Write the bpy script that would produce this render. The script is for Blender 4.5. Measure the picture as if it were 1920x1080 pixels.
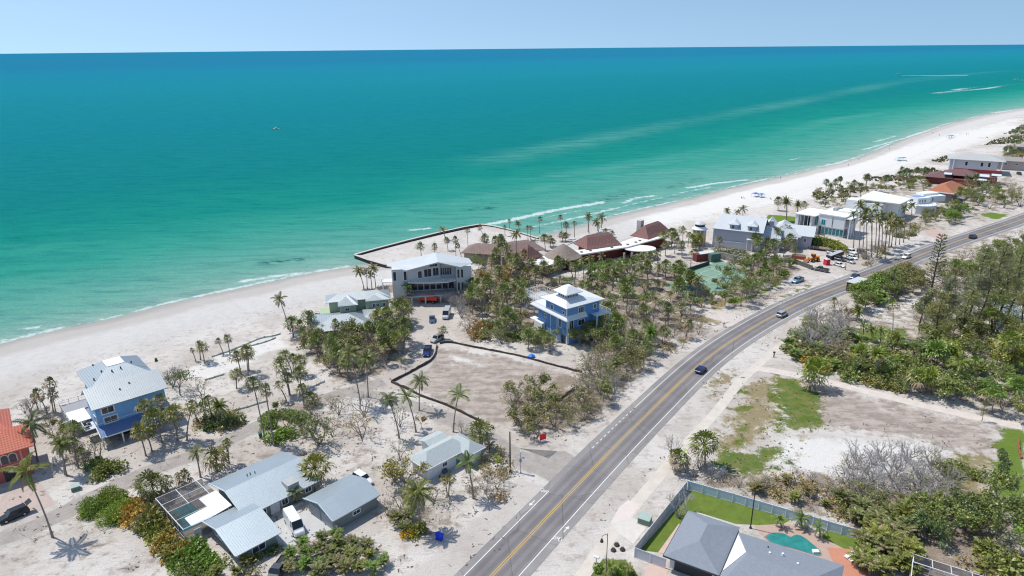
import bpy, math, random
import numpy as np
from math import radians as R, sin, cos, pi, tan
from mathutils import Vector, Matrix
random.seed(7)
rng = np.random.default_rng(7)
scene = bpy.context.scene
for o in list(bpy.data.objects): bpy.data.objects.remove(o)
C = scene.collection

# ------------------------------------------------------------------ camera
F = 1280.0; TH = R(19.37); RO = R(.507); H = 80.0
cam = bpy.data.objects.new('camera', bpy.data.cameras.new('camera')); C.objects.link(cam)
cam.data.sensor_width = 36; cam.data.lens = 24
cam.data.clip_start = 1; cam.data.clip_end = 120000
f0 = Vector((0, cos(TH), -sin(TH))); u0 = Vector((0, sin(TH), cos(TH))); r0 = Vector((1, 0, 0))
rv = r0*cos(RO) - u0*sin(RO); uv = u0*cos(RO) + r0*sin(RO)
m = Matrix((rv, uv, -f0)).transposed().to_4x4(); m.translation = (0, 0, H)
cam.matrix_world = m
scene.camera = cam

# ------------------------------------------------------------------ sky, sun, exposure
SE = R(62)
sdir = Vector((-0.92, 0.39, 0)).normalized()          # towards the sun on the ground plan
world = bpy.data.worlds.new('World'); scene.world = world; world.use_nodes = True
nt = world.node_tree; bg = nt.nodes['Background']
sky = nt.nodes.new('ShaderNodeTexSky'); sky.sky_type = 'NISHITA'; sky.sun_disc = False
sky.sun_elevation = SE; sky.sun_rotation = math.atan2(sdir.x, sdir.y)
sky.altitude = 0; sky.air_density = 1.0; sky.dust_density = .6; sky.ozone_density = 1.1
wtc = nt.nodes.new('ShaderNodeTexCoord'); wsp = nt.nodes.new('ShaderNodeSeparateXYZ'); wcb = nt.nodes.new('ShaderNodeCombineXYZ'); wma = nt.nodes.new('ShaderNodeMath'); wma.operation = 'MULTIPLY_ADD'
nt.links.new(wtc.outputs['Generated'], wsp.inputs[0]); nt.links.new(wsp.outputs[2], wma.inputs[0]); wma.inputs[1].default_value = .8; wma.inputs[2].default_value = .20
for k_ in (0, 1): nt.links.new(wsp.outputs[k_], wcb.inputs[k_])
nt.links.new(wma.outputs[0], wcb.inputs[2]); nt.links.new(wcb.outputs[0], sky.inputs[0])
wmx = nt.nodes.new('ShaderNodeMix'); wmx.data_type = 'RGBA'; wmx.blend_type = 'MULTIPLY'; wmx.inputs[0].default_value = 1; wmx.inputs[7].default_value = (.94, 1.0, .97, 1)
nt.links.new(sky.outputs[0], wmx.inputs[6]); nt.links.new(wmx.outputs[2], bg.inputs[0]); bg.inputs[1].default_value = 0.15
sun = bpy.data.objects.new('sun', bpy.data.lights.new('sun', 'SUN')); C.objects.link(sun)
sun.data.energy = 3.7; sun.data.angle = R(.5); sun.data.color = (1, .965, .90)
sv = Vector((sdir.x*cos(SE), sdir.y*cos(SE), sin(SE)))
sun.rotation_euler = sv.to_track_quat('Z', 'Y').to_euler()
scene.view_settings.view_transform = 'Standard'; scene.view_settings.look = 'None'
scene.view_settings.exposure = 0.1; scene.view_settings.gamma = 1
scene.render.resolution_x = 1024; scene.render.resolution_y = 576
scene.render.engine = 'CYCLES'; scene.cycles.pixel_filter_type = 'BLACKMAN_HARRIS'; scene.cycles.filter_width = 1.15
scene.cycles.max_bounces = 5; scene.cycles.diffuse_bounces = 3; scene.cycles.glossy_bounces = 2
scene.cycles.transmission_bounces = 3; scene.cycles.transparent_max_bounces = 6

# ------------------------------------------------------------------ survey: photo pixel -> point on a level
def G(px, py, z=0.0):
    a = (px-960)/F; b = (540-py)/F
    x = a*cos(RO) + b*sin(RO); v = -a*sin(RO) + b*cos(RO)
    dy = cos(TH) + v*sin(TH); dz = -sin(TH) + v*cos(TH)
    t = (z-H)/dz
    return (x*t, dy*t)
def Pp(x, y, z):
    z -= H; d = y*cos(TH) - z*sin(TH); v = y*sin(TH) + z*cos(TH)
    X = x*cos(RO) - v*sin(RO); Y = v*cos(RO) + x*sin(RO)
    return 960+F*X/d, 540-F*Y/d
Z = {'1': (0, 600), '2': (0, 810), '3': (280, 810), '4': (640, 780), '5': (400, 600), '6': (560, 420), '7': (840, 380),
     '8': (760, 600), 'a': (1180, 320), 'b': (1440, 180), 'c': (1440, 400), 'd': (1440, 600), 'e': (1440, 810),
     'f': (1100, 810), 'g': (1140, 560), 'h': (640, 320), '0': None}
def zp(k, x, y):
    if k == '0': return x, y
    return Z[k][0] + x/4, Z[k][1] + y/4
def GZ(k, pts, z=0): return [G(*zp(k, x, y), z) for x, y in pts]

# ------------------------------------------------------------------ object helpers
def tag(o, label=None, cat=None, group=None, kind=None):
    if label: o['label'] = label
    if cat: o['category'] = cat
    if group: o['group'] = group
    if kind: o['kind'] = kind
    return o
def empty(name, loc=(0, 0, 0), rz=0):
    o = bpy.data.objects.new(name, None); C.objects.link(o)
    o.location = loc; o.rotation_euler = (0, 0, rz); o.empty_display_size = .5
    return o
def link(name, me, parent=None):
    o = bpy.data.objects.new(name, me); C.objects.link(o)
    if parent: o.parent = parent
    return o
class MB:
    def __init__(s): s.v = []; s.f = []; s.m = []
    def add(s, vs, fs, mi=0):
        n = len(s.v); s.v += [tuple(p) for p in vs]; s.f += [tuple(i+n for i in f) for f in fs]; s.m += [mi]*len(fs)
        return s
    def box(s, x0, y0, z0, x1, y1, z1, mi=0):
        return s.add([(x0,y0,z0),(x1,y0,z0),(x1,y1,z0),(x0,y1,z0),(x0,y0,z1),(x1,y0,z1),(x1,y1,z1),(x0,y1,z1)],
              [(3,2,1,0),(4,5,6,7),(0,1,5,4),(1,2,6,5),(2,3,7,6),(3,0,4,7)], mi)
    def obox(s, p, q, w, h, mi=0, up=Vector((0, 0, 1))):          # bar from p to q, w wide, h high
        p = Vector(p); q = Vector(q); d = (q-p).normalized(); sd = d.cross(up)
        if sd.length < 1e-4: sd = Vector((1, 0, 0))
        sd.normalize(); u = sd.cross(d).normalized(); a = sd*w/2; b = u*h/2
        vs = [p-a-b, p+a-b, p+a+b, p-a+b, q-a-b, q+a-b, q+a+b, q-a+b]
        return s.add(vs, [(0,1,2,3),(7,6,5,4),(0,4,5,1),(1,5,6,2),(2,6,7,3),(3,7,4,0)], mi)
    def tube(s, pts, rs, n=6, mi=0, cap=True):
        k = len(s.v); pts = [Vector(p) for p in pts]
        for i, p in enumerate(pts):
            d = (pts[min(i+1, len(pts)-1)] - pts[max(i-1, 0)]).normalized()
            a = d.orthogonal().normalized() if abs(d.z) < .9 else Vector((1, 0, 0)); a = (a - d*a.dot(d)).normalized(); b = d.cross(a)
            r = rs[i] if hasattr(rs, '__len__') else rs
            s.v += [tuple(p + (a*cos(2*pi*j/n) + b*sin(2*pi*j/n))*r) for j in range(n)]
        for i in range(len(pts)-1):
            for j in range(n):
                s.f.append((k+i*n+j, k+i*n+(j+1) % n, k+(i+1)*n+(j+1) % n, k+(i+1)*n+j)); s.m.append(mi)
        if cap:
            s.f.append(tuple(k+(len(pts)-1)*n+j for j in range(n))); s.m.append(mi)
            s.f.append(tuple(k+n-1-j for j in range(n))); s.m.append(mi)
        return s
    def prism(s, poly, z0, z1, mi=0):
        n = len(poly); A = sum(poly[i][0]*poly[(i+1) % n][1]-poly[(i+1) % n][0]*poly[i][1] for i in range(n))
        if A < 0: poly = poly[::-1]
        return s.add([(x, y, z0) for x, y in poly]+[(x, y, z1) for x, y in poly],
              [tuple(range(n-1, -1, -1)), tuple(range(n, 2*n))]+[(i, (i+1) % n, n+(i+1) % n, n+i) for i in range(n)], mi)
    def roof(s, vs, fs, t=.18, mi=0):                             # top faces given, thickness t, closed
        n = len(vs); k = len(s.v)
        s.v += [tuple(v) for v in vs] + [(v[0], v[1], v[2]-t) for v in vs]
        ed = {}
        for f in fs:
            a, b, c = [Vector(vs[i]) for i in f[:3]]
            if (b-a).cross(c-a).z < 0: f = f[::-1]
            s.f.append(tuple(k+i for i in f)); s.m.append(mi); s.f.append(tuple(k+n+i for i in f[::-1])); s.m.append(mi)
            for i in range(len(f)): ed[(f[i], f[(i+1) % len(f)])] = 1
        for (a, b) in ed:
            if (b, a) not in ed: s.f.append((k+b, k+a, k+n+a, k+n+b)); s.m.append(mi)
        return s
    def hip(s, x0, y0, x1, y1, ze, zr, inset=None, t=.18, mi=0, top=None):
        if top:                                                   # truncated: top = rectangle
            a0, b0, a1, b1 = top
            vs = [(x0,y0,ze),(x1,y0,ze),(x1,y1,ze),(x0,y1,ze),(a0,b0,zr),(a1,b0,zr),(a1,b1,zr),(a0,b1,zr)]
            return s.roof(vs, [(0,1,5,4),(1,2,6,5),(2,3,7,6),(3,0,4,7),(4,5,6,7)], t, mi)
        W, D = x1-x0, y1-y0
        if W >= D:
            i = D/2 if inset is None else inset; ym = (y0+y1)/2
            vs = [(x0,y0,ze),(x1,y0,ze),(x1,y1,ze),(x0,y1,ze),(x0+i,ym,zr),(x1-i-.001,ym,zr)]
            return s.roof(vs, [(0,1,5,4),(1,2,5),(2,3,4,5),(3,0,4)], t, mi)
        i = W/2 if inset is None else inset; xm = (x0+x1)/2
        vs = [(x0,y0,ze),(x1,y0,ze),(x1,y1,ze),(x0,y1,ze),(xm,y0+i,zr),(xm,y1-i-.001,zr)]
        return s.roof(vs, [(0,1,4),(1,2,5,4),(2,3,5),(3,0,4,5)], t, mi)
    def gable(s, x0, y0, x1, y1, ze, zr, ym=None, t=.18, mi=0):   # ridge along x
        ym = (y0+y1)/2 if ym is None else ym
        return s.roof([(x0,y0,ze),(x1,y0,ze),(x1,ym,zr),(x0,ym,zr),(x1,y1,ze),(x0,y1,ze)], [(0,1,2,3),(3,2,4,5)], t, mi)
    def gablewall(s, x0, y0, x1, y1, z0, ze, zr, ym=None, mi=0):  # walls with gable ends
        ym = (y0+y1)/2 if ym is None else ym
        vs = []
        for x in (x0, x1): vs += [(x,y0,z0),(x,y1,z0),(x,y1,ze),(x,ym,zr),(x,y0,ze)]
        return s.add(vs, [(0,4,3,2,1),(5,6,7,8,9),(0,5,9,4),(1,2,7,6),(0,1,6,5),(4,9,8,3),(3,8,7,2)], mi)
    def mesh(s, name, mats):
        me = bpy.data.meshes.new(name); me.from_pydata(s.v, [], s.f)
        for mm in (mats if isinstance(mats, (list, tuple)) else [mats]): me.materials.append(mm)
        me.polygons.foreach_set('material_index', s.m); me.update()
        return me
    def build(s, name, mats, parent=None, smooth=False):
        me = s.mesh(name, mats)
        if smooth: me.polygons.foreach_set('use_smooth', [True]*len(me.polygons))
        return link(name, me, parent)

# ------------------------------------------------------------------ materials
def N(nt, t, **k):
    n = nt.nodes.new('ShaderNode'+t)
    for a, b in k.items(): setattr(n, a, b)
    return n
def newmat(name):
    m = bpy.data.materials.new(name); m.use_nodes = True
    return m, m.node_tree, m.node_tree.nodes['Principled BSDF']
def noise(nt, scale, detail=3, rough=.55, vec=None, mapscale=None, rot=0):
    n = N(nt, 'TexNoise'); n.inputs['Scale'].default_value = scale; n.inputs['Detail'].default_value = detail; n.inputs['Roughness'].default_value = rough
    tc = N(nt, 'TexCoord'); out = tc.outputs['Object'] if vec is None else vec
    if mapscale:
        mp = N(nt, 'Mapping'); mp.inputs['Scale'].default_value = mapscale; mp.inputs['Rotation'].default_value = (0, 0, rot)
        nt.links.new(out, mp.inputs[0]); out = mp.outputs[0]
    nt.links.new(out, n.inputs['Vector'])
    return n.outputs['Fac']
def math_(nt, op, a, b=None, c=None, clamp=False):
    n = N(nt, 'Math', operation=op, use_clamp=clamp)
    for i, v in enumerate((a, b, c)):
        if v is None: continue
        if isinstance(v, (int, float)): n.inputs[i].default_value = v
        else: nt.links.new(v, n.inputs[i])
    return n.outputs[0]
def ramp(nt, fac, lo, hi):
    n = N(nt, 'MapRange', interpolation_type='SMOOTHSTEP'); n.inputs[1].default_value = lo; n.inputs[2].default_value = hi
    nt.links.new(fac, n.inputs[0]); return n.outputs[0]
def mixc(nt, fac, a, b, blend='MIX'):
    n = N(nt, 'Mix', data_type='RGBA', blend_type=blend)
    for i, v in ((0, fac), (6, a), (7, b)):
        if isinstance(v, (int, float)): n.inputs[i].default_value = v
        elif isinstance(v, tuple): n.inputs[i].default_value = v if len(v) == 4 else (*v, 1)
        else: nt.links.new(v, n.inputs[i])
    return n.outputs[2]
def attr(nt, name):
    n = N(nt, 'Attribute', attribute_name=name); return n.outputs['Fac']
def bump(nt, bs, h, dist, strength=1.0):
    b = N(nt, 'Bump'); b.inputs['Distance'].default_value = dist; b.inputs['Strength'].default_value = strength
    nt.links.new(h, b.inputs['Height']); nt.links.new(b.outputs[0], bs.inputs['Normal'])
MC = {}
def M(name, col, rough=.7, var=.12, scale=1.2, metal=0, spec=.4, seam=None, speck=0, lap=None):
    if name in MC: return MC[name]
    m, nt, bs = newmat(name)
    f = noise(nt, scale, 4); g = noise(nt, scale*9, 2)
    s = math_(nt, 'ADD', math_(nt, 'MULTIPLY', f, .7), math_(nt, 'MULTIPLY', g, .3))
    k = math_(nt, 'MULTIPLY_ADD', s, var*4, 1-var*2)
    if speck: k = math_(nt, 'MULTIPLY', k, math_(nt, 'MULTIPLY_ADD', noise(nt, 7, 2, .8), speck*2, 1-speck))
    h = None
    if seam or lap:
        tc = N(nt, 'TexCoord'); sp = N(nt, 'SeparateXYZ'); nt.links.new(tc.outputs['Object'], sp.inputs[0])
        ax, per = seam or lap
        if ax == 'S':   # tiles
            h = math_(nt, 'SINE', math_(nt, 'MULTIPLY', sp.outputs[0], 6.283/per))
            h2 = math_(nt, 'SINE', math_(nt, 'MULTIPLY', sp.outputs[1], 6.283/per))
            h = math_(nt, 'ADD', h, h2)
            k = math_(nt, 'MULTIPLY', k, math_(nt, 'MULTIPLY_ADD', h, .09, 1))
        else:
            fr = math_(nt, 'FRACT', math_(nt, 'DIVIDE', sp.outputs['XYZ'.index(ax)], per))
            h = ramp(nt, fr, .85, .93) if seam else fr
            if seam: k = math_(nt, 'MULTIPLY', k, math_(nt, 'MULTIPLY_ADD', h, -.16, 1.02))
        bump(nt, bs, h, .05 if seam else .02, .8)
    c = mixc(nt, 1, col, (1, 1, 1), 'MULTIPLY')
    v = N(nt, 'VectorMath', operation='SCALE'); nt.links.new(c, v.inputs[0]); nt.links.new(k, v.inputs['Scale'])
    nt.links.new(v.outputs[0], bs.inputs['Base Color'])
    bs.inputs['Roughness'].default_value = rough; bs.inputs['Metallic'].default_value = metal; bs.inputs['Specular IOR Level'].default_value = spec
    MC[name] = m; return m
def glass(name, col, rough=.08):
    if name in MC: return MC[name]
    m, nt, bs = newmat(name)
    f = noise(nt, .8, 2)
    c = mixc(nt, f, tuple(x*.6 for x in col), tuple(min(1, x*1.5) for x in col)); nt.links.new(c, bs.inputs['Base Color'])
    bs.inputs['Roughness'].default_value = rough; bs.inputs['Specular IOR Level'].default_value = .6
    MC[name] = m; return m

def catmull(pts, n=8):
    P = [Vector(p) for p in pts]; P = [P[0]*2-P[1]] + P + [P[-1]*2-P[-2]]; out = []
    for i in range(1, len(P)-2):
        for j in range(n):
            t = j/n; a, b, c, d = P[i-1:i+3]
            out.append(.5*((2*b)+(c-a)*t+(2*a-5*b+4*c-d)*t*t+(3*b-a-3*c+d)*t*t*t))
    out.append(P[-2]); return out
def strip(mb, line, o0, o1, z, i0=0, i1=None, mi=0):
    i1 = len(line) if i1 is None else i1; vs = []
    for i in range(i0, i1):
        d = line[min(i+1, len(line)-1)]-line[max(i-1, 0)]; d = Vector((d[0], d[1])).normalized(); n = Vector((d.y, -d.x)); p = Vector((line[i][0], line[i][1]))
        vs += [(*(p+n*o0), z), (*(p+n*o1), z)]
    k = i1-i0
    mb.add(vs, [(2*i, 2*i+1, 2*i+3, 2*i+2) for i in range(k-1)], mi)
def resample(line, step):
    out = [Vector(line[0])]; acc = 0
    for a, b in zip(line[:-1], line[1:]):
        a = Vector(a); b = Vector(b); L = (b-a).length; t = step-acc
        while t <= L: out.append(a+(b-a)*(t/L)); t += step
        acc = (acc+L) % step if L > 0 else acc
    return out

# ------------------------------------------------------------------ setting: shoreline, terrain, sea
SEA = -1.2
shore_px = [(0,645),(50,633),(100,620),(200,600),(300,574),(400,551),(500,530),(590,511),(655,500)]
SH = [G(x, y, SEA) for x, y in shore_px]
SH += [(-32, 272), (8, 296)]
SH += [G(x, y, SEA) for x, y in [(1080,425),(1150,405),(1210,391),(1270,378),(1340,359),(1400,345),(1450,334),(1500,322),(1560,309),(1600,298),(1640,283),(1690,262),(1760,237),(1840,217),(1920,203)]]
a = Vector(SH[0]) - Vector(SH[1]); a.normalize(); b = Vector((.78, .625))
SH = [tuple(Vector(SH[0])+a*60000), tuple(Vector(SH[0])+a*300)] + SH + [tuple(Vector(SH[-1])+b*400), tuple(Vector(SH[-1])+b*70000)]
SHA = np.array(SH)
def polydist(X, Y, line):
    best = np.full(X.shape, 1e12); side = np.zeros(X.shape)
    for (x0, y0), (x1, y1) in zip(line[:-1], line[1:]):
        dx, dy = x1-x0, y1-y0; L2 = dx*dx+dy*dy+1e-9
        t = np.clip(((X-x0)*dx+(Y-y0)*dy)/L2, 0, 1)
        ex, ey = X-(x0+t*dx), Y-(y0+t*dy); d2 = ex*ex+ey*ey
        c = dx*(Y-y0)-dy*(X-x0); u = d2 < best
        best = np.where(u, d2, best); side = np.where(u, c, side)
    return np.sqrt(best), np.sign(side)
def shored(X, Y):
    d, s = polydist(X, Y, SH); return d*s                        # + offshore
def polysd(X, Y, poly):                                          # signed distance to polygon, + inside
    d, _ = polydist(X, Y, list(poly)+[poly[0]])
    ins = np.zeros(X.shape, bool); n = len(poly)
    for i in range(n):
        x0, y0 = poly[i]; x1, y1 = poly[(i+1) % n]
        c = ((y0 > Y) != (y1 > Y)) & (X < (x1-x0)*(Y-y0)/((y1-y0) if y1 != y0 else 1e-9)+x0); ins ^= c
    return np.where(ins, d, -d)

# masks on the ground, from the survey: (layer, key, polygon, edge softness m)
GM = []
def gm(layer, key, pts, soft=3.0, amp=1.0): GM.append((layer, [G(*zp(key, x, y)) for x, y in pts], soft, amp))
# cleared lot, brown soil
gm('dirt','0',[(822,650),(935,666),(1085,704),(1070,728),(985,792),(932,800),(745,722),(790,690)],2.5,.85)
gm('dirt','2',[(0,900),(120,850),(250,890),(230,960),(60,960)],3,.9); gm('dirt','2',[(450,680),(600,650),(680,720),(560,800),(450,770)],3,.8)
gm('dirt','2',[(850,1080),(1000,960),(1180,900),(1300,1080)],4,.6); gm('dirt','2',[(0,1000),(400,1000),(560,1080),(0,1080)],5,.55)
gm('dirt','2',[(0,460),(200,420),(420,520),(150,640),(0,640)],1.5,.55)
gm('dirt','5',[(150,920),(400,870),(520,960),(420,1060),(150,1050)],5,.6)
gm('dirt','0',[(560,820),(720,770),(760,860),(700,900),(640,880)],5,.4)
# right-hand lot
gm('dirt','0',[(1500,740),(1560,728),(1870,800),(1870,850),(1820,850),(1700,825),(1520,800)],5,.95)
gm('dirt','g',[(540,170),(780,180),(800,250),(620,330),(500,290)],4,.8)
gm('dirt','a',[(800,960),(1080,900),(1340,800),(1380,840),(1040,1000),(840,1060)],3,.8)
gm('grass','0',[(1455,712),(1500,708),(1530,735),(1545,770),(1535,800),(1470,812),(1440,805),(1470,780),(1450,750)],4)
gm('grass','0',[(1340,852),(1385,845),(1455,838),(1440,862),(1440,885),(1395,892),(1345,870)],4)
gm('lawn','0',[(1900,640),(1935,640),(1935,730),(1892,722),(1880,680)],2); gm('lawn','b',[(1600,890),(1680,870),(1800,890),(1700,935)],1.2); gm('lawn','a',[(1010,370),(1050,330),(1290,350),(1290,410),(1180,420),(1040,400)],1); gm('lawn','0',[(1872,838),(1890,805),(1920,805),(1920,935),(1866,935),(1868,880)],2)
gm('grass','0',[(1870,838),(1890,805),(1920,805),(1920,935),(1860,935),(1866,880)],3)
gm('grass','0',[(1770,870),(1820,860),(1800,900),(1770,905)],5,.8)
gm('grass','a',[(720,980),(900,940),(1130,820),(1140,850),(1000,920),(820,985)],2); gm('grass','a',[(1100,960),(1350,850),(1370,870),(1120,980)],2,.75)
gm('grass','b',[(1600,890),(1680,870),(1800,890),(1700,935)],1.5); gm('grass','a',[(1010,370),(1050,330),(1290,350),(1290,410),(1180,420),(1040,400)],1)
gm('grass','c',[(620,860),(1000,860),(1050,940),(700,960)],3,.9); gm('grass','c',[(220,800),(260,760),(400,760),(340,820)],2,.8)
gm('grass','d',[(430,250),(640,220),(700,300),(480,300)],4,.8); gm('grass','d',[(1800,300),(1920,310),(1920,500),(1780,480)],4)
gm('grass','f',[(10,1080),(110,950),(300,960),(340,1080)],.6)
gm('dry','0',[(1400,712),(1455,705),(1470,780),(1400,850),(1340,850),(1370,760)],5,.95)
gm('dry','0',[(1760,860),(1865,850),(1862,930),(1790,930),(1780,880)],4)
gm('dry','g',[(640,700),(830,540),(980,550),(820,780)],4,.6); gm('dry','g',[(480,150),(700,120),(870,180),(860,220),(640,170)],2,.9)
gm('dry','a',[(600,980),(720,970),(740,1030),(620,1060)],2); gm('dry','a',[(0,900),(300,930),(350,1000),(0,960)],3,.7)
gm('dry','0',[(1560,660),(1700,640),(1700,720),(1560,700)],6,.6)
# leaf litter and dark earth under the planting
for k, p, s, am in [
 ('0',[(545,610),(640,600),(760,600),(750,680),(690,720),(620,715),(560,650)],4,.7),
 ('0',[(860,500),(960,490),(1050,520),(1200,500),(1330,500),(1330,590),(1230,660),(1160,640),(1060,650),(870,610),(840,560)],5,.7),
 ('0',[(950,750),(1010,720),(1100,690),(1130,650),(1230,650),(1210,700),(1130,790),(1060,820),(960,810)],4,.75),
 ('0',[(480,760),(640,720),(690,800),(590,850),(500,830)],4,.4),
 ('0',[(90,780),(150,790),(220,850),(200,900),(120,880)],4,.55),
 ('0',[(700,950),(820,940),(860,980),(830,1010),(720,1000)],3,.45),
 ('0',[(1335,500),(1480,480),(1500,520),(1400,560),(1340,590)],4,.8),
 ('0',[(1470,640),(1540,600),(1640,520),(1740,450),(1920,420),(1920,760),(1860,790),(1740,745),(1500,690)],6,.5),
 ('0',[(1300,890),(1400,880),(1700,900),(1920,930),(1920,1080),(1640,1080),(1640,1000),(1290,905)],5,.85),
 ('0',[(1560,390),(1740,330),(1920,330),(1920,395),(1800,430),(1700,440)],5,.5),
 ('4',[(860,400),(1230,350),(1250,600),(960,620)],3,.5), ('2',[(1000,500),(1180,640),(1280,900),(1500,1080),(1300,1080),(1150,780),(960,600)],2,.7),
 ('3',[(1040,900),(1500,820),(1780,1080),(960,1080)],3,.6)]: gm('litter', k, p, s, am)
# grey sandy lanes and drives
def lane(key, pts, w, soft=1.2, amp=1.0, layer='lane'):
    line = catmull([Vector(G(*zp(key, x, y))) for x, y in pts], 5); l = []; r = []
    for i, p in enumerate(line):
        d = (line[min(i+1, len(line)-1)]-line[max(i-1, 0)]).normalized(); n = Vector((-d.y, d.x)); l.append(tuple(p+n*w/2)); r.append(tuple(p-n*w/2))
    GM.append((layer, l+r[::-1], soft, amp))
lane('0',[(-60,1030),(60,990),(150,945),(275,885),(380,848),(487,797),(560,768),(625,742),(662,732),(720,716)],4.6,1.2,1)
lane('0',[(660,733),(740,752),(820,778),(880,800),(950,845),(1010,880)],5.5,1.5,.8)
lane('0',[(720,716),(770,690),(790,650),(800,625),(815,595),(800,570)],9,2,1,'drive'); lane('0',[(1000,905),(930,975),(860,1040),(790,1100)],7,2,.9,'drive'); gm('drive','0',[(205,838),(300,820),(345,845),(330,885),(240,900),(200,870)],2); gm('drive','0',[(720,905),(760,900),(745,960),(690,1010),(560,1040),(540,1020),(690,960)],2); gm('drive','2',[(0,700),(150,640),(560,530),(600,590),(300,700),(0,830)],2.5,.8)
for i_ in range(26): gx_, gy_ = 1345+(i_*37) % 150, 705+(i_*53) % 175; gm('grass' if i_ % 2 else 'dry','0',[(gx_,gy_),(gx_+16,gy_-5),(gx_+30,gy_+4),(gx_+14,gy_+11)],2.2,.8)
gm('lane','0',[(880,800),(925,812),(950,838),(975,850),(1060,845),(1080,860),(1035,905),(990,880),(960,872),(930,858),(880,822)],1.5)
lane('0',[(30,1010),(150,960),(275,898)],.9,.6,.9,'dirt'); lane('0',[(10,1000),(150,938)],.5,.5,.7,'dirt')
lane('4',[(780,960),(1000,880),(1200,730)],.8,.8,.8,'dirt')
for key_, pts_ in [('0',[(700,700),(760,680),(790,645),(800,600)]),('0',[(712,706),(772,690),(806,650),(818,600)]),('0',[(745,760),(850,795),(930,850)]),('0',[(640,870),(720,860),(760,900),(720,950),(640,1010)]),('0',[(652,880),(712,872),(745,905),(705,945),(630,1002)]),
    ('0',[(200,850),(270,840),(330,850)]),('0',[(210,860),(275,852),(335,862)]),('0',[(860,1040),(930,970),(1000,905)]),('0',[(848,1036),(918,966),(985,905)]),('0',[(0,1050),(110,1000),(240,1060)]),('0',[(120,1080),(200,1020),(300,1050)]),('0',[(860,720),(950,700),(1040,715)]),('0',[(820,700),(900,680),(1020,700)]),('0',[(880,750),(980,735),(1050,720)])]:
    lane(key_, pts_, .55, .5, .8, 'dirt')
gm('dirt','0',[(380,870),(470,820),(560,850),(480,880)],3,.6); gm('dirt','0',[(620,850),(700,830),(730,870),(660,890)],3,.5); gm('dirt','0',[(1010,870),(960,930),(900,1000),(880,990),(950,900)],2,.4)
gm('white','1',[(1380,360),(1560,320),(1920,150),(1920,300),(1560,450),(1420,420)],3); gm('white','5',[(0,270),(500,120),(560,200),(300,280),(0,430)],3)
gm('white','0',[(1400,850),(1480,815),(1700,830),(1760,850),(1770,880),(1600,900),(1450,880)],5,.9)
gm('white','5',[(1700,260),(1920,270),(1920,360),(1780,330)],4,.6); gm('white','7',[(1540,560),(1700,620),(1500,640)],4)
gm('white','c',[(740,690),(900,640),(1000,680),(1080,640),(1160,660),(1150,760),(1000,830),(760,800)],3,.9); gm('white','c',[(620,900),(940,920),(930,980),(640,960)],1.5,.8); gm('white','0',[(1780,600),(1880,570),(1890,620),(1800,640)],4,.6)
gm('white','8',[(300,230),(650,330),(560,380),(280,300)],4,.7); gm('white','0',[(1180,400),(1500,320),(1920,215),(1920,240),(1560,370),(1400,400),(1200,440)],14,.8)

def lines(lo, hi, step, far0, far1, g=1.12):
    m_ = list(np.arange(lo, hi, step)); s = step; x = hi
    while x < far1: m_.append(x); s *= g; x += s
    m_.append(far1); s = step; x = lo-step; pre = []
    while x > far0: pre.append(x); s *= g; x -= s
    pre.append(far0); return np.array(pre[::-1]+m_)
gx = lines(-150, 190, 1.0, -3000, 60000, 1.09); gy = lines(78, 330, 1.0, -2000, 60000, 1.06)
X, Y = np.meshgrid(gx, gy); X = X.ravel(); Y = Y.ravel()
D = shored(X, Y)
t = np.clip((D+30)/30, 0, 1); Zg = SEA*(t*t*(3-2*t)*.85+t*.15)
Zg = np.where(D > 0, SEA-np.clip(D*.05, 0, 6), Zg)
keep = (D < 60) | (D < 0.02*np.hypot(X, Y))
Zg = np.where(D > 60, -8, Zg)
wav = np.sin(X*.31+np.sin(Y*.17)*2)*np.sin(Y*.23+X*.07)*.10+np.sin(X*.9+Y*.55)*.04
bz = np.clip((D+55)/15, 0, 1)*np.clip((-6-D)/10, 0, 1)
Zg = Zg + wav*bz
nx, ny = len(gx), len(gy)
idx = np.arange(nx*ny).reshape(ny, nx)
q = np.stack([idx[:-1, :-1], idx[:-1, 1:], idx[1:, 1:], idx[1:, :-1]], -1).reshape(-1, 4)
q = q[keep[q].any(1)]
def npmesh(name, V, Q, mats, attrs={}):
    me = bpy.data.meshes.new(name); me.vertices.add(len(V)); me.vertices.foreach_set('co', V.astype(np.float32).ravel())
    k = Q.shape[1]; me.loops.add(Q.size); me.loops.foreach_set('vertex_index', Q.astype(np.int32).ravel())
    me.polygons.add(len(Q)); me.polygons.foreach_set('loop_start', np.arange(0, Q.size, k, dtype=np.int32))
    me.update(calc_edges=True)
    for n_, a_ in attrs.items():
        at = me.attributes.new(n_, 'FLOAT', 'POINT'); at.data.foreach_set('value', a_.astype(np.float32))
    for m_ in mats: me.materials.append(m_)
    me.polygons.foreach_set('use_smooth', np.ones(len(Q), bool)); me.validate(); return me
layers = {k: np.zeros(len(X)) for k in ('grass', 'dry', 'dirt', 'litter', 'lane', 'white', 'lawn', 'drive')}
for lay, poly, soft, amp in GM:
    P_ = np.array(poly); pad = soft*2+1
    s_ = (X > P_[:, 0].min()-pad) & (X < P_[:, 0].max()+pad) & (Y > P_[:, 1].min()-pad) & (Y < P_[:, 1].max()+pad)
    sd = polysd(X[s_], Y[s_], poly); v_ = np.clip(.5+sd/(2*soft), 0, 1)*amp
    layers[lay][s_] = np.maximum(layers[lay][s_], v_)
layers['d'] = np.clip(D, -400, 400)

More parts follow.
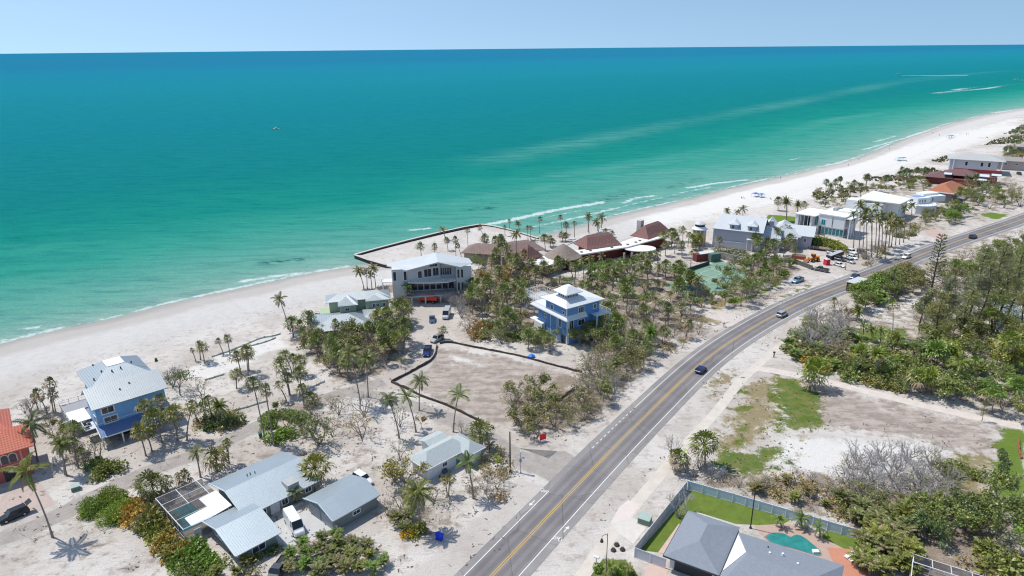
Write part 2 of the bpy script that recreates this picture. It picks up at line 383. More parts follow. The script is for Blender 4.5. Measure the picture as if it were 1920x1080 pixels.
def sandmat():
    m, nt, bs = newmat('sand')
    n1 = noise(nt, .05, 5, .6); n2 = noise(nt, .45, 5, .65); n3 = noise(nt, 3.2, 3, .7); n4 = noise(nt, .9, 4, .7, mapscale=(1, 3.2, 1), rot=R(-40))
    base = mixc(nt, ramp(nt, n1, .38, .62), (.655, .61, .565), (.51, .455, .405))
    base = mixc(nt, math_(nt, 'MULTIPLY', ramp(nt, n2, .50, .68), .65), base, (.34, .28, .24))
    base = mixc(nt, math_(nt, 'MULTIPLY', ramp(nt, n4, .56, .68), .35), base, (.68, .625, .57))
    rt = noise(nt, .22, 5, .8, mapscale=(1, 7, 1), rot=R(-33)); base = mixc(nt, math_(nt, 'MULTIPLY', ramp(nt, rt, .55, .63), .45), base, (.38, .32, .28)); base = mixc(nt, math_(nt, 'MULTIPLY', ramp(nt, rt, .42, .36), .4), base, (.74, .69, .65))
    specks = math_(nt, 'MULTIPLY', ramp(nt, noise(nt, 1.5, 5, .8), .58, .68), .6)
    D_ = attr(nt, 'd')
    inland = ramp(nt, math_(nt, 'MULTIPLY', D_, -1), 24, 46)
    base = mixc(nt, math_(nt, 'MULTIPLY', specks, inland), base, (.22, .18, .15))
    beach = mixc(nt, ramp(nt, n2, .35, .75), (.61, .58, .555), (.54, .51, .485))
    beach = mixc(nt, math_(nt, 'MULTIPLY', ramp(nt, n4, .55, .7), .3), beach, (.71, .68, .65))
    base = mixc(nt, inland, beach, base)
    nb = math_(nt, 'ADD', math_(nt, 'MULTIPLY', math_(nt, 'SUBTRACT', n2, .5), .9), math_(nt, 'MULTIPLY', math_(nt, 'SUBTRACT', n3, .5), .55))
    nb = math_(nt, 'ADD', nb, math_(nt, 'MULTIPLY', math_(nt, 'SUBTRACT', noise(nt, .17, 4, .65), .5), 1.1))
    def lay(base, a, col, lo=.35, hi=.62, k=1.0, mx=1.0):
        f = ramp(nt, math_(nt, 'ADD', attr(nt, a), math_(nt, 'MULTIPLY', nb, k)), lo, hi)
        f = math_(nt, 'MULTIPLY', f, math_(nt, 'MINIMUM', math_(nt, 'MULTIPLY', attr(nt, a), 6), mx))
        return mixc(nt, f, base, col)
    dcol = mixc(nt, ramp(nt, math_(nt, 'ADD', math_(nt, 'MULTIPLY', noise(nt, .16, 5, .7, mapscale=(1, 3.2, 1), rot=R(25)), .7), math_(nt, 'MULTIPLY', n2, .3)), .42, .58), (.47, .39, .34), (.29, .235, .20))
    base = lay(base, 'dirt', dcol, .3, .75, 1.3, .88)
    base = lay(base, 'white', (.73, .70, .66), .35, .7, .8, .9)
    base = lay(base, 'drive', mixc(nt, ramp(nt, n1, .4, .6), (.57, .515, .47), (.50, .445, .40)), .3, .6, .5, .85)
    lcol = mixc(nt, ramp(nt, n2, .35, .65), (.34, .305, .275), (.43, .385, .35))
    base = lay(base, 'lane', lcol, .35, .6, .35, .9)
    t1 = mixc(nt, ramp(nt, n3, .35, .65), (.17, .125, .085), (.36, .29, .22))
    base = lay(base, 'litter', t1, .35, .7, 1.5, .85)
    dc = mixc(nt, ramp(nt, n3, .3, .7), (.21, .165, .07), (.32, .25, .12))
    base = lay(base, 'dry', dc, .35, .75, 1.8, .85)
    gc = mixc(nt, ramp(nt, noise(nt, .35, 4, .7), .4, .6), (.085, .15, .015), (.17, .18, .045))
    gc = mixc(nt, math_(nt, 'MULTIPLY', ramp(nt, n3, .55, .7), .6), gc, (.24, .2, .09))
    base = lay(base, 'grass', gc, .35, .62, 1.35, .95)
    base = lay(base, 'lawn', mixc(nt, n2, (.10, .19, .025), (.19, .24, .05)), .35, .6, .5, .95)
    wet = math_(nt, 'ADD', D_, math_(nt, 'MULTIPLY', math_(nt, 'SUBTRACT', noise(nt, .06, 3), .5), 9))
    w1 = ramp(nt, wet, -15, -9); base = mixc(nt, math_(nt, 'MULTIPLY', w1, .7), base, (.45, .41, .375))
    w2 = ramp(nt, wet, -6, -1); base = mixc(nt, math_(nt, 'MULTIPLY', w2, .6), base, (.33, .31, .28))
    wrack = math_(nt, 'MULTIPLY', ramp(nt, math_(nt, 'ABSOLUTE', math_(nt, 'ADD', wet, 34)), 2.5, .3), ramp(nt, noise(nt, 1.1, 4, .75), .55, .64))
    base = mixc(nt, math_(nt, 'MULTIPLY', wrack, .8), base, (.22, .19, .16))
    nt.links.new(base, bs.inputs['Base Color']); bs.inputs['Roughness'].default_value = .93; bs.inputs['Specular IOR Level'].default_value = .1
    h = math_(nt, 'ADD', math_(nt, 'MULTIPLY', n3, .5), n4); bump(nt, bs, h, .5, .7)
    return m
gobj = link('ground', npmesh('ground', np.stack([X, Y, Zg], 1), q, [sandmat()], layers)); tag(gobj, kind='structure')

# sea sheet: along-shore stations times offshore distances
def seamat():
    m, nt, bs = newmat('water')
    D_ = attr(nt, 'd'); fo = attr(nt, 'foam'); bar = attr(nt, 'bar')
    big = noise(nt, .012, 4, .6, mapscale=(1, 2.6, 1), rot=R(-42)); mid = noise(nt, .05, 4, .6, mapscale=(1, 3.4, 1), rot=R(-25)); sm = noise(nt, .35, 3, .6, mapscale=(1, 3, 1), rot=R(-30))
    dd = math_(nt, 'ADD', D_, math_(nt, 'MULTIPLY', math_(nt, 'SUBTRACT', big, .5), math_(nt, 'MULTIPLY', math_(nt, 'MINIMUM', D_, 300), .9)))
    cr = N(nt, 'ValToRGB'); nt.links.new(math_(nt, 'POWER', math_(nt, 'DIVIDE', math_(nt, 'MAXIMUM', dd, 0), 4500.0, clamp=True), .5), cr.inputs[0])
    e = cr.color_ramp.elements
    st = [(0, (.36, .44, .38)), (5, (.27, .43, .37)), (18, (.17, .39, .32)), (45, (.10, .35, .285)), (85, (.042, .31, .24)), (140, (.014, .245, .20)),
          (240, (.010, .205, .20)), (600, (.012, .205, .245)), (1500, (.016, .22, .285)), (2800, (.018, .205, .31)), (4500, (.02, .175, .295))]
    e[0].position = 0; e[0].color = (*st[0][1], 1); e[1].position = 1; e[1].color = (*st[-1][1], 1)
    for d_, c_ in st[1:-1]:
        x = e.new((d_/4500)**.5); x.color = (*c_, 1)
    col = cr.outputs[0]
    bar = math_(nt, 'MULTIPLY', bar, math_(nt, 'MULTIPLY_ADD', ramp(nt, noise(nt, .03, 5, .7, mapscale=(1, 4, 1), rot=R(-52)), .35, .62), .8, .2))
    col = mixc(nt, math_(nt, 'MULTIPLY', bar, .75), col, (.12, .36, .31))
    col = mixc(nt, math_(nt, 'MULTIPLY', ramp(nt, mid, .48, .68), .5), col, mixc(nt, .5, col, (.0, .10, .13)))
    col = mixc(nt, math_(nt, 'MULTIPLY', ramp(nt, sm, .5, .68), .35), col, mixc(nt, .6, col, (.02, .32, .32)))
    sw_ = noise(nt, .10, 5, .75, mapscale=(.35, 2.6, 1), rot=R(-8)); col = mixc(nt, math_(nt, 'MULTIPLY', ramp(nt, sw_, .46, .62), .38), col, mixc(nt, .55, col, (.0, .13, .17)))
    # dark weed patches
    col = mixc(nt, math_(nt, 'MULTIPLY', attr(nt, 'weed'), ramp(nt, noise(nt, .2, 4, .7, mapscale=(1, 2, 1)), .45, .6)), col, (.01, .10, .10))
    fn = ramp(nt, math_(nt, 'ADD', fo, math_(nt, 'MULTIPLY', math_(nt, 'SUBTRACT', noise(nt, .30, 6, .8), .5), 2.4)), .38, .85)
    fn = math_(nt, 'MULTIPLY', fn, math_(nt, 'MINIMUM', math_(nt, 'MULTIPLY', fo, 5), 1))
    col = mixc(nt, math_(nt, 'MULTIPLY', fn, .72), col, (.72, .78, .78))
    nt.links.new(col, bs.inputs['Base Color'])
    bs.inputs['Roughness'].default_value = .28; bs.inputs['IOR'].default_value = 1.33
    bs.inputs['Specular IOR Level'].default_value = .0
    h = math_(nt, 'ADD', math_(nt, 'MULTIPLY', noise(nt, .9, 4, .65, mapscale=(1, 2.2, 1), rot=R(-30)), 1), math_(nt, 'MULTIPLY', sm, 1.5))
    bump(nt, bs, h, .6, 1.0)
    return m
core = resample([Vector(p) for p in SH[1:-1]], 2.2)
st_ = [Vector(SH[0])+(Vector(SH[1])-Vector(SH[0]))*k for k in (0, .5, .8, .9, .95, .98, .99)] + core + [Vector(SH[-2])+(Vector(SH[-1])-Vector(SH[-2]))*k for k in (.001, .003, .01, .02, .05, .1, .3, 1)]
st_ = np.array([tuple(p) for p in st_])
offs = list(np.arange(-8, 60, 1.3)); s = 1.4
while offs[-1] < 60000: offs.append(offs[-1]+s); s *= 1.085
offs = np.array(offs); nvec = np.array((-.66, .751))
SX = (st_[:, 0][:, None]+offs[None, :]*nvec[0]).ravel(); SY = (st_[:, 1][:, None]+offs[None, :]*nvec[1]).ravel()
Ds = shored(SX, SY)
i_ = np.arange(len(st_)*len(offs)).reshape(len(st_), len(offs))
qs = np.stack([i_[:-1, :-1], i_[1:, :-1], i_[1:, 1:], i_[:-1, 1:]], -1).reshape(-1, 4)
foam = np.zeros(len(SX)); bar = np.zeros(len(SX)); weed = np.zeros(len(SX))
edge = np.clip(1-np.abs(Ds-1.4)/2.3, 0, 1)*(.75+.25*np.sin(SX*.05+SY*.03)); foam = np.maximum(foam, edge)
edge2 = np.clip(1-np.abs(Ds-7-2*np.sin(SX*.04))/1.3, 0, 1)*.55*np.clip(np.sin(SX*.033+1.2), 0, 1); foam = np.maximum(foam, edge2)
def addline(arr, pts, w, amp):
    l = [G(x, y, SEA) for x, y in pts]
    d_, _ = polydist(SX, SY, l); arr[:] = np.maximum(arr, np.clip(1-d_/w, 0, 1)*amp)
for pts, w, amp in [([(915,421),(960,412),(1040,394),(1130,379)],3.2,1.1),([(1000,425),(1080,408),(1160,388)],2.2,.7),([(1170,380),(1190,372),(1225,367)],3,.8),
    ([(1290,352),(1340,344),(1400,337)],2.6,1.0),([(1272,362),(1330,352)],2,.7),([(1480,300),(1500,296)],2,.7),([(1620,280),(1700,258),(1760,238)],2.6,.8),([(1640,266),(1680,255)],3,.7),
    ([(1755,175),(1800,170),(1885,163)],9,1.0),([(1870,149),(1920,148)],10,.7),([(1790,168),(1880,160)],7,.8),
    ([(455,527),(500,520),(560,513)],3,.85),([(640,365),(700,352)],1.2,.4),([(768,432),(805,428)],2.2,.85),([(712,366),(725,364)],1.3,.5),([(40,617),(72,613)],1.6,1.0),
    ([(0,642),(60,628),(110,615)],2.4,.8),([(560,514),(600,508),(650,500)],2.5,.8),([(1490,326),(1560,311),(1620,290)],2,.8),([(1860,212),(1920,204)],5,.9)]:
    addline(foam, pts, w*1.35, amp*1.05)
for pts, w, amp in [([(920,300),(1100,265),(1300,225),(1500,190),(1700,150),(1900,130)],45,1),([(1050,330),(1250,300),(1420,265),(1560,225),(1650,212)],22,.9),([(700,400),(900,370),(1100,340),(1350,310)],20,.8)]:
    addline(bar, pts, w*.75, amp)
addline(bar, [(960,440),(1060,421),(1150,396),(1270,366),(1400,336),(1500,314)], 20, 1.15)
for pts, w, amp in [([(1040,418),(1110,403),(1180,384)],1.6,.8),([(1180,384),(1260,366),(1330,350)],1.8,.75),([(1020,408),(1090,394)],1.5,.8),([(1420,340),(1480,325),(1560,306)],1.6,.7)]: addline(foam, pts, w, amp)
for pts, w, amp in [([(880,392),(920,390)],6,1),([(500,492),(560,487)],6,.9),([(760,388),(790,398)],5,.5),([(1115,380),(1180,360)],9,.7),([(1250,352),(1310,336)],7,.6)]:
    addline(weed, pts, w, amp)
bar *= .7+.3*np.sin(SX*.02)
sobj = link('sea', npmesh('sea', np.stack([SX, SY, np.full(len(SX), SEA)], 1), qs, [seamat()], {'d': np.clip(Ds, -10, 6000), 'foam': foam, 'bar': bar, 'weed': weed}))
tag(sobj, kind='structure')
# ------------------------------------------------------------------ road
def asphalt(name, c, c2, dusty=.5):
    m, nt, bs = newmat(name)
    n1 = noise(nt, .12, 4, .6); n2 = noise(nt, 1.4, 3, .7); n3 = noise(nt, 9, 2, .7)
    k = mixc(nt, ramp(nt, n1, .3, .7), c, c2)
    k = mixc(nt, math_(nt, 'MULTIPLY', ramp(nt, n3, .4, .7), .25), k, tuple(x*.7 for x in c))
    k = mixc(nt, math_(nt, 'MULTIPLY', ramp(nt, n2, .5, .75), dusty), k, (.42, .37, .33))
    tc = N(nt, 'TexCoord'); vo = N(nt, 'TexVoronoi', feature='DISTANCE_TO_EDGE'); vo.inputs['Scale'].default_value = .11; nt.links.new(tc.outputs['Object'], vo.inputs['Vector'])
    vc = N(nt, 'TexVoronoi'); vc.inputs['Scale'].default_value = .11; nt.links.new(tc.outputs['Object'], vc.inputs['Vector'])
    k = mixc(nt, math_(nt, 'MULTIPLY', ramp(nt, vo.outputs['Distance'], .012, .003), .5), k, tuple(x*.5 for x in c))
    k = mixc(nt, math_(nt, 'MULTIPLY', ramp(nt, vc.outputs['Color'], .7, .75), .18), k, tuple(x*.65 for x in c))
    nt.links.new(k, bs.inputs['Base Color']); bs.inputs['Roughness'].default_value = .85; bs.inputs['Specular IOR Level'].default_value = .25
    return m
ASP = asphalt('asphalt', (.20, .185, .187), (.26, .24, .235), .14); ASP2 = asphalt('asphalt_shoulder', (.25, .235, .23), (.31, .29, .28), .35)
TRK = asphalt('asphalt_track', (.165, .152, .157), (.215, .20, .20), .08)
CONC = M('concrete', (.56, .50, .45), .85, .12, .8); CONC2 = M('concrete_dusty', (.58, .52, .45), .9, .15, .5, speck=.1)
WPAINT = M('white_road_paint', (.72, .71, .68), .7, .1, 2, speck=.15); YPAINT = M('yellow_road_paint', (.52, .34, .09), .7, .1, 2, speck=.15)
rc_px = [(950,1050),(1120,871),(1160,830),(1240,751),(1315,680),(1380,633),(1452,591),(1515,560),(1590,532),(1690,492),(1790,454),(1915,412)]
rc = [Vector(G(x, y)) for x, y in rc_px]
rc = [rc[0]-Vector((.555,.832))*60, rc[0]-Vector((.555,.832))*25] + rc + [rc[-1]+Vector((.80,.60))*60, rc[-1]+Vector((.80,.60))*160, rc[-1]+Vector((.77,.64))*420]
# smooth the surveyed centre line, then resample
line = catmull(rc, 6); line = resample(line, 1.5)
for _ in range(60): line = [line[0]]+[(line[i-1]+line[i]*2+line[i+1])/4 for i in range(1, len(line)-1)]+[line[-1]]
def road_sheet(name, o0, o1, z, mat, a=0, b=None):
    mb = MB(); strip(mb, line, o0, o1, z, a, b); o = mb.build(name, mat); tag(o, kind='structure'); return o
def nearest(px, py):
    g = Vector(G(px, py)); return min(range(len(line)), key=lambda i: (line[i]-g).length)
road_sheet('road', -5.15, 5.25, .030, ASP2)
road_sheet('road_lanes', -3.75, 3.75, .036, ASP)
mb = MB(); [strip(mb, line, o-.42, o+.42, .041) for o in (-2.7, -1.05, 1.05, 2.7)]
o = mb.build('road_wheel_tracks', TRK); tag(o, kind='structure')
mb = MB(); strip(mb, line, -.27, -.10, .047); strip(mb, line, .10, .27, .047); o = mb.build('road_centre_lines', YPAINT); tag(o, kind='structure')
mb = MB(); strip(mb, line, 3.62, 3.78, .045); i0 = nearest(1034, 919); i1 = nearest(1112, 842); i2 = nearest(1182, 769)
strip(mb, line, -3.78, -3.62, .045, 0, i0); strip(mb, line, -3.78, -3.62, .045, i2)
dl = resample(line[i1:i2+3], .3); 
for k in range(0, len(dl)-4, 6): strip(mb, dl, -3.8, -3.62, .045, k, k+4)
o = mb.build('road_edge_lines', WPAINT); tag(o, kind='structure')
# bicycle marks and arrows in the shoulder lanes
def roadpt(i, off):
    d = (line[i+1]-line[i]).normalized(); n = Vector((d.y, -d.x)); return line[i]+n*off, d, n
mb = MB()
def mark(px, py, off, rev, what):
    p, d, n = roadpt(nearest(px, py), off)
    if rev: d = -d; n = -n
    def T(a, b): q = p+d*a+n*b; return (q.x, q.y, .048)
    if what == 'arrow':
        mb.add([T(-.9,-.09), T(-.9,.09), T(.25,.09), T(.25,-.09)], [(0,1,2,3)]); mb.add([T(.25,-.38), T(.25,.38), T(1.0,0)], [(0,1,2)])
    else:
        for cx in (-.5, .5):
            vs = []; 
            for j in range(10):
                an = j*2*pi/10; vs += [T(.38*cos(an)+0, cx+.38*sin(an)), T(.26*cos(an), cx+.26*sin(an))]
            mb.add(vs, [(2*j, 2*((j+1) % 10), 2*((j+1) % 10)+1, 2*j+1) for j in range(10)])
        for a_, b_ in (((0,-.5),(.55,-.2)), ((.55,-.2),(.5,.3)), ((.5,.3),(0,.5)), ((0,0),(.5,.3)), ((0,0),(.55,-.2)), ((0,0),(0,-.5)), ((.8,.25),(0,.5))):
            A = Vector(a_); B = Vector(b_); dd = (B-A).normalized(); nn = Vector((-dd.y, dd.x))*.06
            mb.add([T(*(A+nn)), T(*(B+nn)), T(*(B-nn)), T(*(A-nn))], [(0,1,2,3)])
mark(1019, 923, -4.45, True, 'bike'); mark(996, 945, -4.45, True, 'arrow'); mark(1066, 990, 4.5, False, 'arrow'); mark(1043, 1014, 4.5, False, 'bike')
o = mb.build('bicycle_lane_markings', WPAINT); tag(o, kind='structure')
# side lane mouth and dark tarmac patch
def sheet(name, key, pts, z, mat, kind='structure'):
    P_ = [G(*zp(key, x, y)) for x, y in pts]; mb = MB(); n = len(P_)
    A = sum(P_[i][0]*P_[(i+1) % n][1]-P_[(i+1) % n][0]*P_[i][1] for i in range(n))
    if A < 0: P_ = P_[::-1]
    mb.add([(x, y, z) for x, y in P_], [tuple(range(n))]); o = mb.build(name, mat); tag(o, kind=kind); return o
sheet('tarmac_patch', '4', [(1330,240),(1420,250),(1620,262),(1555,318),(1480,290)], .024, asphalt('patch_tarmac', (.16,.15,.145), (.21,.195,.185), .35))
# pavement on the right, path through the lot, driveways
def sheetline(name, key, pts, w, z, mat, n=6):
    l = catmull([Vector(G(*zp(key, x, y))) for x, y in pts], n); mb = MB(); strip(mb, l, -w/2, w/2, z); o = mb.build(name, mat); tag(o, kind='structure'); return o
sheetline('pavement', '0', [(1070,1110),(1120,1040),(1178,962),(1240,888),(1290,830),(1345,770),(1382,722),(1415,690),(1455,655),(1490,632),(1520,612)], 2.4, .02, CONC2)
sheetline('path', '0', [(1415,690),(1470,699),(1560,718),(1640,738),(1740,762),(1840,785),(1915,800)], 3.2, .025, M('path_sand', (.60,.53,.475), .95, .15, .6, speck=.12))
sheet('driveway_apron', 'f', [(240,570),(310,510),(400,545),(330,640),(170,700)], .03, M('concrete_new', (.64,.56,.50), .85, .08, 1))
sheet('driveway_slab', 'f', [(180,700),(330,640),(470,690),(350,840),(240,760)], .026, M('concrete_pale', (.60,.55,.50), .85, .12, 1))
sheet('driveway', 'g', [(520,40),(700,110),(850,170),(900,215),(1000,175),(1050,140),(800,90),(600,50)], .02, CONC)
sheet('driveway', 'c', [(1170,130),(1290,210),(1380,180),(1260,120)], .02, M('brick_paving_pink', (.50,.36,.31), .85, .15, 2))
sheet('driveway', '3', [(930,660),(1180,590),(1390,740),(1060,880),(930,790),(1010,760)], .02, M('concrete_grey', (.50,.50,.50), .85, .1, .8, speck=.06))
sheet('driveway', '2', [(20,480),(270,340),(420,540),(140,650),(-60,620)], .018, M('paver_drive', (.46,.37,.33), .9, .12, .9))
sheet('patio', 'f', [(1250,700),(1500,690),(1700,745),(1850,830),(2080,960),(2200,1150),(1600,1150),(1400,900)], .02, M('patio_tan', (.46,.33,.27), .85, .1, 1))
sheet('patio_red', 'f', [(1800,865),(1990,880),(2100,960),(2160,1100),(1860,1100),(1850,980)], .032, M('patio_terracotta', (.52,.23,.15), .8, .1, 1))
sheet('front_walk', 'f', [(430,1080),(450,1000),(490,975),(610,1010),(600,1100)], .02, M('walk_pink', (.56,.42,.36), .85, .1, 1))
sheet('side_walk', 'f', [(535,905),(690,690),(735,690),(590,915)], .036, M('walk_pink2', (.56,.42,.36), .85, .1, 1))
LAWN = M('lawn_green', (.12, .17, .025), .95, .3, .5, speck=.45)
sheet('lawn', 'f', [(400,885),(790,440),(830,450),(1560,640),(1450,705),(1120,690),(830,600),(540,905)], .012, LAWN)
sheet('lawn', 'e', [(400,790),(440,740),(760,830),(700,900),(600,890)], .028, LAWN)
sheet('sports_court', 'a', [(430,760),(650,685),(760,690),(900,800),(700,900),(470,960),(270,870)], .02, M('court_green', (.19,.31,.23), .8, .15, .5))
mb = MB()
for p_, q_ in [((470,790),(760,880)), ((520,770),(800,850)), ((600,735),(840,810)), ((470,790),(660,720)), ((560,830),(740,750))]:
    A = Vector(G(*zp('a', *p_))); B = Vector(G(*zp('a', *q_))); mb.obox((A.x, A.y, .026), (B.x, B.y, .026), .1, .008)
o = mb.build('court_lines', WPAINT); tag(o, kind='structure')

# ------------------------------------------------------------------ building kit
WHITE = M('white_trim', (.82, .82, .82), .6, .06); GLS = glass('window_glass', (.035, .045, .055)); GTEAL = glass('teal_glass', (.02, .22, .24), .06)
def win(b, x, y, ang, z0, w, h, fr=None, gl=None, mull=1, f=.16, name='window'):
    """window on a wall: centre x,y; ang = outward direction; frame part with a pane under it"""
    d = Vector((cos(ang), sin(ang), 0)); a = Vector((-d.y, d.x, 0)); p = Vector((x, y, z0))
    def bar(mb, a0, a1, h0, h1, o0, o1):
        vs = []
        for hh in (h0, h1):
            for aa, oo in ((a0, o0), (a1, o0), (a1, o1), (a0, o1)): vs.append(tuple(p+a*aa+d*oo+Vector((0, 0, hh))))
        mb.add(vs, [(3,2,1,0),(4,5,6,7),(0,1,5,4),(1,2,6,5),(2,3,7,6),(3,0,4,7)])
    mb = MB(); W = w/2
    bar(mb, -W-f, -W, -f, h+f, -.02, .07); bar(mb, W, W+f, -f, h+f, -.02, .07); bar(mb, -W, W, h, h+f, -.02, .07); bar(mb, -W, W, -f, 0, -.02, .09)
    for k in range(mull): xx = -W+w*(k+1)/(mull+1); bar(mb, xx-.035, xx+.035, 0, h, -.02, .05)
    o = mb.build(name, fr or WHITE, b); g = MB(); bar(g, -W+.002, W-.002, .002, h-.002, -.02, .02); g.build('pane', gl or GLS, o)
    return o
def bld(name, key, x, y, z, deg, label, cat='house'):
    g = G(*(zp(key, x, y)), z) if key else (x, y); b = empty(name, (g[0], g[1], 0), R(deg)); tag(b, label, cat); return b
def rail(b, pts, z, h=1.0, n='railing', mat=None, step=1.6):
    mb = MB()
    for p, q in zip(pts[:-1], pts[1:]):
        P0 = Vector((*p, z+h)); P1 = Vector((*q, z+h)); mb.obox(P0, P1, .08, .06); mb.obox(P0-Vector((0,0,h*.5)), P1-Vector((0,0,h*.5)), .04, .04)
        L = (P1-P0).length; k = max(1, int(L/step))
        for i in range(k+1): c = P0+(P1-P0)*(i/k); mb.box(c.x-.05, c.y-.05, z, c.x+.05, c.y+.05, z+h-.03)
    return mb.build(n, mat or WHITE, b)
METAL = M('metal_roof_grey', (.34,.37,.39), 0.48,  .06, .3, seam=('X', .45), spec=.5, metal=.65)
METALG = M('metal_roof_pale', (.35,.39,.42), 0.48,  .06, .3, seam=('X', .45), spec=.5, metal=.65)

# blue beach house on the left
b = bld('beach_house', '', -89.0, 127.7, 0, 42.5, 'bright blue three-storey beach house with grey ribbed metal roofs and a white flat roof deck')
BLUE = M('blue_siding', (.24, .50, .82), .7, .05, .8, lap=('Z', .25)); PORCH = M('porch_roof_blue', (.15, .23, .42), .6, .08, .5, seam=('X', .5))
mb = MB(); mb.gablewall(.7, .9, 14.6, 8.8, 2.6, 8.35, 10.55, 6.2); mb.box(2.6, 8.8, 2.6, 13.5, 20.5, 8.6); mb.box(4.5, 1.5, 0, 14, 8, 2.6); mb.build('wall', BLUE, b)
mb = MB(); mb.gable(0, 0, 15.3, 9.6, 8.45, 10.95, 6.3); mb.build('roof', METAL, b)
mb = MB(); mb.hip(1.8, 9.7, 15.0, 22.6, 8.9, 11.1, top=(6.7, 14.6, 10.8, 19.3)); mb.roof([(10.2,9.65,9.0),(15.2,9.65,9.0),(15.0,13.0,9.05),(12.7,13.2,10.2)], [(0,1,2,3)], .15); mb.build('roof', METALG, b)
mb = MB(); mb.box(6.9, 14.8, 11.1, 10.6, 19.1, 11.22); mb.build('roof_deck', M('white_membrane', (.85,.85,.85), .6, .04), b)
mb = MB(); mb.roof([(1.5,9.8,6.4),(6.8,9.8,6.4),(6.8,12.2,7.6),(3.8,12.2,7.6)], [(0,1,2,3)], .15); mb.build('lower_roof', METALG, b)
for x, y, z_ in ((3.5,12.5,10.3),(5.5,14,11.0),(7.4,13,10.9),(9.3,13.2,11.0),(5,19.8,10.7),(12,15,10.9),(6.5,3.4,10.1),(8.7,4.4,10.5)): mb = MB(); mb.tube([(x,y,9),(x,y,z_)], .15, 8); mb.build('roof_vent', M('vent_dark', (.05,.05,.055), .5), b)
mb = MB(); mb.roof([(.2,.9,3.9),(11.0,.9,3.9),(11.0,-2.4,2.75),(.2,-2.4,2.75)], [(0,1,2,3)], .14); mb.build('porch_roof', PORCH, b)
mb = MB(); mb.obox((.15,.9,3.9), (.15,-2.45,2.72), .14, .3); mb.obox((.1,-2.45,2.68), (11.1,-2.45,2.68), .12, .26); mb.box(.5,.84,4.4, 12,.9,4.52)
mb.box(.55,.84,2.7,.7,.99,8.3); mb.build('trim', WHITE, b)
for x in (.4, 4.2, 7.6, 10.8): mb = MB(); mb.box(x-.13, -2.3, 0, x+.13, -2.04, 2.6); mb.build('post', WHITE, b)
for a_ in ((1.2, 2.9, 4.3, 2.96), (5, 1.4, 8.5, 1.46)): mb = MB(); mb.box(a_[0], a_[1], 0, a_[2], a_[3], 2.3); mb.build('opening_shade_panel', M('painted_deep_shade', (.04,.045,.05), .8), b)  # near-black panels: the shade inside the open bays, put into the colour
win(b, 3.0, .88, -pi/2, 6.5, 2.2, 1.3, f=.26); win(b, 9.6, .88, -pi/2, 4.5, 2.4, 1.3, f=.26); win(b, 3.2, .88, -pi/2, 4.2, 2.4, 1.25, f=.26)
win(b, .68, 2.8, pi, 4.0, 1.6, 1.7, f=.14); win(b, .68, 5.5, pi, 8.3, 1.4, .8, f=.14); win(b, 2.58, 15, pi, 6.3, 1.4, 1.2)
mb = MB(); mb.box(-3.3, 7.9, 2.9, .65, 14.5, 3.1); mb.build('terrace', M('terrace_white', (.78,.78,.77), .7, .05), b)
mb = MB(); mb.box(-3.3, 14.52, 2.7, 2.5, 19.5, 2.95); mb.build('deck', M('deck_grey', (.33,.33,.35), .8, .1, 1, lap=('X', .15)), b)
rail(b, [(-3.3, 7.9), (-3.3, 19.5), (2.5, 19.5)], 3.0, 1.0, mat=M('rail_grey', (.45,.46,.48), .6))
mb = MB(); mb.box(-3.2, 8, 0, 2.4, 19.3, 2.68); mb.build('undercroft_wall', M('grey_block', (.30,.30,.31), .8), b)  # plain mid-grey block wall below the terrace
mb = MB()
for k in range(14): mb.box(-4.6, 10+k*.55, 2.9-k*.2-.06, -3.4, 10.5+k*.55, 2.9-k*.2)
mb.build('stairs', M('stairs_grey', (.32,.33,.35), .8), b)
mb = MB(); mb.box(-1.6, 2.9, 2.7, .6, 6.6, 2.9); mb.build('balcony', M('balcony_white', (.6,.6,.62), .7), b); rail(b, [(.5, 2.9), (-1.6, 2.9), (-1.6, 6.6)], 2.9)
for x, y in ((-1,3.8),(-.4,4.9),(-1.1,5.8)): mb = MB(); mb.box(x-.35,y-.35,2.95,x+.35,y+.35,3.3); mb.tube([(x,y,3.3),(x,y,3.7)], .3, 8); mb.build('air_conditioner', M('ac_dark', (.10,.10,.13), .5), b)

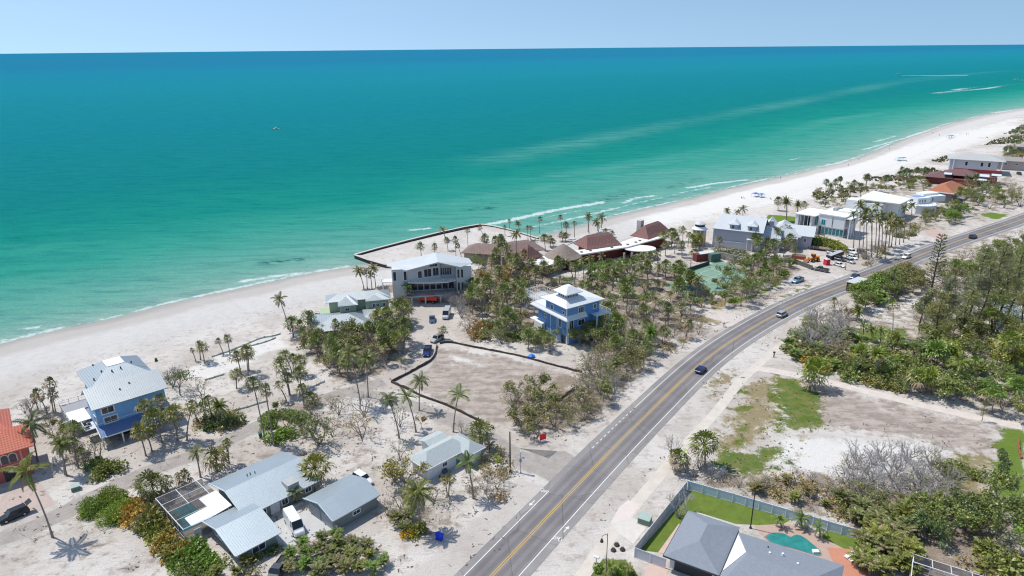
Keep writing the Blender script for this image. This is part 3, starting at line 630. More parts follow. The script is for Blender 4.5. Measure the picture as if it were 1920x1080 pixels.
# red Mediterranean house, left edge
b = bld('stucco_villa', '', -96.5, 117.5, 0, 38, 'red stucco villa with terracotta tile roofs and twin arched white window')
RED = M('red_stucco', (.50, .13, .11), .8, .08, 1); TILE = M('terracotta_tile', (.54, .16, .10), .7, .12, 1.5, lap=('S', .5))
mb = MB(); mb.box(-14, 0, 0, 0, 9, 6.6); mb.box(-14, 9, 0, -3, 20, 6.3); mb.build('wall', RED, b)
mb = MB(); mb.hip(-15, -1, 1.2, 10, 6.6, 9.4, inset=5.2); mb.build('roof', TILE, b)
mb = MB(); mb.hip(-15, 8.4, -1.6, 21, 6.3, 9.7, inset=4.5); mb.build('roof', M('terracotta_sheet', (.56, .17, .115), .7, .12, .8, lap=('S', .5)), b)
CREAM = M('cream_trim', (.72, .66, .62), .7)
def archwin(b, x, y, ang, z, w, h):
    mb = MB(); d = Vector((cos(ang), sin(ang), 0)); a = Vector((-d.y, d.x, 0)); p = Vector((x, y, z))
    def arch(r, hh, o): return [p+a*(-r)+d*o, p+a*r+d*o] + [p+a*(r*cos(t))+Vector((0,0,hh+r*sin(t)))+d*o for t in [pi*i/8 for i in range(9)]]
    A0 = arch(w/2+.16, h, .08); mb.add([tuple(v) for v in A0]+[tuple(v-d*.1) for v in A0], [tuple(range(11))]+[(i, (i+1) % 11, 11+(i+1) % 11, 11+i) for i in range(11)])
    o = mb.build('window', CREAM, b); B0 = arch(w/2, h-.04, .11); g = MB(); g.add([tuple(v) for v in B0]+[tuple(v-d*.05) for v in B0], [tuple(range(11))]+[(i, (i+1) % 11, 11+(i+1) % 11, 11+i) for i in range(11)])
    g.build('pane', GLS, o)
archwin(b, -3.9, 0, -pi/2, 3.9, 1.15, 1.3); archwin(b, -2.55, 0, -pi/2, 3.9, 1.15, 1.3); archwin(b, -9, 0, -pi/2, 3.9, 1.15, 1.3)
mb = MB(); mb.box(-14.02, -.12, 3.2, .12, -.02, 3.5); mb.box(-1.3, -.1, 3.5, -1.0, -.01, 6.4); mb.box(-6.0, -.1, 3.5, -5.7, -.01, 6.4); mb.box(.01, -.1, 3.2, .12, 9, 3.5); mb.build('trim', M('red_trim', (.66,.28,.22), .7), b)
mb = MB(); mb.box(-4.6, -.06, 0, -1.6, -.01, 2.5); mb.build('garage_door', M('garage_dark', (.07,.05,.05), .7), b)
win(b, .02, 4, 0, 4, 1.2, 1.4, CREAM)

# ranch house: front wing, main range, flat white patio roof, screened pool
b = bld('ranch_house', '', -44.6, 90.5, 0, 46, 'grey ranch house with pale metal gable roofs and a screened swimming pool')
SAGE = M('sage_block', (.25, .275, .26), .85, .1, 1); MR = M('metal_roof_blue', (.42,.475,.51), 0.48,  .05, .25, seam=('X', .4), spec=.5, metal=.65)
mb = MB(); mb.gablewall(.2, .7, 6.6, 11.7, 0, 2.75, 4.05, 6.9); mb.gablewall(6, 9.0, 18.6, 21.9, 0, 2.75, 4.6, 15.2); mb.build('wall', SAGE, b)
mb = MB(); mb.gable(-.8, 0, 7.3, 12.4, 2.8, 4.25, 6.9); mb.build('roof', MR, b)
mb = MB(); mb.gable(4.7, 8.2, 19.7, 22.6, 2.85, 4.85, 15.2); mb.build('roof', MR, b)
mb = MB(); mb.roof([(4.7,13.0,2.95),(4.7,19.4,2.95),(1.4,19.2,2.9),(1.5,15.9,2.9),(-2.6,15.6,2.9),(-2.6,12.6,2.9),(.5,12.45,2.9)], [(0,1,2,3),(0,3,4,5,6)], .15); mb.build('patio_roof', M('white_patio_roof', (.84,.85,.85), .55, .04), b)
mb = MB(); mb.obox((-.85,0,2.85),(-.85,6.9,4.3), .1, .22); mb.obox((-.85,6.9,4.3),(-.85,12.4,2.85), .1, .22); mb.obox((4.62,8.2,2.9),(4.62,15.2,4.9), .1, .22); mb.obox((4.62,15.2,4.9),(4.62,22.6,2.9), .1, .22)
mb.obox((-.8,-.05,2.72),(7.3,-.05,2.72), .08, .16); mb.obox((7.4,8.15,2.77),(19.7,8.15,2.77), .08, .16); mb.build('trim', M('pale_trim', (.60,.66,.68), .6), b)
win(b, 3.4, .68, -pi/2, .95, 2.2, 1.1, f=.12); win(b, .18, 8.2, pi, 1.1, 1.1, 1.1); win(b, .18, 9.8, pi, 1.1, 1.1, 1.1); win(b, .18, 2.2, pi, 1.1, .8, 1.0)
win(b, 8.2, 8.98, -pi/2, 1.1, 1.5, .9); win(b, 12.7, 8.98, -pi/2, .9, 1.1, 1.3); win(b, 17.5, 8.98, -pi/2, 1.1, 1.1, .9)
mb = MB(); mb.box(9.8, 8.9, 0, 11.6, 8.99, 2.3); mb.build('door', M('white_double_door', (.70,.72,.72), .5), b)
for px_, py_ in ((10,17.5),(10.6,17.5),(11.4,17.2)): mb = MB(); mb.tube([(px_,py_,4.2),(px_,py_,4.75)], .1, 8); mb.build('roof_vent', MC['vent_dark'], b)
DK = M('pool_deck', (.30, .25, .23), .85, .15, 1.2)
mb = MB(); mb.box(-3.8, 12.6, .0, 5.8, 25.0, .06); mb.build('pool_deck', DK, b)
mb = MB(); mb.box(-3.2, 16.0, .03, 1.2, 23.3, .10); mb.build('pool_water', glass('pool_water_teal', (.02, .20, .22), .1), b)
SCR = bpy.data.materials.new('insect_screen'); SCR.use_nodes = True; nt = SCR.node_tree; bs = nt.nodes['Principled BSDF']; bs.inputs['Base Color'].default_value = (.05,.05,.055,1); bs.inputs['Alpha'].default_value = .48; bs.inputs['Roughness'].default_value = .8
FRM = M('screen_frame_white', (.62, .64, .66), .5); enc = MB()
for x in (-4, -.4, 3.4): enc.obox((x, 12.6 if x < -1 else 19.2, 2.9), (x, 25.2, 2.9), .12, .12)
for y in (12.7, 16, 19.4, 22.3, 25.1): enc.obox((-4, y, 2.9), (1.3 if y < 19 else 4.4, y, 2.9), .09, .09)
for y in (12.7, 15.2, 17.7, 20.2, 22.7, 25.1): enc.box(-4.05, y-.05, 0, -3.95, y+.05, 2.9)
for x in (-1.2, 1.6, 4.4): enc.box(x-.05, 25.05, 0, x+.05, 25.15, 2.9)
enc.obox((-4,12.7,1.1),(-4,25.1,1.1), .06, .06); enc.obox((-4,25.1,1.1),(4.4,25.1,1.1), .06, .06)
e_ = enc.build('screen_frame', FRM, b)
s_ = MB(); s_.add([(-4,12.7,0.1),(-4,25.1,0.1),(-4,25.1,2.85),(-4,12.7,2.85)], [(0,1,2,3)]); s_.add([(-4,25.1,0.1),(4.4,25.1,.1),(4.4,25.1,2.85),(-4,25.1,2.85)], [(0,1,2,3)]); s_.add([(-4,12.7,2.92),(-2.7,12.7,2.92),(-2.7,15.7,2.92),(1.4,15.9,2.92),(1.4,19.3,2.92),(4.4,19.5,2.92),(4.4,25.1,2.92),(-4,25.1,2.92)], [tuple(range(8))]); s_.build('screen', SCR, e_)
mb = MB(); mb.box(-3.9, 10.9, 0, -2.5, 12.5, .05); mb.box(-2.6,11.9,0,-1.4,12.0,2.4); mb.build('screen_door', FRM, b)
mb = MB(); mb.box(13.6, 8.9, 3.1, 15.8, 11.3, 4.3); mb.build('air_conditioner', M('ac_grey', (.40,.41,.40), .7), b); mb = MB(); mb.box(13.2, 7.6, 0, 15.6, 8.1, .5); mb.build('step', CONC, b)

b = bld('garage', '', -31.3, 98.6, 0, 47, 'detached grey garage with pale metal gable roof beside the parked white van', 'garage')
mb = MB(); mb.gablewall(.3, .5, 9.4, 8.9, 0, 2.7, 4.05, 4.3); mb.build('wall', SAGE, b)
mb = MB(); mb.gable(-.3, -.1, 9.9, 9.5, 2.8, 4.3, 4.3); mb.build('roof', MR, b)
mb = MB(); mb.obox((-.34,-.1,2.85),(-.34,4.3,4.34), .1, .2); mb.obox((-.34,4.3,4.34),(-.34,9.5,2.85), .1, .2); mb.build('trim', MC['pale_trim'], b)
for y0, y1 in ((1.0, 4.5), (5.0, 8.3)): mb = MB(); mb.box(.22, y0, 0, .32, y1, 2.35); mb.build('garage_door', M('garage_door_grey', (.33,.36,.38), .7, .05, 1, lap=('Z', .5)), b)
win(b, 4.9, .48, -pi/2, 1.2, 1.4, .7)

b = bld('cottage', '', -16.8, 113.0, 0, 45, 'small white bungalow with pale grey shingle hip roof and a short wing', 'house')
SHG = M('shingle_pale', (.42, .46, .46), .9, .1, 2, speck=.2); WW = M('white_wall', (.70, .72, .72), .8, .05)
mb = MB(); mb.box(.7, .7, 0, 9.5, 5.6, 2.9); mb.box(9.5, -1.6, 0, 12.8, 5.2, 2.9); mb.box(6.2, 5.6, 0, 10.2, 9.6, 2.7); mb.build('wall', WW, b)
mb = MB(); mb.hip(0, 0, 11.6, 6.3, 3.0, 4.7, inset=2.5); mb.build('roof', SHG, b)
mb = MB(); mb.hip(8.8, -2.2, 13.5, 5.9, 3.02, 4.6, inset=2.2); mb.build('roof', SHG, b)
mb = MB(); mb.gable(5.6, 5.6, 10.8, 10.2, 2.8, 3.5); mb.build('roof', SHG, b)
mb = MB(); mb.obox((0,-.04,2.95),(8.8,-.04,2.95), .08, .2); mb.obox((-.04,0,2.95),(-.04,6.3,2.95), .08, .2); mb.obox((8.8,-2.24,2.95),(13.5,-2.24,2.95), .08, .2); mb.build('trim', WHITE, b)
win(b, 5.0, .68, -pi/2, 1.3, 1.1, .8); win(b, .68, 2.5, pi, 1.1, 1.3, 1.0); win(b, 9.48, -.6, pi, 1, .8, 1.2); win(b, 12.82, 1, 0, 1, 1, 1.2)
mb = MB(); mb.box(4.2, .1, 0, 5.2, .6, .8); mb.build('air_conditioner', MC['ac_dark'], b)
mb = MB(); mb.box(8.0, .6, 0, 8.9, .72, 2.2); mb.build('door', M('teal_door', (.12,.28,.30), .6), b)

b = bld('beach_cottage', '', -57.8, 198.2, 0, 15, 'pale green beach house with two tiers of grey metal hip roof beside the sand')
GW = M('pale_green_wall', (.40, .47, .33), .85, .06); MG = M('metal_roof_soft', (.40,.435,.445), 0.48,  .08, .4, seam=('X', .5), spec=.5, metal=.65)
mb = MB(); mb.box(1, -1, 3, 14, 4.5, 6.3); mb.box(4, -5, 3, 9, 0, 6.3); mb.box(12, -3, 3, 19, 4, 6.3); mb.box(-2, -13, 0, 17, 4, 2.9); mb.build('wall', GW, b)
mb = MB(); mb.hip(0, -1.6, 20, 5.6, 6.5, 8.0, inset=4); mb.roof([(3.6,-6,6.5),(9.6,-6,6.5),(9.6,-1.5,6.52),(6.6,1.5,7.7),(3.6,-1.5,6.52)], [(0,1,2,3,4)], .15); mb.roof([(12,-3.8,6.5),(19.6,-3.8,6.5),(19.6,-1.5,6.52),(15.8,1.2,7.6),(12,-1.5,6.52)], [(0,1,2,3,4)], .15); mb.build('roof', MG, b)
mb = MB(); mb.hip(-5, -16, 13.5, -1.2, 3.0, 5.0, inset=7); mb.build('roof', MG, b)
mb = MB(); mb.hip(9, -11.5, 21, -1.0, 3.0, 4.7, inset=5); mb.build('roof', MG, b)
for x in (14.5, 15.6, 17.5): win(b, x, -3.02, -pi/2, 4.2, .8, 1.0)
win(b, 6.3, -5.02, -pi/2, 4.6, 1.2, .8)
mb = MB(); mb.box(-5.5, -8, 2.6, -4.2, -6.8, 5.2); mb.build('chimney', M('chimney_grey', (.45,.45,.44), .9), b)

b = bld('modern_beach_house', '', -33.7, 211.9, 0, 8, 'large unfinished grey modern house on stilts under a shallow white gable roof')
GC = M('grey_render', (.62, .62, .61), .85, .08, .5); GC2 = M('grey_render_dark', (.25, .26, .265), .85, .08, .5)
mb = MB(); mb.box(-5.6, 4.5, 0, 0, 8.5, 12); mb.add([(-.4,.9,7.6),(10.4,3.6,7.6),(10.4,3.6,14.1),(-.4,.9,11.8),(-.4,1.4,7.6),(10.4,4.1,7.6),(10.4,4.1,14.1),(-.4,1.4,11.8)], [(0,1,2,3),(7,6,5,4),(0,3,7,4),(1,5,6,2),(0,4,5,1),(3,2,6,7)])
mb.box(15.6, 1.4, 3, 20.6, 7.2, 12.0); mb.box(.2, 4.6, 3, 15.6, 9.5, 12); mb.box(-5.5, 1.2, 3, .15, 4.5, 12); mb.build('wall', GC, b)
mb = MB(); mb.roof([(-.6,-.2,12),(9.6,-.9,14.5),(17,-.2,12.2),(21.4,4.2,12),(20.5,10,12),(9.2,10.2,14.6),(-6.9,8.5,12),(-7.2,6.2,12)], [(0,1,5,7),(7,5,6),(1,2,3,5),(3,4,5)], .35); mb.build('roof', M('white_roof_sheet', (.54,.565,.58), .5, .05, .4), b)
mb = MB(); mb.box(-1, -.6, 2.6, 15.6, 4.6, 3.0); mb.build('deck', M('deck_slab', (.42,.44,.46), .8), b)
mb = MB(); mb.add([(-.5,.3,7.3),(6.5,-.9,7.3),(12.2,-1.2,7.3),(15.5,.5,7.3),(15.5,4.5,7.3),(-.5,4.5,7.3),(-.5,.3,7.6),(6.5,-.9,7.6),(12.2,-1.2,7.6),(15.5,.5,7.6),(15.5,4.5,7.6),(-.5,4.5,7.6)], [(5,4,3,2,1,0),(6,7,8,9,10,11)]+[(i,(i+1)%6,6+(i+1)%6,6+i) for i in range(6)]); mb.build('balcony', M('balcony_slab', (.78,.76,.73), .8), b)
rail(b, [(-.5,.3),(6.5,-.9),(12.2,-1.2),(15.5,.5)], 7.6, 1.0, mat=M('steel_rail', (.4,.42,.43), .5))
for k in range(7): win(b, 1.6+k*2.05, 4.58, -pi/2, 3.4, 1.7, 3.2, GC, mull=0, f=.12)
for k in range(6): win(b, 11.0+k*.0+((k-2.5)*.75)+.9, 4.56, -pi/2, 8.3, .62, 2.4, WHITE, mull=0, f=.05)
for z0, hh in ((3.6, 2.8), (8.0, 2.9)):
    for x in (16.3, 17.5): win(b, x, 1.38, -pi/2, z0, .7, hh, WHITE, mull=0, f=.08)
win(b, 3.6, 1.88, -pi/2+.245, 8.5, 1.3, 2.3, mull=0); win(b, 6.2, 2.52, -pi/2+.245, 8.6, 2.4, 2.6, mull=1); win(b, 8.9, 3.2, -pi/2+.245, 8.6, 1.9, 2.7, mull=1); win(b, 8.2, 3.03, -pi/2+.245, 11.9, 2.6, .8, mull=2)
win(b, -4.6, 1.18, -pi/2, 8.2, .9, 3.0, mull=0); win(b, -1.2, 1.18, -pi/2, 8.2, .9, 3.0, mull=0); win(b, 20.62, 3.0, 0, 3.4, .9, 3, mull=0)
for x, y in ((.5,.2),(5,0),(10,0),(14.8,.3),(14.8,4),(5,4),(10,4)): mb = MB(); mb.box(x-.25, y-.25, 0, x+.25, y+.25, 2.6); mb.build('pile', GC, b)
mb = MB(); mb.box(-9, 2.6, 7.2, -5.4, 6, 7.4); mb.build('terrace', MC['balcony_slab'], b); rail(b, [(-5.4,2.6),(-9,2.6),(-9,6)], 7.4, 1)
for x, y in ((-8.8,2.8),(-8.8,5.8)): mb = MB(); mb.box(x-.1,y-.1,0,x+.1,y+.1,7.2); mb.build('post', WHITE, b)

b = bld('tiered_house', '', 15.2, 176.1, 0, 34, 'deep blue tiered house with white hip roofs and a windowed cupola in the palms')
DB = M('deep_blue_siding', (.14, .31, .60), .75, .06, .8, lap=('Z', .3)); WRF = M('white_metal_roof', (.72,.73,.73), .45, .05, .4, seam=('X', .5))
mb = MB(); mb.box(1.5, 1.6, 0, 10.5, 15.5, 7.9); mb.box(.6, .9, 8, 12, 10.5, 11.9); mb.box(2, 2.8, 12.6, 6.0, 6.6, 14.9); mb.box(10.4, .9, 4, 12.6, 8, 11.9); mb.build('wall', DB, b)
mb = MB(); mb.hip(-.5, -.3, 13.6, 11.8, 12, 13.6, top=(1.8, 2.6, 6.3, 6.9)); mb.build('roof', WRF, b)
mb = MB(); mb.hip(1.0, 1.8, 7.0, 7.7, 15.0, 16.6, top=(3.2, 3.9, 4.8, 5.6)); mb.build('roof', WRF, b)
mb = MB(); mb.hip(-.1, -.0, 7.6, 17.6, 8.0, 9.2, top=(.65, .95, 7.5, 16)); mb.build('roof', WRF, b)
mb = MB(); mb.box(1.95, 1.5, 0, 1.45, 1.75, 8); mb.box(1.38,1.5,0,1.62,1.72,7.9); mb.box(.5,.8,8,.72,1.0,11.9); mb.box(1.42, 6.2, 0, 1.55, 6.45, 7.8); mb.box(1.42, 9.3, 0, 1.55, 9.5, 7.8); mb.build('trim', WHITE, b)
for k in range(4): win(b, 1.98, 3.3+k*.85, pi, 13.7, .55, .6, mull=0, f=.08); win(b, 2.5+k*.95, 2.78, -pi/2, 13.7, .55, .6, mull=0, f=.08)
win(b, 1.48, 11.8, pi, 5.2, 1.0, 1.0); win(b, 1.48, 5.0, pi, 4.4, 1.0, 2.6); win(b, 3.0, 1.58, -pi/2, 4.4, 1.2, 2.8); win(b, 6.5, 1.58, -pi/2, 5, 2.2, 1.6)
win(b, .58, 2.4, pi, 9.4, .7, .8, mull=0); win(b, .58, 7.5, pi, 9.2, 1.0, 1.4); win(b, 5.8, .88, -pi/2, 9.2, 1.8, 1.6, mull=2); win(b, 10.9, .88, -pi/2, 9.4, 1.0, 1.2)
mb = MB(); mb.box(9.6, -1.6, 7.8, 14.8, 3.6, 8.0); mb.build('balcony', M('balcony_pale', (.66,.68,.70), .7), b); rail(b, [(9.6,-1.6),(14.8,-1.6),(14.8,3.6)], 8.0, .9)
for x, y in ((9.9,-1.3),(14.5,-1.3),(14.5,3.3)): mb = MB(); mb.box(x-.12,y-.12,0,x+.12,y+.12,7.8); mb.build('post', WHITE, b)
mb = MB(); mb.box(5, 19.5, 6.6, 11.5, 27, 6.8); mb.build('deck', M('deck_pale', (.5,.5,.5), .8), b)
r_ = rail(b, [(5,19.5),(5,27),(11.5,27),(11.5,19.5),(5,19.5)], 6.8, 2.1, step=.9)
for x in (5.2, 8.2, 11.2):
    for y in (19.7, 26.8): mb = MB(); mb.box(x-.15,y-.15,0,x+.15,y+.15,6.6); mb.build('post', WHITE, b)
mb = MB(); mb.box(.2, 16, 3.2, 2.2, 18, 3.4); mb.box(.3,12,0,1.4,16,3.3); mb.build('porch', WHITE, b)
mb = MB(); mb.box(1.44, 2.4, 0, 1.5, 4.2, 2.4); mb.build('opening_shade_panel', MC['painted_deep_shade'], b)  # dark panel on the wall paints the shade of a garage opening

# resort with pagoda roofs
b = bld('beach_resort', '', 0, 240, 0, 0, 'sprawling single-storey beach club with red pagoda roofs, a thatched cone and long white flat roofs', 'resort')
RR = M('maroon_tile', (.23, .12, .105), .85, .22, 1, lap=('S', .6)); RB = M('brown_tile', (.235, .165, .145), .85, .12, 1, lap=('S', .6))
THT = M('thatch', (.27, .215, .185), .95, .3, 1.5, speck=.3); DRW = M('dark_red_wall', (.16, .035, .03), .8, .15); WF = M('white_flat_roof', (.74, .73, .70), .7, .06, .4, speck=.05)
def sub(px, py, deg): s = empty('_', (px, py-240, 0), R(deg)); s.parent = b; return s
def pagoda(cx, cy, w, d, deg, ze, zr, ridge, mat, flare=.9):
    mb = MB(); c, s = cos(R(deg)), sin(R(deg)); rings = []
    for sc, z in ((1, ze), (.78, ze+(zr-ze)*.20), (.5, ze+(zr-ze)*.52), (.24, ze+(zr-ze)*.82), (.02, zr)):
        hw = (w/2-ridge/2)*sc+ridge/2; hd = d/2*sc
        rings.append([(x*c-y*s+cx, x*s+y*c+cy-240, z) for x, y in ((-hw,-hd),(hw,-hd),(hw,hd),(-hw,hd))])
    vs = sum(rings, []); fs = []
    for k in range(4):
        for j in range(4): fs.append((4*k+j, 4*k+(j+1) % 4, 4*k+4+(j+1) % 4, 4*k+4+j))
    fs.append((16,17,18,19)); mb.roof(vs, fs, .25); return mb.build('roof', mat, b)
def rot(pts, cx, cy, deg): c, s = cos(R(deg)), sin(R(deg)); return [(x*c-y*s+cx, x*s+y*c+cy-240) for x, y in pts]
# walls under
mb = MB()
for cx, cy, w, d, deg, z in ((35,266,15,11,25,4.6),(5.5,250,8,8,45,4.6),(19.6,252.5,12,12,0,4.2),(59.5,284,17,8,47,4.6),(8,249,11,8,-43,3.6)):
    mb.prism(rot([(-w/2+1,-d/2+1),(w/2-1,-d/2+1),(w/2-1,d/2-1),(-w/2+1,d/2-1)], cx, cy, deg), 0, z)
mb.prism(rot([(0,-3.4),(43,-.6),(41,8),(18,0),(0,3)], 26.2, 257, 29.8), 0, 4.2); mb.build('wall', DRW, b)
mb = MB(); mb.prism(rot([(-9,-5),(9,-5),(9,5),(-9,5)], -9, 262, -12), 0, 3.6); mb.prism(rot([(-8,-6),(8,-6),(8,6),(-8,6)], 1, 262, 25), 0, 3.8); mb.build('wall', M('tan_wall', (.33,.28,.23), .85), b)
pagoda(34.8, 266.3, 16.5, 10.6, 25, 5, 9.3, 10, RR); pagoda(6.2, 250.2, 8.6, 7.6, 47, 4.8, 9.4, .3, RR); pagoda(59.5, 282.5, 18, 9.0, 47, 5, 9.4, 10, RR)
mb = MB(); vs = []; n = 16
for k, (r, z) in enumerate(((7.2,4.3),(5.6,5.2),(3.4,6.9),(1.4,8.3),(.1,9.0))): vs += [(19.8+r*cos(2*pi*j/n+.2), 12.8+r*sin(2*pi*j/n+.2), z) for j in range(n)]
mb.roof(vs, [(k*n+j, k*n+(j+1) % n, k*n+n+(j+1) % n, k*n+n+j) for k in range(4) for j in range(n)], .35); mb.build('thatch_roof', THT, b)
for cx, cy, w, d, deg, ze, zr, rg in ((-9,262,20,12,-14,4.0,6.6,9),(2.5,264,19,13,22,4.2,7.2,7)): pagoda(cx, cy, w, d, deg, ze, zr, rg, RB)
mb = MB(); mb.prism(rot([(-2,-4.3),(20,-5.3),(38,-2.4),(45.8,-.8),(42.7,8),(16.5,-.2),(-2,1.5)], 26.2, 257, 29.8), 4.3, 4.75); mb.build('flat_roof', WF, b)
mb = MB(); mb.prism([(1.4,8.9),(12.0,-1.2),(18.8,5.6),(11,14)], 3.8, 4.25); mb.build('flat_roof', WF, b)
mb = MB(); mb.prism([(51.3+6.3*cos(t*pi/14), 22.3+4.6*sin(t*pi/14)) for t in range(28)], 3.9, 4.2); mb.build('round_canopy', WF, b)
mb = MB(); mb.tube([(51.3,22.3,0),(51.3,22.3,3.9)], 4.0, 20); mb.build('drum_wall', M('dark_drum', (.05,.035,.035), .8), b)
for i, (x, y) in enumerate(((18,6),(22,6.5),(26,8),(30,9.5),(44,16),(47,16),(53,17),(57,19))): mb = MB(); mb.tube([(x,y,0),(x,y,4.1)], .45, 10); mb.build('column', M('column_tan', (.40,.34,.31), .85), b)
for p in rot([(0,-2),(4,-2.4),(14,-3),(19,-2),(22,-3),(27,-2),(30,-1),(36,1),(8,-1)], 26.2, 257, 29.8): mb = MB(); mb.box(p[0]-.5,p[1]-.4,4.75,p[0]+.5,p[1]+.4,5.1); mb.build('skylight', M('skylight_brown', (.20,.16,.14), .6), b)
for p in ((8.5,6.5),(11.5,8.5)): mb = MB(); mb.box(p[0]-.9,p[1]-.6,4.25,p[0]+.9,p[1]+.6,4.6); mb.build('skylight', MC['skylight_brown'], b)
mb = MB(); mb.prism(rot([(9.0,.6),(11.4,.6),(11.4,2.6),(9.0,2.6)], 48.8, 272.5, 47.7), 4, 11); mb.build('chimney', M('chimney_pale', (.5,.46,.43), .9), b)
mb = MB(); mb.prism(rot([(-3.2,-12),(10,-12.5),(10,-8),(-3.2,-8)], 78, 262, 14), 0, .01); 

# service block and screen walls round the court
b = bld('court_pavilion', '', 77.4, 257.8, 0, 20, 'low brown shed with a narrow white roof at the corner of the green court', 'shed')
mb = MB(); mb.box(-5, .3, 0, 4, 3.2, 2.9); mb.build('wall', M('maroon_wall', (.17,.04,.035), .8), b); mb = MB(); mb.roof([(-3.6,.2,3.1),(3.0,.2,3.1),(3.0,1.6,3.7),(-3.6,1.6,3.7)], [(0,1,2,3)], .2); mb.build('roof', WF, b)
mb = MB(); mb.box(-.1, -2.2, 0, 4.4, .25, 3.2); mb.build('windscreen', M('green_tarp', (.10,.17,.14), .8), b)
def wall(name, key, p, q, h, t, mat, label, cat='wall', cap=None):
    A = Vector(G(*zp(key, *p))); B = Vector(G(*zp(key, *q))); d = B-A; o = empty(name, (A.x, A.y, 0), math.atan2(d.y, d.x)); tag(o, label, cat)
    mb = MB(); mb.box(0, -t/2, 0, d.length, t/2, h); mb.build('panel', mat, o)
    mb = MB(); mb.box(-.03, -t/2-.04, h, d.length+.03, t/2+.04, h+.08); mb.build('coping', cap or mat, o); return o
wall('court_wall', 'a', (655,655), (890,705), 2.6, .3, M('grey_wall', (.36,.335,.32), .9), 'long grey wall along the back of the green court')
wall('court_fence', 'a', (415,765), (600,705), 1.4, .12, M('dark_green_mesh', (.045,.075,.06), .8), 'low dark green fence along the seaward edge of the court', 'fence')
wall('gate_wall', 'a', (395,1010), (450,1000), 2.2, .4, M('white_gatewall', (.62,.60,.57), .8), 'short white gate wall in front of the resort drive')
wall('gate_wall', 'a', (520,950), (590,930), 2.2, .4, MC['grey_wall'], 'grey gate wall pier behind the court near the road')
wall('retaining_wall', 'a', (1230,690), (1370,745), 1.6, .3, M('dark_fence', (.12,.12,.115), .9), 'dark low wall beside the builders yard and parked pickup')

b = bld('gabled_mansion', '', 84, 278, 0, -27.4, 'grey mansion with big white metal roofs and two dormers beside the yellow rotunda')
GL = M('lilac_grey_wall', (.46, .47, .52), .85, .06); WM = M('white_metal_dull', (.56,.585,.61), .5, .05, .4, seam=('X', .6))
mb = MB(); mb.box(.6, .6, 0, 20, 10, 8); mb.box(20, 2.5, 0, 27, 12, 4.9); mb.box(26, 8.5, 0, 33, 18, 4.9); mb.box(9, 18, 0, 20, 28, 6.9); mb.build('wall', GL, b)
mb = MB(); mb.roof([(0,0,8.1),(20.6,0,8.1),(20.6,8,12.6),(2.4,8,12.9),(-.5,13,8.1),(20.6,16,8.1)], [(0,1,2,3),(0,3,4),(3,2,5,4)], .2); mb.build('roof', WM, b)
mb = MB(); mb.roof([(19.9,1.6,5.1),(27,5,5.1),(26.5,12,8.6),(20.6,8.5,9.6)], [(0,1,2,3)], .2); mb.roof([(26.5,7.6,5.1),(34,12,5.1),(35,18,6.0),(26.5,15,9)], [(0,1,2,3)], .2); mb.hip(9, 17, 21, 29, 7, 9.8, inset=5.5); mb.hip(22,14,30,27,6.5,9.4, inset=3.8); mb.build('roof', WM, b)
for x in (8.6, 15.8):
    mb = MB(); mb.box(x-1.6, .8, 8.0, x+1.6, 4, 10.4); d_ = mb.build('dormer', M('dormer_wall', (.56,.57,.62), .8), b); mb = MB(); mb.roof([(x-2.1,.4,10.4),(x+2.1,.4,10.4),(x+2.1,6.5,10.5),(x,6.5,11.8),(x,2.3,11.6),(x-2.1,6.5,10.5)], [(0,1,4),(1,2,3,4),(0,4,3,5)], .15); mb.build('dormer_roof', WM, d_)
    win(b, x-.3, .78, -pi/2, 8.7, 1.1, 1.3)
win(b, 28.0, 8.48, -pi/2, 2.6, .8, 1.4); win(b, 31.0, 8.48, -pi/2, 2.6, .8, 1.4); win(b, 21.4, 2.48, -pi/2, 2, 1.2, 2); win(b, 24.5, 2.48, -pi/2, 2, .8, 2)
mb = MB(); mb.box(27, 14, 0, 38, 24, 5.4); mb.box(20, 12, 0, 27, 22, 6); mb.build('wall', GL, b)
mb = MB(); mb.roof([(26,13,5.5),(39,13,5.5),(39,19,8.6),(26,19,8.6),(39,25,5.5),(26,25,5.5)], [(0,1,2,3),(3,2,4,5)], .2); mb.build('roof', WM, b)
mb = MB(); mb.roof([(18,12,7),(24,12,7),(24,23,7),(18,23,7),(21,12,10.4),(21,23,10.4)], [(0,4,5,3),(4,1,2,5)], .2); mb.build('roof', WM, b)
for x in (29, 32, 35.5): win(b, x, 13.98, -pi/2, 2.6, .9, 1.5)
mb = MB(); mb.box(4.6, .2, 3.0, 13, .58, 3.2); mb.box(14.4,-1.2,4.9,20.5,.58,5.2); mb.build('ledge', WHITE, b)
for x in (14.6, 16.6): mb = MB(); mb.box(x,-1.1,0,x+.25,-.85,4.9); mb.build('column', WHITE, b)
mb = MB(); mb.box(21.6, 9.0, 8, 23.2, 10.4, 11.4); mb.build('chimney', MC['chimney_grey'], b)

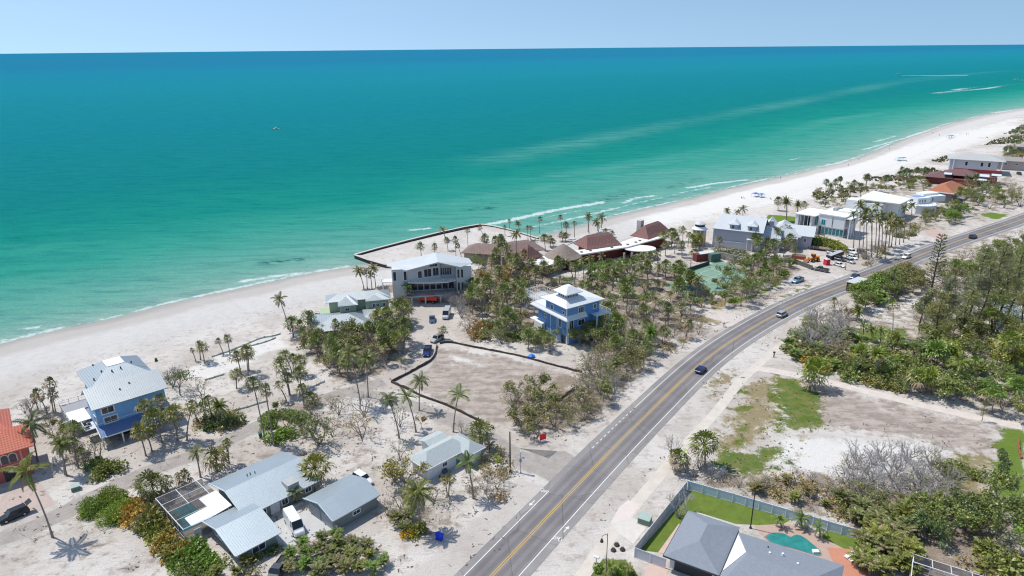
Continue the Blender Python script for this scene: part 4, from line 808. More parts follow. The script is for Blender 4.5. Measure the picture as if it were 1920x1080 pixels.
b = bld('rotunda', '', 79.8, 281.3, 0, 0, 'round yellow beach pavilion with a domed glass lantern roof', 'pavilion')
mb = MB(); mb.tube([(0,0,0),(0,0,6.9)], 2.7, 20); mb.build('wall', M('yellow_wall', (.58,.40,.13), .8, .08), b, True)
mb = MB()
for k in range(10): a_ = k*pi/5+.2; mb.box(2.72*cos(a_)-.16, 2.72*sin(a_)-.16, 0, 2.72*cos(a_)+.16, 2.72*sin(a_)+.16, 6.8)
mb.build('pilaster', WHITE, b); mb = MB(); mb.tube([(0,0,6.9),(0,0,7.2)], 3.3, 24); mb.tube([(0,0,7.2),(0,0,7.7),(0,0,8.2)], [2.9,2.5,2.3], 24); mb.build('cornice', WHITE, b)
mb = MB(); mb.tube([(0,0,8.2),(0,0,9.1)], 2.1, 16); mb.build('lantern_glass', GLS, b); mb = MB(); mb.tube([(0,0,9.1),(0,0,9.35),(0,0,9.8),(0,0,10.2),(0,0,10.4)], [2.4,2.3,1.6,.8,.1], 20); mb.build('dome', M('dome_grey', (.55,.55,.58), .5), b)

b = bld('white_modern_house', '', 136.7, 297.0, 0, -46, 'white cubic modern house with teal glass and a yellow-green hedge at its foot')
WH = M('white_render', (.74,.755,.77), .8, .04, .5); WR2 = M('white_roof_membrane', (.80,.79,.77), .7, .04, .5)
mb = MB(); mb.box(.2, .4, 4, 11.4, 16, 9.2); mb.box(1.5, 1.2, 0, 11.2, 15, 4); mb.box(-1.8, .8, 0, .2, 14, 8.3); mb.box(-9, -2.6, 0, -7.6, 12, 8.4); mb.box(-2.6,-2.0,0,-1.8,12,8.4); mb.box(-7.6, 9, 0, -2.6, 12, 8.4); mb.build('wall', WH, b)
mb = MB(); mb.box(-.1, .1, 9.2, 11.7, 16.4, 9.6); mb.box(5, 8, 9.6, 11, 15, 10.4); mb.build('roof', WR2, b)
mb = MB(); mb.roof([(-9.4,-3,8.6),(-.2,-2.4,8.6),(-.4,12.6,8.6),(-9.4,12.6,8.6)], [(0,1,2,3)], .4); mb.build('roof', WR2, b)
win(b, -.8, .78, -pi/2, 3.8, 1.3, 4.2, gl=GTEAL, fr=WH); win(b, 2.4, .38, -pi/2, 4.6, 1.7, 2.4, gl=GTEAL, fr=WH)
for k in range(6): win(b, 2.4+k*1.6, 1.18, -pi/2, .5, 1.35, 2.9, gl=GTEAL, fr=WHITE, mull=0, f=.1)
for z0 in (.6, 4.6): win(b, 11.42 if z0 > 2 else 11.22, 3.4, 0, z0, 3.8, 3.6, fr=WHITE, mull=3)
win(b, 11.42, 10.5, 0, 5, 4.2, 2.8, mull=2)
for y in (1, 4, 7): mb = MB(); mb.tube([(13.5,y,0),(13.5,y,8.6)], .22, 8); mb.build('column', WHITE, b)
mb = MB(); mb.box(11.4, .5, 8.6, 13.9, 7.5, 8.9); mb.build('canopy', WHITE, b)
mb = MB(); mb.box(6.2,.28,4.4,6.4,.38,8.6); mb.build('slit_window', GLS, b)
for x, y in ((3.4,10),(4.2,12.5)): mb = MB(); mb.box(x-.9,y-.9,9.6,x+.9,y+.9,10.9); mb.build('air_conditioner', MC['ac_grey'], b)
for x in (-6.9,-5.2,-3.5): mb = MB(); mb.box(x-.08, -2.2, 0, x+.08, -2.0, 8.2); mb.build('mullion', WHITE, b)
mb = MB(); mb.box(-7.6, 8.8, .3, -2.6, 8.98, 8); mb.build('glass_wall', GLS, b)

b = bld('white_slant_house', '', 180.2, 314.6, 0, 45, 'large white house with a broad cream slanted roof behind the palm row')
mb = MB(); mb.box(1, 6, 0, 22, 16, 8.0); mb.box(8, .6, 0, 21, 6, 7.8); mb.box(6, 16, 0, 12, 24, 7.4); mb.build('wall', WH, b)
mb = MB(); mb.roof([(6.4,-.4,8.5),(23.5,-.4,8.5),(23.5,17.6,10),(7.5,17.6,10),(-.2,15.6,9.6)], [(0,1,2,3,4)], .5); mb.build('roof', M('cream_roof', (.76,.73,.67), .7, .05, .5), b)
win(b, .98, 8.2, pi, 4.6, 2.4, 1.0, mull=2); win(b, .98, 12.6, pi, 4.4, 2.8, 1.4, mull=2); win(b, 9.5, .58, -pi/2, 3.6, 1.0, 1.4); win(b, 16, .58, -pi/2, 2, 1.0, 1.4); win(b, 7.98, 3.4, pi, 2.4, 2.0, 1.2); win(b,.98,10,pi,.8,6,1.4,mull=4)

b = bld('white_curved_house', '', 202.7, 337.4, 0, 15.7, 'white modern house with a curved front and blue glass roof terrace')
mb = MB(); mb.prism([(-2,-3.4)]+[(4.5+7*cos(t), -.5+6*sin(t)) for t in [-pi/2-.7+i*.2 for i in range(10)]]+[(14,2),(14,8),(0,8)], 0, 4.2); mb.box(1, -.8, 4.2, 9, 7, 7.2); mb.box(9, .8, 4.2, 20, 8, 7.2); mb.build('wall', WH, b)
mb = MB(); mb.box(8.6, 3.5, 7.2, 18, 8.5, 8.2); mb.build('parapet', WHITE, b); mb = MB(); mb.box(1.6, 1, 7.2, 8, 6, 7.3); mb.build('terrace', M('blue_terrace', (.22,.33,.48), .6), b)
for x in (2.4, 4.0, 5.6): win(b, x, -.82, -pi/2, 5.0, .8, 1.2)
win(b, 9.6, .78, -pi/2, 4.8, .9, 1.6); win(b, 12, .78, -pi/2, 4.8, .9, 1.6); win(b, 6.0, -6.45, -pi/2, 1.8, 1.2, .8, mull=0); win(b, .98, 3, pi, 5, 2, 1.2)
rail(b, [(-1.6,-3),(1,-5.4),(5,-6.2),(9,-4.5)], 4.2, .9)

b = bld('hip_roof_house', '', 224.1, 363.6, 0, -44.6, 'house with a rust orange tiled hip roof beside the white curved house')
mb = MB(); mb.box(1, 1, 0, 11.5, 24, 5.6); mb.build('wall', M('brown_wall', (.22,.19,.18), .85), b); mb = MB(); mb.hip(0, 0, 12.6, 26, 5.8, 9.2, inset=6); mb.build('roof', M('rust_tile', (.40,.155,.085), .8, .12, 1, lap=('S', .7)), b)
mb = MB(); mb.box(-.1,-.2,5.3,12.7,-.02,5.8); mb.build('fascia', WHITE, b); win(b, 11.52, 6, 0, 2, 3, 2); win(b, 4, .98, -pi/2, 2, 2, 1.8)
mb = MB(); mb.roof([(13,3,3.4),(17,3,3.2),(17,8,3.2),(13,8,3.4)], [(0,1,2,3)], .2); mb.build('awning', M('grey_awning', (.45,.45,.5), .7), b)

b = bld('shore_mansion', '', 288.1, 450.5, 0, -31, 'big pale house with a broad grey hip roof nearest the far beach')
mb = MB(); mb.box(.8, 1.5, 0, 27, 20, 8.7); mb.build('wall', M('pale_lilac_wall', (.50,.52,.56), .85, .05), b)
mb = MB(); mb.hip(-1, -.5, 31, 22, 9, 12, inset=10); mb.build('roof', M('soft_grey_roof', (.44,.44,.43), .8, .06), b)
for x in (10, 18.5, 22.5): win(b, x, 1.48, -pi/2, 5.0, 1.4, 2.6, mull=0)
for x in (2.5, 28.8): mb = MB(); mb.box(x, -.1, 0, x+.7, .6, 8.7); mb.build('column', WHITE, b)
mb = MB(); mb.box(27.2,3,4,27.3,15,8); mb.build('glass_wall', GLS, b)

b = bld('maroon_roof_house', '', 252, 413, 0, -34, 'low house with overlapping maroon tiled roofs and pale flat canopies')
MRR = M('plum_tile', (.17,.095,.095), .8, .1, 1, lap=('S', .7))
mb = MB(); mb.box(1, 2, 0, 26, 12, 3.6); mb.box(12, 12, 0, 36, 26, 4.6); mb.build('wall', M('maroon_timber', (.18,.05,.05), .8), b)
mb = MB(); mb.hip(-1, 0, 14, 16, 4.2, 7, inset=5); mb.build('roof', MRR, b); mb = MB(); mb.hip(8, 6, 26, 24, 5.4, 8.2, inset=6); mb.build('roof', MRR, b)
mb = MB(); mb.box(13, 25.4, 5, 38, 27, 7); mb.build('parapet', M('red_band', (.30,.06,.055), .7), b)
for x0, y0, x1, y1, z in ((9,0,13,7,6.6),(27,12,32,22,5),(33,16,38,24,5.4),(24,4,31,10,4)): mb = MB(); mb.box(x0, y0, z-.3, x1, y1, z); mb.build('canopy', M('pale_canopy', (.60,.66,.68), .6), b)
win(b, 30, 11.98, -pi/2, 1, 4, 2); 

for (px_, py_, w, d, z, deg, lab) in ((1870,318,16,12,6,-25,'tan house half hidden by trees at the right edge, nearer of two'), (1905,290,14,12,6,-30,'tan house half hidden by trees at the right edge, farther of two')):
    b = bld('tan_house', '0', px_, py_, 0, deg, lab); mb = MB(); mb.box(0, 0, 0, w, d, z); mb.build('wall', M('tan_render', (.40,.35,.33), .85), b)
    mb = MB(); mb.hip(-.8, -.8, w+.8, d+.8, z+.1, z+2.2, inset=4.5); mb.build('roof', M('taupe_roof', (.33,.29,.27), .85), b); win(b, 4, -.02, -pi/2, 3.5, 1.6, 1.2); win(b, 10, -.02, -pi/2, 3.5, 1.6, 1.2)
b = bld('white_roof_house', '0', 1868, 612, 0, -20, 'house with pale blue-white metal roof half hidden behind the tall trees at right')
mb = MB(); mb.box(0, 0, 0, 20, 11, 3); mb.build('wall', WW, b); mb = MB(); mb.gable(-.8, -.8, 21, 12, 3.1, 5.6); mb.build('roof', M('ice_metal', (.60,.66,.70), .4, .05, .4, seam=('X', .5)), b); win(b, 3, -.02, -pi/2, 1.2, 1.4, 1); win(b, 9, -.02, -pi/2, 1.2, 1.4, 1)
b = bld('roadside_wall_block', 'c', 655, 600, 0, 38, 'dark brown block gatehouse with pale flat roof beside the road', 'gatehouse')
mb = MB(); mb.box(0, 0, 0, 3.0, 3.4, 3.2); mb.box(3, .6, 0, 8, 3.2, 2.8); mb.build('wall', M('brown_block', (.10,.045,.04), .85), b); mb = MB(); mb.box(-.2, -.2, 3.2, 8.2, 3.6, 3.4); mb.build('roof', M('pale_flat', (.52,.53,.53), .7), b)

# grey shingle house bottom right
b = bld('shingle_house', '', 23.7, 88.7, 0, -31, 'grey shingle-roofed bungalow with garage and a white skylight panel beside the kidney pool')
SG = M('shingle_grey', (.235, .26, .30), .9, .09, 1.5, speck=.28)
mb = MB(); mb.box(.8, 1.6, 0, 8, 12.8, 2.8); mb.box(8.4, 2, 0, 24, 11.6, 2.8); mb.build('wall', M('pale_stucco', (.60,.58,.56), .85), b)
mb = MB(); mb.hip(.0, .4, 8.9, 13.5, 3.0, 4.7, inset=4.2); mb.build('roof', SG, b)
mb = MB(); mb.roof([(9.1,-3,3.4),(25.2,-3,3.4),(25.2,12.4,3.1),(9.1,12.0,3.1),(12.0,4.5,5.4),(21.8,4.5,5.4)], [(0,1,5,4),(1,2,5),(2,3,4,5),(3,0,4)], .2); mb.build('roof', SG, b)
mb = MB(); mb.roof([(9.2,1.2,3.50),(9.2,11.2,3.28),(11.6,5.2,5.14)], [(0,1,2)], .06); mb.build('skylight_panel', M('white_panel', (.82,.84,.85), .5), b)
mb = MB(); mb.obox((0,.35,2.9),(8.9,.35,2.9), .12, .25); mb.obox((-.05,.4,2.9),(-.05,13.5,2.9), .1, .2); mb.obox((9.0,.4,2.95),(9.0,12.4,2.95), .12, .3); mb.build('gutter', M('gutter_dark', (.05,.055,.065), .6), b)
mb = MB(); mb.box(1.6, 1.5, 0, 7.6, 1.59, 2.5); mb.build('opening_shade_panel', MC['painted_deep_shade'], b)  # garage mouth drawn as a panel with its shade painted in
for x, y in ((14.8,7.5),(16.6,8.3),(19,7.2)): mb = MB(); mb.tube([(x,y,3.9),(x,y,4.75)], .18, 8); mb.build('roof_vent', WHITE, b)
mb = MB(); mb.tube([(14.2,9.6,3.6),(14.2,9.6,4.1)], .1, 8); mb.build('vent_pipe', MC['vent_dark'], b)

# white panel fence round it
FW = M('vinyl_fence', (.58,.66,.74), .6, .04, 1); FWL = M('vinyl_fence_side', (.52,.52,.56), .6, .05, 1)
def panel_fence(key, pts, h, label, mat, z1=True):
    P_ = [Vector(G(*zp(key, x, y), h)) for x, y in pts]; o = empty('panel_fence', (P_[0].x, P_[0].y, 0)); tag(o, label, 'fence')
    for A, B in zip(P_[:-1], P_[1:]):
        L = (B-A).length; k = max(1, round(L/2.4))
        for i in range(k):
            a_ = A+(B-A)*(i/k)-P_[0]; c_ = A+(B-A)*((i+1)/k)-P_[0]; dn = (c_-a_).normalized()*.06
            mb = MB(); mb.obox((*(a_+dn), h/2), (*(c_-dn), h/2), .05, h-.1); mb.obox((*(a_+dn), h-.02), (*(c_-dn), h-.02), .10, .12); mb.obox((*(a_+dn), .1), (*(c_-dn), .1), .10, .15); mb.build('panel', mat, o)
            mb = MB(); mb.box(a_.x-.07, a_.y-.07, 0, a_.x+.07, a_.y+.07, h+.12); mb.build('post', M('vinyl_post', (.66,.70,.74), .6), o)
    return o
panel_fence('f', [(762,368),(1100,462),(1500,578),(1920,700),(2165,765)], 1.9, 'pale blue-white panel fence behind the lawn and pool, longest run', FW)
panel_fence('f', [(752,372),(362,858)], 1.9, 'pale panel fence beside the pavement and green utility box', FWL)
panel_fence('f', [(362,868),(600,955)], 1.9, 'short pale fence with gate between front corner and garage', FWL)
# kidney pool
c0 = [(1345,790),(1400,762),(1480,766),(1530,790),(1570,775),(1620,790),(1680,835),(1740,890),(1735,925),(1640,900),(1540,870),(1460,850),(1390,830)]
P_ = catmull([Vector(G(*zp('f', x, y))) for x, y in c0], 4); cx_ = sum((p for p in P_), Vector((0, 0)))/len(P_)
pl = empty('swimming_pool', (cx_.x, cx_.y, 0)); tag(pl, 'kidney-shaped turquoise swimming pool behind the grey shingle bungalow', 'pool')
mb = MB(); mb.prism([tuple((p-cx_)*1.07) for p in P_], .0, .07); mb.build('coping', M('pool_coping', (.16,.20,.20), .7), pl)
mb = MB(); mb.prism([tuple((p-cx_)*1.0) for p in P_], .02, .085); mb.build('water', glass('turquoise_water', (.03, .22, .20), .08), pl)
mb = MB(); g_ = Vector(G(*zp('f', 1716, 905)))-cx_; mb.box(g_.x-.5, g_.y-.35, 0, g_.x+.5, g_.y+.35, .45); mb.build('spa_step', WHITE, pl)
# screened lanai at the bottom edge
b = bld('screen_enclosure', '', 63.9, 88.8, 0, -32, 'white framed screen enclosure over an orange patio at the bottom edge', 'enclosure')
mb = MB(); mb.box(-.5, -14, 0, 14, -.5, .05); mb.build('floor', M('taupe_floor', (.30,.24,.21), .85), b); mb = MB(); mb.box(.6, -9, .05, 6, -3.2, .08); mb.build('orange_patio', M('orange_floor', (.62,.16,.07), .8), b)
mb = MB()
for x in (0, 2.6, 5.1, 7.9, 10.6, 13.5): mb.box(x-.06, -.06, 0, x+.06, .06, 3); mb.obox((x, 0, 3), (x, -3.5, 4.1), .1, .1)
for z in (1.1, 3): mb.obox((-.06, 0, z), (13.5, 0, z), .09, .09)
for y in (0, -2, -4, -6): mb.box(-.06, y-.05, 0, .06, y+.05, 3)
for z in (1.1, 3): mb.obox((0, 0, z), (0, -8, z), .09, .09)
mb.obox((0,-3.5,4.1),(13.5,-3.5,4.1), .1, .1); f_ = mb.build('frame', M('bright_frame', (.72,.73,.74), .5), b)
mb = MB(); mb.add([(0,0,.1),(13.5,0,.1),(13.5,0,3),(0,0,3)], [(0,1,2,3)]); mb.add([(0,-.02,3.02),(13.5,-.02,3.02),(13.5,-3.5,4.12),(0,-3.5,4.12)], [(0,1,2,3)]); mb.build('screen', SCR, f_)

# sea wall of the sand platform
PL = [(665,478),(700,468),(760,452),(820,437),(870,426),(900,421),(925,424),(960,432),(1010,447)]
PW = [Vector(G(x, y, .3)) for x, y in PL]; lf = [Vector(G(x, y, .3)) for x, y in [(665,478),(690,487),(722,496),(760,500),(800,492)]]
inner = [tuple(p) for p in PW] + [(30, 292), (10, 262), (-30, 240)] + [tuple(p) for p in lf[::-1][:-1]]
mb = MB(); n_ = len(inner); mb.prism(inner, -2.5, .02); o = mb.build('beach_platform', gobj.data.materials[0]); tag(o, kind='structure')
at_ = o.data.attributes.new('d', 'FLOAT', 'POINT'); at_.data.foreach_set('value', [-37.0]*len(o.data.vertices))
sw = empty('sea_wall', (PW[0].x, PW[0].y, 0)); tag(sw, 'dark timber sea wall with pale cap around the square sand spit', 'sea wall')
def wallrun(l, nm, w0, z0, z1, mat, off=0):
    mb = MB(); base = PW[0]
    for A, B in zip(l[:-1], l[1:]):
        a_ = A-base; c_ = B-base; d = (c_-a_).normalized(); mb.obox((*(a_-d*.02), (z0+z1)/2), (*(c_+d*.02), (z0+z1)/2), w0, z1-z0)
    return mb.build(nm, mat, sw)
TIM = M('dark_timber', (.065, .055, .05), .9, .2, 1.5)
wallrun(PW, 'wall', .5, -2.2, .45, TIM); wallrun(PW, 'cap', 1.25, .46, .62, M('pale_cap', (.52,.49,.45), .9)); wallrun(lf, 'wall', .5, -2.2, .3, TIM); wallrun(lf, 'cap', 1.1, .32, .5, MC['pale_cap'])
# inner dark timber face set back from the cap
cin = Vector((-5, 290)); PI_ = [p+(cin-p).normalized()*2.4 for p in PW[:6]]; wallrun(PI_, 'timber_face', .35, 0, .6, M('wet_timber', (.045,.03,.028), .9)); 
# ------------------------------------------------------------------ vehicles
TYRE = M('tyre_rubber', (.02, .02, .02), .85); RIM = M('rim_alloy', (.45, .46, .48), .35, metal=.6); LAMP = M('lamp_lens', (.75, .76, .78), .15); TAIL = M('tail_lens', (.35, .02, .02), .25)
CGL = glass('car_glass', (.02, .025, .03), .05); BLK = M('black_plastic', (.02, .02, .022), .5)
def paint(name, c, metal=.25): return M(name, c, .28, .02, .5, metal=metal, spec=.6)
def loft(mb, secs, mi=0):        # secs: list of (x, half width bottom, half width top, zbottom, ztop) -> rounded box sections
    k = len(mb.v)
    for x, wb, wt, z0, z1 in secs:
        r = min(.12, (z1-z0)*.3)
        mb.v += [(x, -wb+.06, z0), (x, -wb, z0+r), (x, -wt, z1-r), (x, -wt+r, z1), (x, wt-r, z1), (x, wt, z1-r), (x, wb, z0+r), (x, wb-.06, z0)]
    for i in range(len(secs)-1):
        for j in range(8): mb.f.append((k+i*8+j, k+i*8+(j+1) % 8, k+(i+1)*8+(j+1) % 8, k+(i+1)*8+j)); mb.m.append(mi)
    mb.f.append(tuple(k+7-j for j in range(8))); mb.m.append(mi); e = k+(len(secs)-1)*8; mb.f.append(tuple(e+j for j in range(8))); mb.m.append(mi)
SPEC = {  # L, W, belt z, roof z, glass: base x0..x1, top x0..x1 (x forward from centre)
 'sedan': (4.7, 1.84, .92, 1.44, -1.75, 1.05, -1.0, .35, 'trunk'), 'suv': (4.75, 1.92, 1.08, 1.74, -2.2, 1.05, -1.95, .45, 'box'),
 'pickup': (5.8, 2.0, 1.18, 1.86, -.55, 1.35, -.35, .85, 'bed'), 'van': (6.2, 2.05, 1.45, 2.6, -2.95, 2.35, -2.9, 1.65, 'van'), 'hatch': (4.3, 1.8, .98, 1.52, -2.0, .95, -1.6, .35, 'box')}
def car(kind, key, a, b, col, label, name=None, cat=None, group=None):
    L, W, zb, zr, g0, g1, t0, t1, st = SPEC[kind]
    A = Vector(G(*zp(key, *a), .4)); B = Vector(G(*zp(key, *b), .4)); m = (A+B)/2; d = B-A
    o = empty(name or {'van': 'panel_van', 'pickup': 'pickup_truck', 'suv': 'suv', 'hatch': 'hatchback', 'sedan': 'car'}[kind], (m.x, m.y, .03 if group == 'cars driving along the beach road' else 0), math_atan(d)); tag(o, label, cat or {'van': 'van', 'pickup': 'pickup truck'}.get(kind, 'car'), group)
    h = L/2; w = W/2; P_ = paint(*col); mb = MB()
    nose = zb-.18 if st != 'van' else zb-.25
    tz = zb if st != 'trunk' else zb-.04
    loft(mb, [(-h, w*.86, w*.84, .42, tz-.12), (-h+.18, w, w*.94, .30, tz), (-h+1.0, w, w*.96, .26, tz), (g1-.1, w, w*.96, .26, zb), (h-.55, w*.98, w*.90, .28, nose), (h-.12, w*.90, w*.78, .34, nose-.14), (h, w*.78, w*.66, .42, nose-.26)])
    if st == 'bed':
        mb.box(-h+.12, -w*.95, zb, -.6, -w*.86, zb+.16); mb.box(-h+.12, w*.86, zb, -.6, w*.95, zb+.16); mb.box(-h+.06, -w*.95, zb, -h+.14, w*.95, zb+.14)
    rw = w*.78 if st != 'van' else w*.88
    mb.box(t0, -rw+.04, zr-.05, t1, rw-.04, zr)
    if st == 'van': loft(mb, [(-h+.05, w, rw, zb-.2, zr-.02), (t1-.9, w, rw, zb-.2, zr-.02), (t1-.55, w, rw, zb-.2, zr-.05)])
    mb.build('body', P_, o, False)
    gb = MB(); q = w*.93
    x0, y0 = (g0, t0) if st != 'van' else (t1-.54, t1-.54)
    gb.add([(x0,-q,zb-.02),(g1,-q,zb-.02),(g1,q,zb-.02),(x0,q,zb-.02),(y0,-rw,zr-.04),(t1,-rw,zr-.04),(t1,rw,zr-.04),(y0,rw,zr-.04)], [(3,2,1,0),(4,5,6,7),(0,1,5,4),(1,2,6,5),(2,3,7,6),(3,0,4,7)]); gb.build('glasshouse', CGL, o)
    pb = MB()
    for s in (-1, 1):
        for xb, xt in ((g1, t1), (g0+(g1-g0)*.45, g0+(g1-g0)*.45), (x0, y0)):
            pb.obox((xb, s*(q+.012), zb), (xt, s*(rw+.02), zr-.03), .09, .05)
    pb.build('pillars', P_, o)
    if st == 'bed': bb = MB(); bb.box(-h+.16, -w*.85, zb-.02, -.6, w*.85, zb+.02); bb.build('bed_liner', BLK, o)
    for sx in (-h+.95, h-.95):
        for s in (-1, 1):
            wb = MB(); wb.tube([(sx, s*(w-.24), .36), (sx, s*(w+.02), .36)], .36, 12); t_ = wb.build('wheel', TYRE, o); rb = MB(); rb.tube([(sx, s*(w-.1), .36), (sx, s*(w+.035), .36)], .21, 8); rb.build('rim', RIM, t_)
    for s in (-1, 1):
        lb = MB(); lb.box(h-.16, s*w*.60-.16, nose-.42, h+.015, s*w*.60+.16, nose-.26); lb.build('headlight', LAMP, o)
        lb = MB(); lb.box(-h-.015, s*w*.74-.1, zb-.42, -h+.12, s*w*.74+.1, zb-.18); lb.build('tail_light', TAIL, o)
    return o
def math_atan(d): return math.atan2(d.y, d.x)
NAVY = ('paint_navy', (.015, .035, .16)); SIL = ('paint_silver', (.42, .45, .46)); WHT = ('paint_white', (.74, .75, .76), 0); DGR = ('paint_dark_grey', (.09, .095, .10)); BKC = ('paint_black', (.018, .022, .03)); LBL = ('paint_light_blue', (.20, .33, .46)); CHR = ('paint_charcoal', (.045, .045, .055))
car('van', '3', (1050,640), (1130,770), WHT, 'tall white panel van parked on the pale slab by the garage')
car('suv', '3', (1545,325), (1660,395), WHT, 'white car with sunroof parked on the sand behind the grey garage')
car('pickup', '3', (1010,990), (925,1110), DGR, 'grey pickup truck cut off by the bottom edge of the photo')
v = car('suv', '2', (190,590), (15,665), BKC, 'dark green-black car with its rear hatch standing open on the sand')
hb = MB(); hb.obox((-2.1, 0, 1.7), (-3.0, 0, 2.15), 1.5, .06); hb.build('open_hatch', BLK, v)
car('pickup', '5', (1618,205), (1592,275), NAVY, 'navy blue pickup parked beside the curved dark barrier of the cleared lot', group='cars parked along the sandy drive')
car('suv', '5', (1715,125), (1640,165), SIL, 'silver grey car parked under a small palm at the corner of the cleared lot', group='cars parked along the sandy drive')
car('sedan', '6', (1000,690), (1003,745), ('paint_steel_blue', (.06, .12, .22)), 'small blue-grey car parked just below the orange machine', group='cars parked along the sandy drive')
car('van', '6', (1125,650), (1095,720), ('paint_pale_silver', (.55, .58, .58)), 'pale silver van with white roof parked near the grey stilt house', group='cars parked along the sandy drive')
RG = 'cars driving along the beach road'
def rcar(kind, px, py, off, away, col, label):
    i = nearest(px, py); p, d, n = roadpt(i, off); t = (Vector(G(px, py, .5))-line[i]).dot(d); p = p+d*t
    if not away: d = -d
    a_ = p-d*2; b_ = p+d*2; q1 = Pp(a_.x, a_.y, .4); q2 = Pp(b_.x, b_.y, .4); car(kind, '0', q1, q2, col, label, group=RG)
rcar('hatch', 1316, 694, 1.9, True, NAVY, 'dark blue hatchback on the road, nearest car to the camera')
rcar('suv', 1467, 590, 1.9, True, SIL, 'silver car on the road, second nearest driving car')
rcar('sedan', 1621, 523, -1.9, False, ('paint_blue_grey', (.06, .09, .20)), 'blue saloon on the road beside the brown block gatehouse')
rcar('suv', 1715, 485, -1.6, False, WHT, 'white car on the road near the row of tall palms')
rcar('suv', 1817, 443, 1.6, True, CHR, 'dark car on the road, farthest driving car')
PG = 'vehicles parked in the builders yard'
car('pickup', 'a', (1300,810), (1225,840), LBL, 'light blue and white pickup parked on grass beside the tennis court trees', group=PG)
car('pickup', 'a', (1485,755), (1385,735), DGR, 'dark grey crew-cab pickup parked side-on in the builders yard', group=PG)
YD = [((1559,493),(1588,501),WHT,'sedan','white saloon in the builders yard beside the lone trunk'),((1562,484),(1585,489),CHR,'suv','charcoal car behind the white saloon in the builders yard'),((1584,487),(1603,494),SIL,'suv','silver car at the right end of the builders yard row'),
 ((1590,480),(1607,486),WHT,'sedan','white car farther back in the builders yard row'),((1588,470),(1606,476),WHT,'suv','white car by the foot of the first tall palms'),((1554,474),(1574,478),SIL,'pickup','silver pickup behind the dark dump trailer'),((1607,470),(1625,478),DGR,'suv','grey car among the palm trunks near the road')]
for a_, b_, c_, k_, l_ in YD: car(k_, '0', a_, b_, c_, l_, group=PG)
car('suv', '0', (1643,531), (1628,541), WHT, 'white car half hidden by the bright green roadside bush', group=None)
car('sedan', '0', (1652,523), (1666,530), BKC, 'dark car behind the bright green roadside bush', group=None)
car('suv', '0', (1905,324), (1917,329), CHR, 'dark car on the pale drive by the far tan houses', group=None)

ORG = M('orange_plant_paint', (.72, .13, .02), .45); ORR = M('orange_red_paint', (.78, .07, .03), .45)
def prop(name, key, p, label, cat, rz=0, z=0, group=None):
    g = G(*zp(key, *p), z); o = empty(name, (g[0], g[1], z), R(rz)); tag(o, label, cat, group); return o
def part(o, nm, mat, fn): mb = MB(); fn(mb); return mb.build(nm, mat, o)
o = prop('tow_machine', '6', (985,590), 'bright orange-red towable machine parked under the grey stilt house', 'machine', -8)
part(o, 'hopper', ORR, lambda m: m.roof([(-2.8,-1,2.4),(2.6,-1,2.4),(2.6,1,2.4),(-2.8,1,2.4)], [(0,1,2,3)], 1.3)); part(o, 'engine_cover', ORR, lambda m: loft(m, [(-3.4,.8,.7,.9,1.8),(-2.9,.95,.85,.8,2.2),(-2.82,.95,.85,.8,2.2)]))
part(o, 'chassis', BLK, lambda m: m.box(-3,-.7,.55,2.8,.7,1.08)); part(o, 'drawbar', ORR, lambda m: m.obox((2.8,0,.7),(4.2,0,.5), .18, .18)); part(o, 'drum', ORR, lambda m: m.tube([(-1.5,0,2.4),(1.5,0,2.5)], .7, 12))
for x in (-1.0, 1.3):
    for s in (-1.05, 1.05): t_ = part(o, 'wheel', TYRE, lambda m: m.tube([(x,s-.12,.5),(x,s+.12,.5)], .5, 12)); part(t_, 'rim', RIM, lambda m: m.tube([(x,s-.15,.5),(x,s+.15,.5)], .25, 8))
o = prop('wheel_loader', 'a', (1375,680), 'orange-yellow wheel loader in the builders yard', 'loader', 200)
LO = M('loader_orange', (.80, .26, .02), .5)
part(o, 'body', LO, lambda m: (m.box(-2.4,-.8,.9,-.2,.8,2.0), m.box(-.2,-.5,.9,1.6,.5,1.5))); part(o, 'cab', CGL, lambda m: m.box(-.6,-.65,2.0,.6,.65,3.0)); part(o, 'cab_roof', LO, lambda m: m.box(-.7,-.75,3.0,.7,.75,3.15))
part(o, 'arm', LO, lambda m: (m.obox((1.2,-.4,1.5),(3.0,-.4,.7), .15, .3), m.obox((1.2,.4,1.5),(3.0,.4,.7), .15, .3))); part(o, 'bucket', M('bucket_steel', (.30,.12,.05), .7), lambda m: m.add([(3.0,-1.2,.2),(3.9,-1.2,.2),(3.0,-1.2,1.2),(3.0,1.2,.2),(3.9,1.2,.2),(3.0,1.2,1.2)], [(0,1,2),(5,4,3),(0,2,5,3),(0,3,4,1),(1,4,5,2)]))
for x in (-1.6, 1.0):
    for s in (-1.05, 1.05): t_ = part(o, 'wheel', TYRE, lambda m: m.tube([(x,s-.22,.7),(x,s+.22,.7)], .7, 14)); part(t_, 'rim', LO, lambda m: m.tube([(x,s-.25,.7),(x,s+.25,.7)], .32, 8))
o = prop('skip', 'a', (1270,660), 'rusty red open skip beside the orange loader', 'skip', -25); part(o, 'tub', M('rust_red', (.42,.10,.05), .8), lambda m: (m.roof([(-2.6,-1.1,1.3),(2.6,-1.1,1.3),(2.6,1.1,1.3),(-2.6,1.1,1.3)], [(0,1,2,3)], 1.2))); part(o, 'debris', M('debris_brown', (.20,.15,.11), .95, .4, 3, speck=.5), lambda m: m.hip(-2.3,-.9,2.3,.9,1.32,1.9,inset=.8,t=.01))
